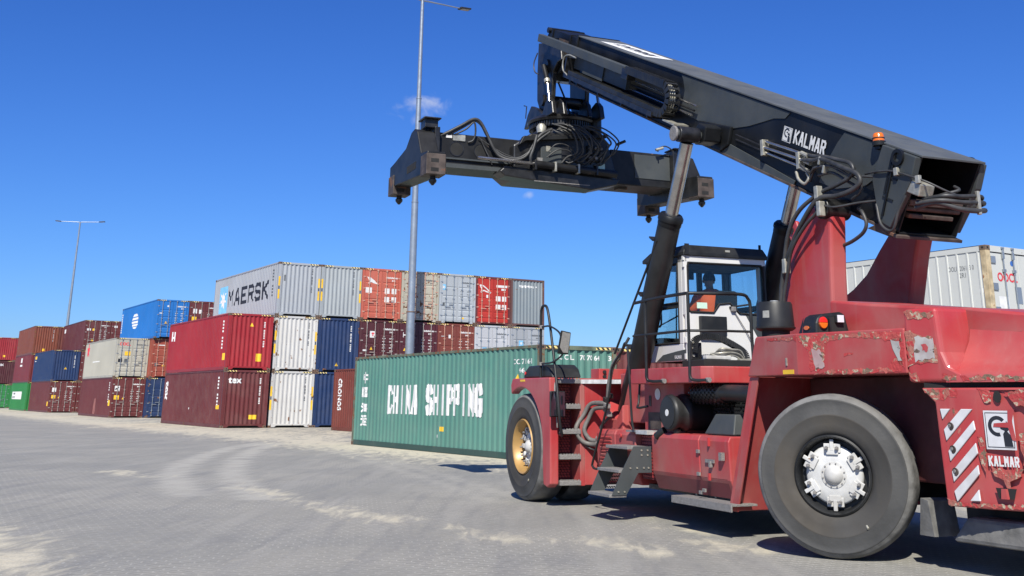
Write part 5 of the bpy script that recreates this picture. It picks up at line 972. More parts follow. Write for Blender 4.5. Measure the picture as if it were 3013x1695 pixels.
        m = MB(); block(m, 'KALMAR', 0, 0, 0.295, 0.088, lambda u, v: sp(-1.64-u, 0.972+v, 0.004), None, 0.17, 0.86, (0, 1, 0)); P(m, 'lettering', M['white_mark'], parent=cw)
        rr = random.Random(3)
        def blotch(pts, par, off=0.0022, mm='scrape'):   # ragged scraped patches on the side plane
            o = []
            for i in range(len(pts)):
                a = Vector(pts[i]); b = Vector(pts[(i+1) % len(pts)]); n_ = max(2, int((b-a).length/0.03))
                for k in range(n_): q = a.lerp(b, k/n_); o.append((q.x+rr.uniform(-.011, .011), q.y+rr.uniform(-.014, .014)))
            P(MB().prism(o, off-0.001, off, lambda u, v, t: sp(u, v, t)), 'scraped_patch', K[mm], parent=par)
        for pl in ([(-1.05, 1.635), (-1.40, 1.64), (-1.40, 1.55), (-1.30, 1.56), (-1.25, 1.54), (-1.19, 1.55), (-1.17, 1.52)], [(-1.60, 1.635), (-1.72, 1.64), (-1.72, 1.52), (-1.66, 1.53)], [(-1.85, 1.62), (-2.1, 1.63), (-2.1, 1.48), (-1.95, 1.5)],
                   [(-1.34, 1.46), (-1.39, 1.45), (-1.38, 1.34), (-1.35, 1.37)], [(-1.37, 1.28), (-1.40, 1.30), (-1.42, 1.15), (-1.38, 1.18)], [(-1.56, 1.24), (-1.62, 1.20), (-1.62, 0.95), (-1.60, 0.9), (-1.56, 1.05)], [(-1.39, 1.03), (-1.43, 1.05), (-1.42, 0.97), (-1.39, 0.99)],
                   [(-1.66, 0.955), (-1.95, 0.965), (-1.92, 0.90), (-1.82, 0.85), (-1.80, 0.77), (-1.76, 0.86), (-1.68, 0.88)], [(-1.95, 1.25), (-2.05, 1.3), (-2.05, 1.0), (-1.96, 1.0)], [(-1.2, 0.66), (-1.35, 0.64), (-2.0, 0.66), (-2.0, 0.62), (-1.2, 0.61)]): blotch(pl, cw)
# scrapes on fender, pillar and deck lip
rr = random.Random(11)
def strip(pts, off=0.003):
    o = []
    for i in range(len(pts)):
        a = Vector(pts[i]); b = Vector(pts[(i+1) % len(pts)]); n_ = max(2, int((b-a).length/0.035))
        for k in range(n_): q = a.lerp(b, k/n_); o.append((q.x+rr.uniform(-.012, .012), q.y+rr.uniform(-.016, .016)))
    return MB().prism(o, off-0.001, off, lambda u, v, t: sp(u, v, t))
for pl in ([(0.95, 2.19), (0.4, 2.195)] + [(0.4, 2.14), (0.6, 2.16), (0.95, 2.165)], [(0.395, 2.195), (-0.86, 2.19), (-0.86, 2.09), (-0.5, 2.13), (-0.2, 2.15), (0.0, 2.11), (0.05, 1.98), (0.10, 1.83), (0.24, 1.83), (0.25, 2.05), (0.36, 2.13)],
           [(0.2, 1.80), (-0.85, 1.80), (-0.87, 1.93), (-0.78, 1.92), (-0.70, 1.85), (0.0, 1.83)], [(-0.84, 2.1), (-0.88, 2.17), (-0.89, 1.84), (-0.80, 1.9), (-0.82, 2.0)], [(-0.2, 2.0), (-0.3, 2.01), (-0.3, 1.98), (-0.2, 1.97)]): P(strip(pl), 'scraped_patch', K['scrape'])
for pl in ([(-0.92, 2.38), (-1.22, 2.36), (-1.23, 2.30), (-0.95, 2.31)], [(-0.92, 2.2), (-1.0, 2.16), (-1.2, 2.12), (-1.25, 1.98), (-1.24, 1.88), (-0.92, 1.86)], [(-0.92, 1.80), (-1.0, 1.79), (-1.02, 1.72), (-0.93, 1.73)], [(-1.28, 1.78), (-1.40, 1.77), (-1.40, 1.72), (-1.26, 1.73)], [(-1.45, 1.755), (-2.2, 1.755), (-2.2, 1.71), (-1.48, 1.715)]): P(strip(pl), 'scraped_patch', K['scrape'])
gscrape = mat('grey_worn_paint', (0.40, 0.42, 0.40), 0.6, 0, 0.2, 6, dust=0.6, dustc=(0.48, 0.10, 0.11), chips=(((0.12, 0.08, 0.06), 0.56, 8.0),))
for pl in ([(-1.02, 2.13), (-1.2, 2.1), (-1.22, 1.93), (-1.0, 1.9)], [(-0.76, 2.1), (-0.84, 2.1), (-0.85, 1.9), (-0.80, 1.93)], [(0.2, 2.05), (0.1, 2.04), (0.05, 1.86), (0.16, 1.84)]): P(strip(pl, 0.006), 'scraped_patch', gscrape)
P(strip([(-1.09, 2.05), (-1.14, 2.06), (-1.16, 2.02), (-1.12, 1.98), (-1.08, 2.0)], 0.008), 'round_mark', K['red'])
P(MB().box(0.47, 0.67, 1.648, 1.654, 1.80, 1.845), 'sticker', M['yellow_mark'], bevel=0)
P(MB().box(0.58, 0.60, 1.648, 1.662, 1.89, 1.97), 'latch', K['fit'])
# arch interior, front plate of the arch, chassis
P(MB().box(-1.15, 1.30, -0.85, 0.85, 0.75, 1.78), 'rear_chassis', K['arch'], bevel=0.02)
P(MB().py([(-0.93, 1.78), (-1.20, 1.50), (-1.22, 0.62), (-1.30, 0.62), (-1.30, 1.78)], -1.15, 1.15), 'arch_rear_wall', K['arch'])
for sy in (1, -1):
    P(MB().py([(1.38, 1.78), (1.32, 1.78), (1.88, 0.30), (1.955, 0.29)], *sorted((sy*0.5, sy*1.62))), 'arch_front_plate', K['red'], bevel=0.008)
    P(MB().py([(1.325, 1.78), (1.20, 1.78), (1.76, 0.30), (1.885, 0.30)], *sorted((sy*1.598, sy*1.622))), 'arch_flange', K['redside'], bevel=0.006)
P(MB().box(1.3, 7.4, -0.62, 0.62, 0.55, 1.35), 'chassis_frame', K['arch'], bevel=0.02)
P(MB().box(-0.25, 0.25, -1.1, 1.1, 0.55, 0.95), 'steer_axle', K['oily'], bevel=0.05)
P(MB().box(-3.1, -1.3, -0.75, 0.75, 0.62, 1.7), 'counterweight_core', K['redside'], bevel=0.03)
P(MB().py([(-0.55, 0.28), (-0.75, 0.28), (-0.70, 0.60), (-0.60, 0.62)], 0.7, 1.02), 'mud_flap', K['tread'])
P(MB().box(-3.0, -0.9, -1.35, 0.75, 0.33, 0.63), 'underframe', K['matt'], bevel=0.03)  # added black block standing in for the shade below the counterweight
P(MB().hexa([(-1.0, 1.05, 0.27), (-2.2, 0.95, 0.27), (-2.2, 0.2, 0.27), (-1.0, 0.2, 0.27), (-1.18, 1.0, 0.50), (-2.2, 0.9, 0.50), (-2.2, 0.3, 0.50), (-1.18, 0.3, 0.50)]), 'bumper_skid', K['tread'], bevel=0.04)
# --- wheels
def wheel(c, ax, Rr, Wd, style, parent=RS):
    ax = Vector(ax).normalized(); c = Vector(c); h = Wd/2; k = Rr/0.81; rimr = {'rear': 0.385, 'front': 0.40}[style]
    e = MB(); n = 72
    half = [(rimr, h*0.72), (rimr+0.012, h*0.86), (rimr+0.05, h*0.95), (0.50, h*1.0), (0.585, h*1.02), (0.592, h*1.035), (0.60, h*1.02), (0.68, h*0.99), (0.735, h*0.93), (0.742, h*0.945), (0.75, h*0.90)]
    trd = [(0.775, h*0.84), (0.795, h*0.72), (0.806, h*0.45), (0.81, 0.0)]
    pr = [(r, z) for r, z in half]; pr = [(r*k if r > 0.45 else r, z) for r, z in pr]; tr = [(r*k, z) for r, z in trd]
    prof = pr + tr + [(r, -z) for r, z in tr[:-1]][::-1] + [(r, -z) for r, z in pr][::-1]
    e1 = ax.orthogonal().normalized(); e2 = ax.cross(e1)
    vs = []; fs = []; 
    for r, z in prof:
        for q in range(n):
            a = 2*math.pi*q/n; vs.append(c+ax*z+(e1*math.cos(a)+e2*math.sin(a))*r)
    nn = len(prof)
    for i in range(nn-1):
        mi = 1 if len(pr)-1 <= i < nn-len(pr) else (2 if (6 <= i or i >= nn-8) and min(i, nn-2-i) >= 6 else 0)
        o = len(e.v)
        for q in range(n): fs.append(((i*n+q, i*n+(q+1) % n, (i+1)*n+(q+1) % n, (i+1)*n+q), mi))
    e.v = [tuple(p) for p in vs]; e.f = [list(f) for f, _ in fs]; e.m = [m_ for _, m_ in fs]
    me = e.mesh('wheel'); me.materials.append(K['side']); me.materials.append(K['tread']); me.materials.append(K['rubber']); me.polygons.foreach_set('use_smooth', [True]*len(me.polygons))
    w_ = bpy.data.objects.new('wheel', me); COL.objects.link(w_); w_.parent = parent
    A = lambda r, t, z: c+ax*z+(e1*math.cos(t)+e2*math.sin(t))*r
    # angle of "up" in this basis
    zup = Vector((0, 0, 1)); t0 = math.atan2(zup.dot(e2), zup.dot(e1))
    rimm = K['plastic'] if style == 'rear' else K['gold']
    if style == 'rear':
        P(MB().lathe([(0.385, h*0.70), (0.392, h*0.90), (0.375, h*0.95), (0.36, h*0.85), (0.345, h*0.55), (0.335, h*0.35), (0.0, h*0.30), (0, -h*0.5), (0.38, -h*0.7)], c, ax, 48), 'rim', rimm, 50, parent=w_)
        z = h*0.62
        P(MB().lathe([(0, h*0.25), (0.285, h*0.25), (0.29, z-0.02), (0.27, z), (0.15, z+0.015), (0, z+0.015)], c, ax, 48), 'hub_plate', K['rim'], 50, parent=w_)
    else:
        P(MB().lathe([(0.40, h*0.70), (0.418, h*0.90), (0.405, h*0.98), (0.385, h*0.93), (0.375, h*0.70), (0.345, h*0.55), (0.335, 0.0), (0.30, -h*0.4), (0.0, -h*0.5), (0, -h*0.8), (0.36, -h*0.9)], c, ax, 56), 'rim', rimm, 50, parent=w_)
        z = h*0.42
        P(MB().lathe([(0, -h*0.4), (0.25, -h*0.4), (0.262, z-0.05), (0.25, z-0.02), (0.17, z), (0, z)], c, ax, 48), 'hub_plate', K['rim'], 50, parent=w_)
    P(MB().lathe([(0.0, z), (0.128, z+0.0), (0.128, z+0.022), (0.098, z+0.026), (0.085, z+0.05), (0.055, z+0.075), (0.02, z+0.085), (0, z+0.085)], c, ax, 40), 'hub_cap', K['rim'], 40, parent=w_)
    m = MB()
    for q in range(12): t = t0+2*math.pi*(q+0.5)/12; m.cyl(A(0.113, t, z+0.015), A(0.113, t, z+0.034), 0.008, n=6)
    P(m, 'cap_bolts', K['step'], parent=w_)
    for q in range(6 if style == 'rear' else 12):
        t = t0+2*math.pi*q/(6 if style == 'rear' else 12)
        ra = A(1, t, 0)-c; ta = ax.cross(ra)
        m = MB(); r0 = 0.245 if style == 'rear' else 0.235
        if style == 'rear':
            m.obox(A(r0+0.015, t, z+0.008), ra*0.045, ta*0.085, ax*0.014); m.obox(A(r0+0.045, t, z+0.022), ra*0.055, ta*0.020, ax*0.012); m.obox(A(r0-0.02, t, z+0.02), ra*0.03, ta*0.06, ax*0.012)
        else: m.obox(A(r0+0.03, t, z-0.01), ra*0.05, ta*0.034, ax*0.03)
        cl = P(m, 'rim_clamp', K['rim'], bevel=0.006, parent=w_)
        for sg in (-1, 1):
            b_ = A(r0+(0.02 if style == 'rear' else 0.015), t+sg*(0.20 if style == 'rear' else 0.07), z+0.03)
            if style == 'rear' or sg > 0:
                bb = MB().cyl(b_, b_+ax*0.03, 0.020 if style == 'rear' else 0.014, n=6); bb.cyl(b_+ax*0.03, b_+ax*0.042, 0.013, n=6); P(bb, 'wheel_nut', K['step'], parent=w_)
    P(MB().cyl(A(0.56*k, t0-2.55, h*0.98), A(0.59*k, t0-2.55, h*1.08), 0.012, n=8), 'valve', K['fit'], parent=w_)
    return w_
nrm = Vector((-0.643, 0.766, 0)).normalized(); hwd = 0.25
wheel(Vector((0, 1.60, 0.80))-nrm*hwd, nrm, 0.80, 0.5, 'rear')
wheel((0, -1.60+0.2, 0.80), (-0.35, -0.94, 0), 0.80, 0.5, 'rear')
for y in (1.87, 1.29, -1.29, -1.87): wheel((7.17, y, 0.805), (0, 1 if y > 0 else -1, 0), 0.81, 0.5, 'front')
P(MB().cyl((7.17, -1.6, 0.8), (7.17, 1.6, 0.8), 0.2, n=20), 'drive_axle', K['oily'])
# --- front fenders with rear-facing ladders
for sy in (1, -1):
    Y = lambda a, b: sorted((sy*a, sy*b))
    arc = [(7.17+0.90*math.cos(R(t)), 0.80+0.90*math.sin(R(t))) for t in range(190, 58, -8)]
    outer = [(7.62, 1.74), (7.55, 1.84), (6.02, 1.84), (5.98, 1.2), (5.98, 0.32), (6.10, 0.27), (6.24, 0.30)] + arc
    P(MB().py(outer, *Y(2.00, 2.14)), 'front_fender', K['red'], bevel=0.02, seg=3)
    P(MB().box(6.1, 7.55, *Y(1.0, 2.0), 1.77, 1.835), 'fender_top', K['redside'], bevel=0.01)
    P(MB().box(6.32, 6.38, *Y(0.75, 2.0), 0.32, 1.78), 'ladder_backplate', K['redmesh'])
    P(MB().box(6.0, 6.34, *Y(1.56, 1.64), 0.29, 1.80), 'ladder_side', K['redside'], bevel=0.008)
    P(MB().box(6.0, 6.06, *Y(0.80, 1.56), 0.30, 1.77), 'front_bulkhead', K['red'], bevel=0.01)
    P(MB().pz([(6.04, sy*1.62), (5.90, sy*1.40), (5.62, sy*1.05), (5.62, sy*0.5), (6.3, sy*0.5), (6.3, sy*1.62)], 1.76, 1.785), 'walkway', K['alu'])
    P(MB().pz([(6.02, sy*1.66), (5.88, sy*1.44), (5.60, sy*1.08), (5.60, sy*0.5), (5.63, sy*0.5), (5.63, sy*1.07), (5.91, sy*1.42), (6.05, sy*1.64)], 1.755, 1.815), 'walkway_edge', K['alu'])
    for z in (0.335, 0.70, 1.06, 1.42, 1.79):
        st = P(MB().box(5.97, 6.30, *Y(1.64, 1.98), z-0.035, z+0.03), 'ladder_step', K['step'], bevel=0.006)
        m = MB()
        for k in range(7): m.cyl((5.99, sy*(1.67+0.048*k), z+0.03), (5.99, sy*(1.67+0.048*k), z+0.045), 0.014, n=6)
        P(m, 'step_studs', K['step'], parent=st)
    for k in range(4):
        m = MB(); z0 = 0.38+k*0.36
        for i in range(6):
            for j in range(7): m.obox((6.31, sy*(1.69+0.05*i+(0.02 if j % 2 else 0)), z0+0.03+0.038*j), (0.008, 0, 0), (0, 0.017, 0.006), (0, -0.004, 0.010))
        P(m, 'expanded_grille', K['redside'])
    m = MB().py([(7.30, 1.84), (7.24, 1.95), (7.08, 2.03), (6.35, 2.04), (6.22, 1.98), (6.12, 1.84)], *Y(1.55, 2.05)); lh = P(m, 'headlamp_housing', K['plastic'], bevel=0.03, seg=3)
    P(MB().cyl((7.2, sy*2.05, 1.92), (7.2, sy*2.062, 1.92), 0.025, n=12), 'marker_lamp', K['tail'], parent=lh)
    P(MB().box(7.0, 7.2, *Y(2.139, 2.143), 1.79, 1.82), 'sticker', M['yellow_mark'])
    # mirror hoop and mirrors
    P(MB().tube(crv([(6.50, sy*2.08, 1.84), (6.50, sy*2.08, 2.5), (6.48, sy*2.08, 2.86), (6.36, sy*2.08, 2.93), (6.22, sy*2.08, 2.84), (6.05, sy*2.08, 2.35), (5.80, sy*2.10, 1.62), (5.76, sy*2.08, 1.20), (5.82, sy*2.02, 1.02), (6.0, sy*1.98, 1.02)], 5), 0.021, 10), 'handrail', K['plastic'], 60)
    arm = P(MB().tube(crv([(6.45, sy*2.08, 2.61), (6.1, sy*2.10, 2.60), (5.72, sy*2.12, 2.50), (5.60, sy*2.13, 2.40), (5.55, sy*2.13, 2.2), (5.60, sy*2.13, 2.14), (6.0, sy*2.10, 2.06), (6.48, sy*2.08, 2.05)], 4), 0.014, 8), 'mirror_arm', K['plastic'], 60)
    for z in (2.61, 2.05): P(MB().cyl((6.47, sy*2.08, z-0.025), (6.47, sy*2.08, z+0.025), 0.034, n=12), 'rail_clamp', K['step'], parent=arm)
    P(MB().hexa([(5.50, sy*2.05, 2.16), (5.54, sy*2.21, 2.17), (5.58, sy*2.21, 2.17), (5.54, sy*2.05, 2.16), (5.36, sy*2.07, 2.47), (5.40, sy*2.21, 2.50), (5.44, sy*2.21, 2.50), (5.40, sy*2.07, 2.47)]), 'mirror_head', K['plastic'], bevel=0.012, parent=arm)
    P(MB().hexa([(5.492, sy*2.065, 2.18), (5.53, sy*2.195, 2.19), (5.534, sy*2.195, 2.19), (5.497, sy*2.065, 2.18), (5.357, sy*2.085, 2.455), (5.395, sy*2.195, 2.48), (5.399, sy*2.195, 2.48), (5.362, sy*2.085, 2.455)]), 'mirror_glass', K['mirror'], parent=arm)
    mh = P(MB().box(5.80, 5.84, *Y(1.97, 2.22), 1.27, 1.64), 'mirror_head', K['plastic'], bevel=0.015)
    P(MB().box(5.794, 5.80, *Y(1.985, 2.205), 1.285, 1.625), 'mirror_glass', K['mirror'], parent=mh)
    P(MB().tube(crv([(5.9, sy*2.1, 1.63), (5.95, sy*2.08, 1.72), (6.0, sy*2.05, 1.76)], 3), 0.012, 6), 'mirror_bracket', K['step'], parent=mh)
    P(MB().tube([(5.88, sy*2.08, 1.30), (5.9, sy*2.06, 1.12)], 0.011, 6), 'mirror_bracket', K['step'], parent=mh)
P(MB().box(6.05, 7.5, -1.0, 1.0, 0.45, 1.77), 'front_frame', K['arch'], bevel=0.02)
P(MB().box(6.3, 6.6, -0.9, 1.17, 1.83, 1.99), 'cross_box', K['red'], bevel=0.01)
for z in (1.87, 1.94): P(MB().cyl((6.30, 1.08, z), (6.27, 1.08, z), 0.028, n=14), 'round_port', K['plastic'])
# --- side tanks
for sy in (1, -1):
    Y = lambda a: sy*a
    def tank(x0, x1, name, mm):
        return P(MB().px([(Y(1.60), 1.05), (Y(1.57), 1.11), (Y(0.8), 1.115), (Y(0.8), 0.40), (Y(1.50), 0.41), (Y(1.585), 0.62)], x0, x1), name, K[mm], bevel=0.018, seg=3)
    tank(1.93, 2.605, 'side_tank', 'redside'); tank(2.615, 3.83, 'side_tank', 'redside'); tank(4.30, 4.905, 'side_tank', 'redside')
    lv = tank(4.915, 5.52, 'louvred_panel', 'redside')
    if sy > 0:
        for k in range(9): P(MB().obox((5.20, 1.604, 1.0-0.047*k), (0.18, 0, 0), (0, 0.010, -0.006), (0, 0.004, 0.012)), 'louvre', K['redside'], parent=lv)
        dm = mat('grime_band', (0.24, 0.045, 0.05), 0.6, 0, 0.15, 3, dust=0.5, dustc=(0.22, 0.10, 0.09))
        P(MB().hexa([(2.0, 1.585, 0.63), (3.82, 1.585, 0.63), (3.82, 1.588, 0.63), (2.0, 1.588, 0.63), (2.0, 1.502, 0.415), (3.82, 1.502, 0.415), (3.82, 1.506, 0.415), (2.0, 1.506, 0.415)]), 'grime_band', dm)
        for x, z in ((2.62, 0.92), (2.62, 0.66), (2.58, 0.45), (2.50, 0.48)): P(MB().box(x-0.03, x+0.03, 1.595, 1.62, z-0.02, z+0.02), 'hinge', K['step'])
        P(MB().box(2.25, 2.45, 1.60, 1.615, 0.80, 0.84), 'latch', K['step']); P(MB().box(2.30, 2.33, 1.60, 1.64, 0.75, 0.82), 'latch', K['step']); P(MB().box(2.02, 2.08, 1.60, 1.65, 0.84, 0.93), 'latch', K['step'])
        P(MB().box(2.34, 2.36, 1.60, 1.63, 0.99, 1.09), 'red_strap', K['red']); P(MB().box(2.36, 2.39, 1.59, 1.62, 0.60, 0.68), 'red_strap', K['red'])
        P(MB().cyl((4.70, 1.61, 1.04), (4.70, 1.63, 1.04), 0.03, n=12), 'filler_cap', K['red'])
    P(MB().box(3.84, 4.29, *sorted((sy*0.8, sy*1.5)), 0.5, 1.1), 'grille_panel', K['redmesh'])
    m = MB()
    for i in range(8):
        for j in range(13): m.obox((3.88+0.052*i+(0.02 if j % 2 else 0), sy*1.503, 0.54+0.042*j), (0.018, 0, 0.005), (0, 0.006, 0), (-0.005, 0, 0.011))
    P(m, 'expanded_grille', K['redside'])
    P(MB().box(1.95, 4.2, *sorted((sy*0.62, sy*1.45)), 0.38, 0.44), 'floor_plate', K['oily'])
    m = MB().box(1.71, 3.09, *sorted((sy*1.38, sy*1.73)), 0.36, 0.385); m.box(1.71, 3.09, *sorted((sy*1.715, sy*1.735)), 0.30, 0.385); P(m, 'step_tray', K['step'], bevel=0.004)
    for x in (1.9, 2.5, 2.95): P(MB().cyl((x, sy*1.45, 0.385), (x, sy*1.45, 0.41), 0.015, n=8), 'bolt', K['fit'])
# access steps on the near tank
for x in (3.88, 4.55):
    m = MB().px([(1.58, 0.93), (1.84, 0.93), (2.02, 0.62), (2.17, 0.33), (1.96, 0.33), (1.78, 0.60), (1.58, 0.60)], x-0.006, x+0.006); pl = P(m, 'step_bracket', K['dusty'])
    if x < 4:
        for y, z in ((1.64, 0.88), (1.73, 0.88), (1.64, 0.82), (1.73, 0.82), (1.63, 0.66), (1.70, 0.66), (1.80, 0.66), (1.90, 0.66), (1.99, 0.37), (2.08, 0.37)): P(MB().cyl((x-0.006, y, z), (x-0.018, y, z), 0.012, n=8), 'bolt', K['fit'], parent=pl)
for y0, y1, z in ((1.63, 1.93, 0.925), (1.77, 2.06, 0.635), (1.95, 2.20, 0.335)):
    P(MB().box(3.89, 4.54, y0, y1, z-0.035, z+0.005), 'access_step', K['step'], bevel=0.006)
m = MB()
for k in range(2):
    for i in range(8):
        for j in range(5): m.obox((4.56, 1.66+k*0.06+0.035*i, 0.66-k*0.28+0.045*j), (0.004, 0, 0), (0, 0.014, 0.008), (0, -0.005, 0.006))
P(m, 'expanded_grille', K['plastic'])
# --- platform, mid wall, air filter and intake pipe
for sy in (1, -1):
    pl = [(4.35, 1.62), (2.47, 1.62), (2.36, 1.50), (2.30, 0.90), (4.35, 0.90)]
    P(MB().pz([(x, sy*y) for x, y in pl], 1.73, 1.93), 'platform_beam', K['red'], bevel=0.012)
    P(MB().box(2.5, 6.0, *sorted((sy*0.5, sy*0.9)), 1.80, 1.925), 'platform_deck', K['redside'])
    P(MB().box(4.35, 5.6, *sorted((sy*0.55, sy*1.15)), 1.2, 1.9), 'cylinder_tower', K['redside'], bevel=0.02)
    P(MB().py([(5.35, 1.0), (5.35, 1.45), (5.55, 1.25), (5.8, 1.25), (5.98, 1.5), (5.98, 1.0)], *sorted((sy*0.80, sy*1.25))), 'cylinder_foot', K['red'], bevel=0.015)
    P(MB().box(3.35, 4.45, *sorted((sy*0.7, sy*1.36)), 1.11, 1.74), 'mid_wall', K['redside'], bevel=0.012)
P(MB().box(2.2, 2.34, -0.6, 0.92, 1.2, 1.75), 'engine_bulkhead', K['redmesh'])
for x0, y0, z0, nx, nz in ((2.28, 0.66, 1.22, 14, 12),):
    m = MB()
    for i in range(14):
        for j in range(13): m.obox((2.19, 0.45+0.035*i+(0.015 if j % 2 else 0), 1.22+0.04*j), (0.004, 0, 0), (0, 0.013, 0.006), (0, -0.004, 0.009))
    P(m, 'expanded_grille', K['red'])
P(MB().box(1.55, 3.3, 0.62, 1.05, 1.1, 1.68), 'engine_cover', K['matt'])
m = MB()
for i in range(26):
    for j in range(11):
        if random.random() < 0.85: m.obox((2.0+0.045*i+(0.02 if j % 2 else 0), 1.06, 1.15+0.045*j), (0.016, 0, 0.007), (0, 0.01, 0), (-0.006, 0, 0.012))
P(m, 'expanded_grille', K['plastic'])
P(MB().cyl((4.05, 1.365, 1.60), (4.05, 1.369, 1.60), 0.075, n=20), 'round_label', M['white_mark']); P(MB().box(4.24, 4.31, 1.361, 1.366, 1.44, 1.58), 'data_plate', K['rust']); P(MB().box(3.98, 4.33, 1.361, 1.368, 1.14, 1.36), 'worn_plate', K['rust'])
P(MB().box(3.85, 4.45, 1.30, 1.66, 1.10, 1.125), 'catwalk_plate', K['step']); P(MB().box(3.80, 4.12, 1.50, 1.68, 1.08, 1.13), 'catwalk_lip', K['alu'])
af = P(MB().lathe([(0, 0.02), (0.205, 0.02), (0.225, 0.0), (0.23, -0.03), (0.205, -0.10), (0.21, -0.16), (0.235, -0.19), (0.235, -0.24), (0.22, -0.26), (0.22, -0.75), (0, -0.75)], (3.33, 1.60, 1.365), (0, 1, 0), 40), 'air_filter', K['plastic'], 40)
P(MB().lathe([(0.0, 0.021), (0.19, 0.021), (0.19, 0.028), (0.17, 0.03), (0, 0.03)], (3.33, 1.60, 1.365), (0, 1, 0), 40), 'filter_lid', K['plastic'], 40, parent=af)
P(MB().cyl((3.33, 1.63, 1.365), (3.33, 1.634, 1.365), 0.042, n=20), 'round_label', M['white_mark'], parent=af)
P(MB().lathe([(0.05, 0), (0.045, -0.05), (0.03, -0.10), (0.025, -0.15), (0.03, -0.16), (0, -0.16)], (3.27, 1.52, 1.16), (0, 0, 1), 16), 'dust_valve', K['plastic'], 40, parent=af); P(MB().box(3.22, 3.32, 1.47, 1.57, 0.985, 1.005), 'valve_tip', K['fit'], parent=af)
P(MB().tube(crv([(3.55, 1.55, 1.14), (3.62, 1.58, 1.10), (3.68, 1.60, 1.06)], 3), 0.05, 12), 'drain_elbow', K['plastic'], 40)
P(MB().tube([(3.12, 1.30, 1.60), (2.75, 1.30, 1.62), (2.4, 1.30, 1.615)], [0.10, 0.135, 0.12], 20), 'intake_hose', K['plastic'], 40)
m = MB()
for i in range(14):
    for j in range(14): a = 2*math.pi*(j+(0.5 if i % 2 else 0))/14; m.obox((3.08-0.045*i, 1.30+0.137*math.cos(a), 1.615+0.137*math.sin(a)), (0.015, 0, 0), Vector((0, -math.sin(a), math.cos(a)))*0.012, Vector((0, math.cos(a), math.sin(a)))*0.004)
P(m, 'heat_guard', K['oily'])
P(MB().cyl((2.62, 1.32, 1.62), (1.50, 1.32, 1.59), 0.098, n=24), 'intake_pipe', K['plastic'], 40)
bxo = MB().hexa([(2.05, 1.10, 1.12), (2.72, 1.10, 1.12), (2.72, 1.45, 1.12), (2.05, 1.45, 1.12), (2.10, 1.05, 1.36), (2.55, 1.05, 1.36), (2.55, 1.38, 1.36), (2.10, 1.38, 1.36)]); P(bxo, 'battery_box', K['dusty'], bevel=0.015)
P(MB().box(2.02, 2.62, 1.1, 1.40, 1.08, 1.13), 'box_base', K['oily'])
# --- deck rails
zr, zm = 2.82, 2.36
rail = P(MB().tube(crv([(3.95, 1.76, zr-0.02), (3.2, 1.76, zr), (2.62, 1.76, zr), (2.48, 1.72, zr), (2.38, 1.4, zr), (2.34, 1.05, zr), (2.34, 0.96, zr-0.05), (2.34, 0.93, zr-0.15), (2.34, 0.93, 2.3), (2.34, 0.93, 1.98), (2.36, 1.02, 1.90)], 5), 0.021, 10), 'handrail', K['plastic'], 60)
P(MB().tube([(3.98, 1.76, zm), (2.52, 1.76, zm), (2.36, 1.3, zm), (2.34, 0.93, zm)], 0.017, 8), 'handrail', K['plastic'], 60, parent=rail)
for x, y in ((3.62, 1.76), (2.50, 1.75)): P(MB().tube(crv([(x, y, zr), (x, y, 2.4), (x, y, 1.95), (x, y, 1.80), (x-0.06, y-0.03, 1.76), (x-0.28, y-0.08, 1.76)], 4), 0.020, 8), 'rail_post', K['plastic'], 60, parent=rail)
for x in (3.34, 2.22): P(MB().cyl((x+0.04, 1.66, 1.76), (x-0.03, 1.66, 1.76), 0.03, n=10), 'rail_clamp', K['step'], parent=rail)
P(MB().tube(crv([(4.24, 1.72, 2.24), (4.32, 1.72, 2.28), (4.43, 1.72, 2.17), (4.73, 1.72, 1.96), (4.80, 1.72, 1.70), (4.98, 1.72, 1.31), (5.38, 1.72, 0.69), (5.40, 1.72, 0.60), (5.30, 1.72, 0.57), (5.04, 1.70, 0.58)], 5), 0.017, 8), 'grab_rail', K['plastic'], 60)
P(MB().tube(crv([(4.24, 1.72, 2.24), (4.20, 1.72, 1.9), (4.19, 1.70, 1.3), (4.18, 1.68, 1.13)], 4), 0.017, 8), 'grab_rail', K['plastic'], 60)
P(MB().tube(crv([(4.30, 1.5, 1.85), (4.26, 1.55, 1.5), (4.2, 1.6, 1.42), (4.0, 1.55, 1.44)], 4), 0.016, 8), 'grab_rail', K['plastic'], 60)
# --- hydraulic hoses by the front bulkhead
for pts, r in (([(5.55, 1.40, 1.47), (5.9, 1.50, 1.46), (6.0, 1.58, 1.30), (6.02, 1.70, 1.10), (5.98, 1.62, 0.93), (5.9, 1.50, 0.88), (5.70, 1.45, 0.89)], 0.034), ([(5.55, 1.40, 1.41), (5.86, 1.46, 1.39), (5.96, 1.52, 1.24), (5.98, 1.58, 1.08), (5.94, 1.52, 0.96), (5.84, 1.46, 0.93), (5.70, 1.45, 0.93)], 0.034),
               ([(5.98, 1.66, 1.02), (5.98, 1.62, 0.92), (5.95, 1.52, 0.83), (5.85, 1.45, 0.80), (5.70, 1.43, 0.80)], 0.016), ([(5.15, 1.40, 2.12), (5.25, 1.45, 2.0), (5.36, 1.46, 1.75), (5.42, 1.45, 1.56)], 0.034), ([(5.0, 1.3, 2.4), (5.1, 1.38, 2.2), (5.15, 1.40, 2.1)], 0.022),
               ([(5.6, 1.3, 1.3), (5.75, 1.35, 1.2), (5.8, 1.40, 1.1), (5.75, 1.40, 1.0)], 0.02)): hose(pts, r, 'hosegrey' if r > 0.03 else 'hose')
for p in ((5.58, 1.40, 1.52), (5.52, 1.42, 1.44), (5.62, 1.38, 1.38), (5.55, 1.36, 1.58), (5.60, 1.36, 1.32)): P(MB().obox(p, (0.05, 0, 0.01), (0, 0.04, 0), (0, 0, 0.035)), 'valve_block', K['spread'] if p[2] > 1.5 else K['step'], bevel=0.01)
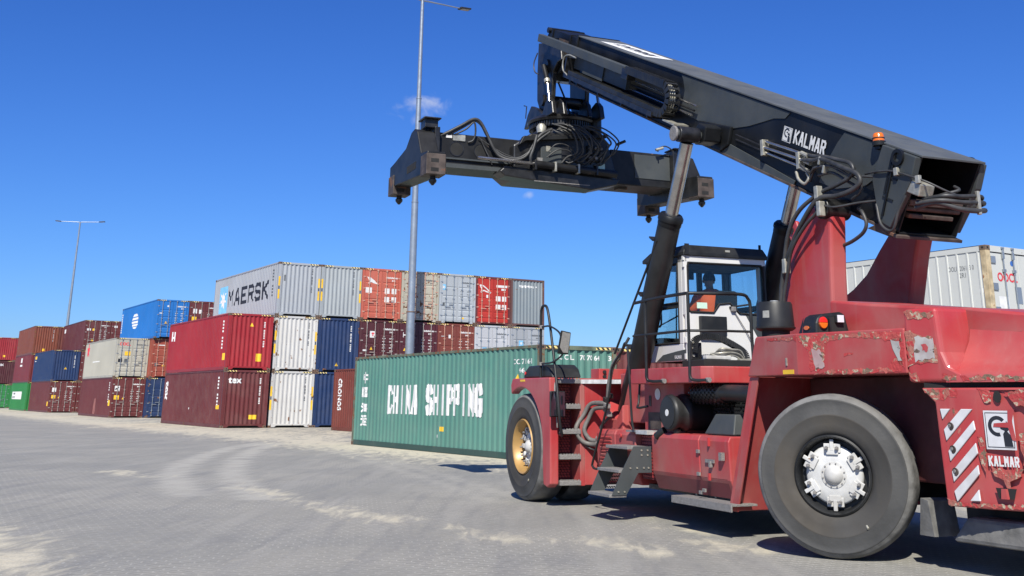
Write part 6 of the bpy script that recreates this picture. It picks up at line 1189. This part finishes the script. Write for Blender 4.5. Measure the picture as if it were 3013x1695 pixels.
for z in (0.82, 0.90, 0.97): P(MB().cyl((5.78, 1.46, z), (5.66, 1.44, z), 0.036, n=10), 'hose_fitting', K['step'], 30)
P(MB().box(5.64, 5.68, 1.38, 1.5, 0.74, 1.02), 'fitting_plate', K['step'])
# --- rear lamp cluster and intake cowl on the fender
m = MB().px([(1.50, 2.20), (1.49, 2.33), (1.46, 2.40), (1.40, 2.43), (1.16, 2.46), (1.10, 2.44), (1.04, 2.20)], 0.24, 0.50)
m.add([(0.50, 1.50, 2.20), (0.60, 1.48, 2.20), (0.52, 1.46, 2.38), (0.50, 1.46, 2.40)], [(0, 1, 2, 3)])
lc = P(m, 'rear_lamp_housing', K['plastic'], bevel=0.03, seg=3)
P(MB().px([(1.475, 2.21), (1.46, 2.36), (1.15, 2.425), (1.095, 2.21)], 0.234, 0.245), 'lamp_recess', K['matt'], parent=lc)
P(MB().box(0.20, 0.236, 1.325, 1.345, 2.22, 2.38), 'lamp_divider', K['plastic'], parent=lc)
def disc(mb, x, z, rx, rz, y0, y1, a0=0, a1=360, n=20): return mb.px([(x+rx*math.cos(R(a0+(a1-a0)*k/n)), z+rz*math.sin(R(a0+(a1-a0)*k/n))) for k in range(n+(0 if a1-a0 == 360 else 1))], y0, y1)
P(disc(MB(), 1.415, 2.335, 0.052, 0.060, 0.205, 0.233, 0, 180), 'tail_lamp', K['tail'], parent=lc, bevel=0.004); P(disc(MB(), 1.415, 2.333, 0.052, 0.060, 0.205, 0.233, 180, 360), 'turn_lamp', K['amber'], parent=lc, bevel=0.004)
P(MB().py([(0.40+0.045*math.cos(2*math.pi*k/16), 2.285+0.022*math.sin(2*math.pi*k/16)) for k in range(16)], 1.50, 1.508), 'marker_lamp', K['amber'], parent=lc)
wl = P(MB().box(0.19, 0.25, 1.155, 1.255, 2.335, 2.425), 'work_lamp', K['plastic'], parent=lc, bevel=0.012); P(MB().box(0.185, 0.19, 1.163, 1.247, 2.342, 2.418), 'lamp_glass', K['clear'], parent=lc, bevel=0.002)
ic = Vector((1.23, 1.33, 0)); cowl = P(MB().lathe([(0, 2.30), (0.19, 2.30), (0.228, 2.325), (0.23, 2.34), (0.218, 2.345), (0.203, 2.60), (0.19, 2.625), (0, 2.64)], ic, (0, 0, 1), 44), 'intake_cowl', K['plastic'], 40)
P(MB().cyl(ic+Vector((0, 0, 2.15)), ic+Vector((0, 0, 2.30)), 0.16, n=28), 'cowl_neck', K['matt'], parent=cowl)
m = MB()
for a0 in (R(105),):
    for k in range(4): a = a0+0.10*k; b = a+0.10; m.add([ic+Vector((0.214*math.cos(a), 0.214*math.sin(a), 2.44)), ic+Vector((0.214*math.cos(b), 0.214*math.sin(b), 2.44)), ic+Vector((0.208*math.cos(b), 0.208*math.sin(b), 2.52)), ic+Vector((0.208*math.cos(a), 0.208*math.sin(a), 2.52))], [(0, 1, 2, 3)])
P(m, 'sticker', K['fit'], parent=cowl); P(MB().cyl(ic+Vector((0, 0, 2.635)), ic+Vector((0, 0, 2.645)), 0.05, n=16), 'cowl_cap', K['alu'], parent=cowl)
# --- cab
CB = empty('cab', (0, 0, 0), 0, RS)
def Pc(mb, name, m, **k): return P(mb, name, m, parent=CB, **k)
x0, x1, ya, yb, z0, z1 = 4.25, 5.42, 0.76, -0.63, 2.06, 3.55
fx = lambda u, v, t: (t, u, v)
low = [(ya, z0), (ya, 2.70), (0.72, 2.735), (0.30, 2.735), (0.20, 2.86), (0.02, 2.88), (-0.14, 2.73), (-0.60, 2.735), (yb, 2.70), (-0.50, 2.30), (-0.46, z0)]
Pc(MB().prism(low, x0, x0+0.045, fx), 'rear_wall', K['white'], bevel=0.004)
Pc(MB().prism([(-0.24, 2.73), (yb, 2.735), (yb, z0), (-0.50, z0), (-0.50, 2.30)], x0-0.004, x0+0.04, fx), 'rear_trim', K['dusty'], bevel=0.003)
Pc(MB().box(x0, x0+0.10, ya-0.05, ya, 2.70, z1), 'corner_post', K['white'], bevel=0.01); Pc(MB().box(x0, x0+0.10, yb, yb+0.04, 2.70, z1), 'corner_post', K['plastic'], bevel=0.01)
Pc(MB().box(x0, x0+0.045, yb, ya, 3.46, z1), 'window_header', K['white'], bevel=0.004)
win = [(0.70, 3.45), (0.715, 3.40), (0.715, 2.78), (0.69, 2.745), (0.30, 2.745), (0.20, 2.87), (0.02, 2.89), (-0.14, 2.745), (-0.57, 2.745), (-0.59, 2.78), (-0.585, 3.42), (-0.55, 3.46)]
Pc(MB().tube([(x0-0.004, y, z) for y, z in win+[win[0], win[1]]], 0.016, 6), 'window_seal', K['matt'], smooth=60)
Pc(MB().prism(win, x0+0.012, x0+0.018, fx), 'window_glass', K['glass'])
# sides
for y, sgn in ((ya, 1), (yb, -1)):
    Y2 = sorted((y, y-0.04*sgn))
    Pc(MB().box(x0+0.10, x1, *Y2, z0, 2.30), 'door_panel', K['white'], bevel=0.008)
    Pc(MB().prism([(x0+0.03, z0+0.01), (x0+0.03, 2.22), (4.55, 2.20), (4.95, 2.16), (5.15, z0+0.01)], y+0.001*sgn, y+0.006*sgn, lambda u, v, t: (u, t, v)), 'door_trim', K['dusty'])
    for xa, xb, za, zb, nm in ((x0+0.10, x0+0.20, 2.30, z1, 'door_post'), (5.24, 5.34, 2.30, z1, 'door_post'), (x0+0.2, 5.24, 2.83, 2.88, 'window_bar'), (x0+0.1, x1, 3.46, z1, 'window_header')): Pc(MB().box(xa, xb, *Y2, za, zb), nm, K['white'] if 'post' in nm and xa < 4.5 else K['plastic'], bevel=0.006)
    Pc(MB().box(x1-0.06, x1, *Y2, 2.30, z1), 'door_post', K['plastic'])
    for xa, xb, za, zb in ((4.46, 5.23, 2.89, 3.45), (4.46, 5.23, 2.32, 2.82)):
        Pc(MB().box(xa, xb, y-0.022*sgn-0.003, y-0.022*sgn+0.003, za, zb), 'window_glass', K['glass']); pts = [(xa, za), (xb, za), (xb, zb), (xa, zb), (xa, za), (xb, za)]
        Pc(MB().tube([(a, y+0.002*sgn, b) for a, b in pts], 0.014, 6), 'window_seal', K['matt'])
Pc(MB().tube(crv([(5.05, ya+0.03, 2.85), (4.92, ya+0.06, 2.84), (4.88, ya+0.06, 2.78), (4.88, ya+0.06, 2.62), (4.94, ya+0.05, 2.57), (5.05, ya+0.03, 2.58)], 4), 0.014, 8), 'door_handle', K['plastic'], smooth=60)
Pc(MB().tube([(5.2, ya-0.05, 2.58), (4.5, ya-0.05, 2.72)], 0.012, 6), 'grab_bar', K['plastic'])
m = MB(); put(m, 'KALMAR', 0, 0, 0.20, 0.05, lambda u, v: (4.60-u, ya+0.008, 2.095+v), 0.02); Pc(m, 'lettering', M['white_mark'])
for z in (3.42, 3.52, 2.12, 2.35): Pc(MB().box(x0+0.0, x0+0.05, ya, ya+0.02, z-0.04, z+0.04), 'door_hinge', K['white'], bevel=0.005)
# front frame, roof, floor, interior
Pc(MB().box(x1-0.04, x1, yb, ya, z0, 2.25), 'front_panel', K['plastic']); Pc(MB().box(x1-0.04, x1, yb, ya, 3.45, z1), 'window_header', K['plastic'])
Pc(MB().box(x1-0.025, x1-0.019, yb+0.04, ya-0.04, 2.25, 3.45), 'window_glass', K['glass'])
Pc(MB().cyl((x1-0.05, 0.30, 2.25), (x1-0.05, 0.26, 3.45), 0.01, n=6), 'wiper', K['matt'])
rf = MB().loft([[(x0-0.03, ya+0.03, z), (x1+0.08, ya+0.03, z), (x1+0.08, yb-0.03, z), (x0-0.03, yb-0.03, z)] for z in (3.55, 3.60)] + [[(x0+0.0, ya-0.03, 3.71), (x1-0.05, ya-0.05, 3.71), (x1-0.05, yb+0.05, 3.71), (x0+0.0, yb+0.03, 3.71)]])
Pc(rf, 'cab_roof', K['plastic'], bevel=0.012); Pc(MB().box(x0-0.035, x0-0.028, 0.0, 0.08, 3.63, 3.66), 'roof_lamp', K['fit']); Pc(MB().cyl((4.3, -0.58, 3.70), (4.3, -0.58, 3.78), 0.02, n=8), 'antenna', K['matt'])
Pc(MB().box(x0-0.045, x0-0.03, 0.70, 0.77, 3.56, 3.72), 'roof_bracket', K['oily'])
Pc(MB().box(x0+0.03, x1, yb+0.02, ya-0.02, 3.45, 3.54), 'ceiling_liner', K['matt']); Pc(MB().box(x0+0.05, x1, yb+0.02, ya-0.02, z0, z0+0.06), 'cab_floor', K['matt'])
Pc(MB().box(5.12, x1-0.05, yb+0.05, ya-0.05, z0+0.06, 2.42), 'dashboard', K['matt'], bevel=0.03); Pc(MB().box(5.28, 5.32, 0.0, 0.30, 3.33, 3.45), 'ceiling_console', K['matt'])
Pc(MB().box(5.05, 5.35, -0.45, -0.25, 2.42, 2.80), 'monitor', K['matt'], bevel=0.02); Pc(MB().box(x0+0.06, 4.5, yb+0.05, -0.05, z0+0.05, 2.62), 'side_console', K['matt'], bevel=0.02)
Pc(MB().cyl((5.34, -0.20, 2.3), (5.34, -0.30, 3.45), 0.018, n=8), 'front_pillar', K['matt']); Pc(MB().box(5.33, 5.38, -0.18, -0.10, 2.3, 3.5), 'front_pillar', K['plastic'])
st = Pc(MB().box(4.60, 5.02, -0.19, 0.31, 2.50, 2.60), 'seat', K['matt'], bevel=0.03); P(MB().hexa([(4.46, -0.25, 2.55), (4.56, -0.25, 2.55), (4.56, 0.16, 2.55), (4.46, 0.16, 2.55), (4.40, -0.23, 3.09), (4.48, -0.23, 3.09), (4.48, 0.12, 3.09), (4.40, 0.12, 3.09)]), 'backrest', K['matt'], bevel=0.04, parent=st)
P(MB().cyl((4.80, 0.06, 2.12), (4.80, 0.06, 2.5), 0.10, n=14), 'seat_base', K['matt'], parent=st)
sw = Pc(MB().cyl((5.30, 0.03, 2.40), (5.10, 0.03, 2.72), 0.03, n=10), 'steering_column', K['matt']); m = MB(); n = 20; ax_ = Vector((-0.25, 0, 0.32)).normalized(); e1 = Vector((0, 1, 0)); e2 = ax_.cross(e1); P(MB().tube([Vector((5.10, 0.03, 2.72))+(e1*math.cos(2*math.pi*k/n)+e2*math.sin(2*math.pi*k/n))*0.18 for k in range(n+1)], 0.014, 6), 'steering_wheel', K['matt'], 60, parent=sw)
Pc(MB().box(x0+0.006, x0+0.011, 0.40, 0.57, 2.80, 2.885), 'window_sticker', K['refl'])
# rear wall fittings
Pc(MB().box(x0-0.07, x0-0.002, 0.12, 0.56, 2.49, 2.69), 'control_box', K['plastic'], bevel=0.01); Pc(MB().box(x0-0.05, x0-0.002, 0.12, 0.55, 2.37, 2.48), 'control_box', K['oily'], bevel=0.01)
for k in range(3): hoseo = Pc(MB().tube(crv([(x0-0.03, 0.50-0.03*k, 2.48), (x0-0.05, 0.42-0.05*k, 2.42), (x0-0.04, 0.30-0.03*k, 2.44), (x0-0.03, 0.2, 2.48)], 4), 0.007, 6), 'cable', K['fit'])
Pc(MB().tube([(x0-0.02, 0.04, 2.83), (x0-0.05, -0.28, 2.88)], 0.014, 6), 'wiper_arm', K['plastic']); Pc(MB().tube([(x0-0.02, -0.02, 2.80), (x0-0.03, -0.22, 2.5), (x0-0.03, -0.42, 2.15)], 0.007, 6), 'wiper_arm', K['step']); Pc(MB().box(x0-0.05, x0, -0.06, 0.02, 2.77, 2.84), 'wiper_motor', K['step'], bevel=0.01)
# cable carrier arch and machinery on the deck
pa = crv([(3.95, 0.84, 2.16), (3.95, 0.80, 2.33), (3.95, 0.62, 2.39), (3.95, 0.39, 2.36), (3.92, 0.17, 2.26), (3.90, 0.04, 2.16), (3.9, 0.0, 2.0)], 7)
m = MB()
for i in range(len(pa)-1):
    a, b = pa[i], pa[i+1]; d = (b-a); q = Vector((1, 0, 0)).cross(d).normalized()
    for xx in (-0.05, 0.05): m.obox((a+b)/2+Vector((xx, 0, 0)), d*0.42, Vector((0.006, 0, 0)), q*0.035)
    if i % 2: m.obox((a+b)/2+q*0.02, d*0.3, Vector((0.05, 0, 0)), q*0.006)
P(m, 'cable_carrier', K['plastic'])
for k in range(5):
    rr = random.Random(k); hose([(3.9+0.02*k, 0.60-0.03*k, 2.15), (3.85, 0.45, 2.10+0.03*k), (3.82, 0.28, 2.13+0.02*k), (3.84, 0.12, 2.06+0.03*k), (3.86, 0.03, 1.96)], 0.014, 'hose' if k % 2 else 'fit', k=4)
P(MB().box(3.6, 4.2, -0.45, 0.88, 1.93, 2.06), 'pump_block', K['matt'], bevel=0.01); P(MB().box(3.95, 4.05, 0.70, 0.88, 2.06, 2.30), 'carrier_bracket', K['oily'], bevel=0.01); P(MB().box(3.75, 3.85, 0.35, 0.75, 2.07, 2.12), 'manifold', K['rim'], bevel=0.01)
P(MB().cyl((3.8, 0.2, 2.02), (3.8, -0.1, 2.02), 0.07, n=14), 'pump', K['fit'], 30)
for z in (1.98, 2.12, 2.22, 2.30): P(MB().cyl((3.945, 0.84, z), (3.935, 0.84, z), 0.018, n=10), 'bolt', K['fit'])
# ------------------------------------------------------------------ driver, seen from behind through the cab window
def person():
    e = empty('person', (4.609, 12.39, 0), R(112)); tag(e, 'driver with short dark hair and orange vest, sitting in the cab of the reach stacker', 'person')
    hx, hy = 4.72, 0.06
    J = {'pelvis': (hx-0.04, hy, 2.66, .15, .11), 'belly': (hx-0.04, hy, 2.80, .15, .11), 'chest': (hx-0.02, hy, 2.98, .17, .12), 'neckb': (hx, hy, 3.11, .07, .07), 'neck': (hx+0.01, hy, 3.16, .055, .055), 'head0': (hx+0.03, hy, 3.22, .07, .08), 'head1': (hx+0.03, hy, 3.30, .078, .09),
         'crown': (hx+0.02, hy, 3.36, .05, .055)}
    ed = [('pelvis', 'belly'), ('belly', 'chest'), ('chest', 'neckb'), ('neckb', 'neck'), ('neck', 'head0'), ('head0', 'head1'), ('head1', 'crown')]
    for s, n_ in ((1, 'l'), (-1, 'r')):
        J['sh'+n_] = (hx, hy+s*0.18, 3.04, .065, .065); J['el'+n_] = (hx+0.10, hy+s*0.27, 2.80, .048, .048); J['wr'+n_] = (hx+0.34, hy+s*0.16, 2.80, .032, .028); J['pm'+n_] = (hx+0.42, hy+s*0.14, 2.82, .04, .022)
        J['hp'+n_] = (hx+0.02, hy+s*0.09, 2.64, .085, .085); J['kn'+n_] = (hx+0.44, hy+s*0.13, 2.66, .062, .062); J['an'+n_] = (hx+0.50, hy+s*0.13, 2.24, .042, .042); J['ft'+n_] = (hx+0.62, hy+s*0.13, 2.16, .04, .035)
        ed += [('chest', 'sh'+n_), ('sh'+n_, 'el'+n_), ('el'+n_, 'wr'+n_), ('wr'+n_, 'pm'+n_), ('pelvis', 'hp'+n_), ('hp'+n_, 'kn'+n_), ('kn'+n_, 'an'+n_), ('an'+n_, 'ft'+n_)]
        for k in range(4): J['f%d%s' % (k, n_)] = (hx+0.49-0.006*abs(k-1.5), hy+s*0.14+0.018*(k-1.5), 2.815, .010, .010); J['g%d%s' % (k, n_)] = (hx+0.505, hy+s*0.14+0.016*(k-1.5), 2.775, .009, .009); ed += [('pm'+n_, 'f%d%s' % (k, n_)), ('f%d%s' % (k, n_), 'g%d%s' % (k, n_))]
        J['t'+n_] = (hx+0.44, hy+s*0.09, 2.79, .011, .011); ed.append(('pm'+n_, 't'+n_))
    ks = list(J); me = bpy.data.meshes.new('body'); me.from_pydata([J[k][:3] for k in ks], [(ks.index(a), ks.index(b)) for a, b in ed], [])
    o = bpy.data.objects.new('body', me); COL.objects.link(o); o.parent = e
    sk = o.modifiers.new('skin', 'SKIN'); sk.use_smooth_shade = True
    for i, k in enumerate(ks): me.skin_vertices[0].data[i].radius = J[k][3:]
    me.skin_vertices[0].data[0].use_root = True
    o.modifiers.new('sub', 'SUBSURF').levels = 1; o.modifiers['sub'].render_levels = 2
    me.materials.append(mat('skin', (0.30, 0.17, 0.11), 0.6, 0, 0.08, 8))
    dk = mat('dark_trousers', (0.03, 0.035, 0.05), 0.9); hr = mat('short_dark_hair', (0.02, 0.015, 0.012), 0.9, bump=0.6, bscale=90)
    def ell(mb, c, r, z0=-1, z1=1, n=24, k=12):
        lo = []
        for i in range(k+1):
            t = z0+(z1-z0)*i/k; q = math.sqrt(max(0.0001, 1-t*t)); lo.append([(c[0]+r[0]*q*math.cos(2*math.pi*j/n), c[1]+r[1]*q*math.sin(2*math.pi*j/n), c[2]+r[2]*t) for j in range(n)])
        return mb.loft(lo)
    ell(MB(), (hx+0.015, hy, 3.275), (0.108, 0.092, 0.125), -0.15, 1).build('hair', hr, e, 60)
    for s in (1, -1): ell(MB(), (hx+0.03, hy+s*0.092, 3.25), (0.022, 0.010, 0.032)).build('ear', me.materials[0], e, 60)
    ell(MB(), (hx+0.128, hy, 3.245), (0.022, 0.014, 0.028)).build('nose', me.materials[0], e, 60)
    for s in (1, -1): ell(MB(), (hx+0.108, hy+s*0.033, 3.27), (0.012, 0.014, 0.010)).build('eye', hr, e, 60)
    MB().box(hx+0.112, hx+0.120, hy-0.025, hy+0.025, 3.190, 3.198).build('mouth', dk, e)
    v = MB().loft([[(hx-0.03+a*math.cos(2*math.pi*j/24), hy+b*math.sin(2*math.pi*j/24), z) for j in range(24)] for z, a, b in ((2.58, .155, .19), (2.75, .15, .19), (2.90, .155, .205), (3.02, .15, .225), (3.09, .12, .19), (3.13, .075, .09))]); v.build('vest', K['vest'], e, 60)
    for s in (1, -1):
        MB().tube(crv([(hx, hy+s*0.17, 3.05), (hx+0.04, hy+s*0.23, 2.93), (hx+0.10, hy+s*0.27, 2.80), (hx+0.2, hy+s*0.23, 2.79)], 4), [0.085]*4+[0.075]*4+[0.06]*4+[0.052], 12).build('sleeve', K['vest'], e, 60)
        MB().tube([(hx, hy+s*0.09, 2.64), (hx+0.44, hy+s*0.13, 2.66), (hx+0.47, hy+s*0.13, 2.6), (hx+0.50, hy+s*0.13, 2.24)], [0.11, 0.085, 0.08, 0.06], 14).build('trouser_leg', dk, e, 60)
person()
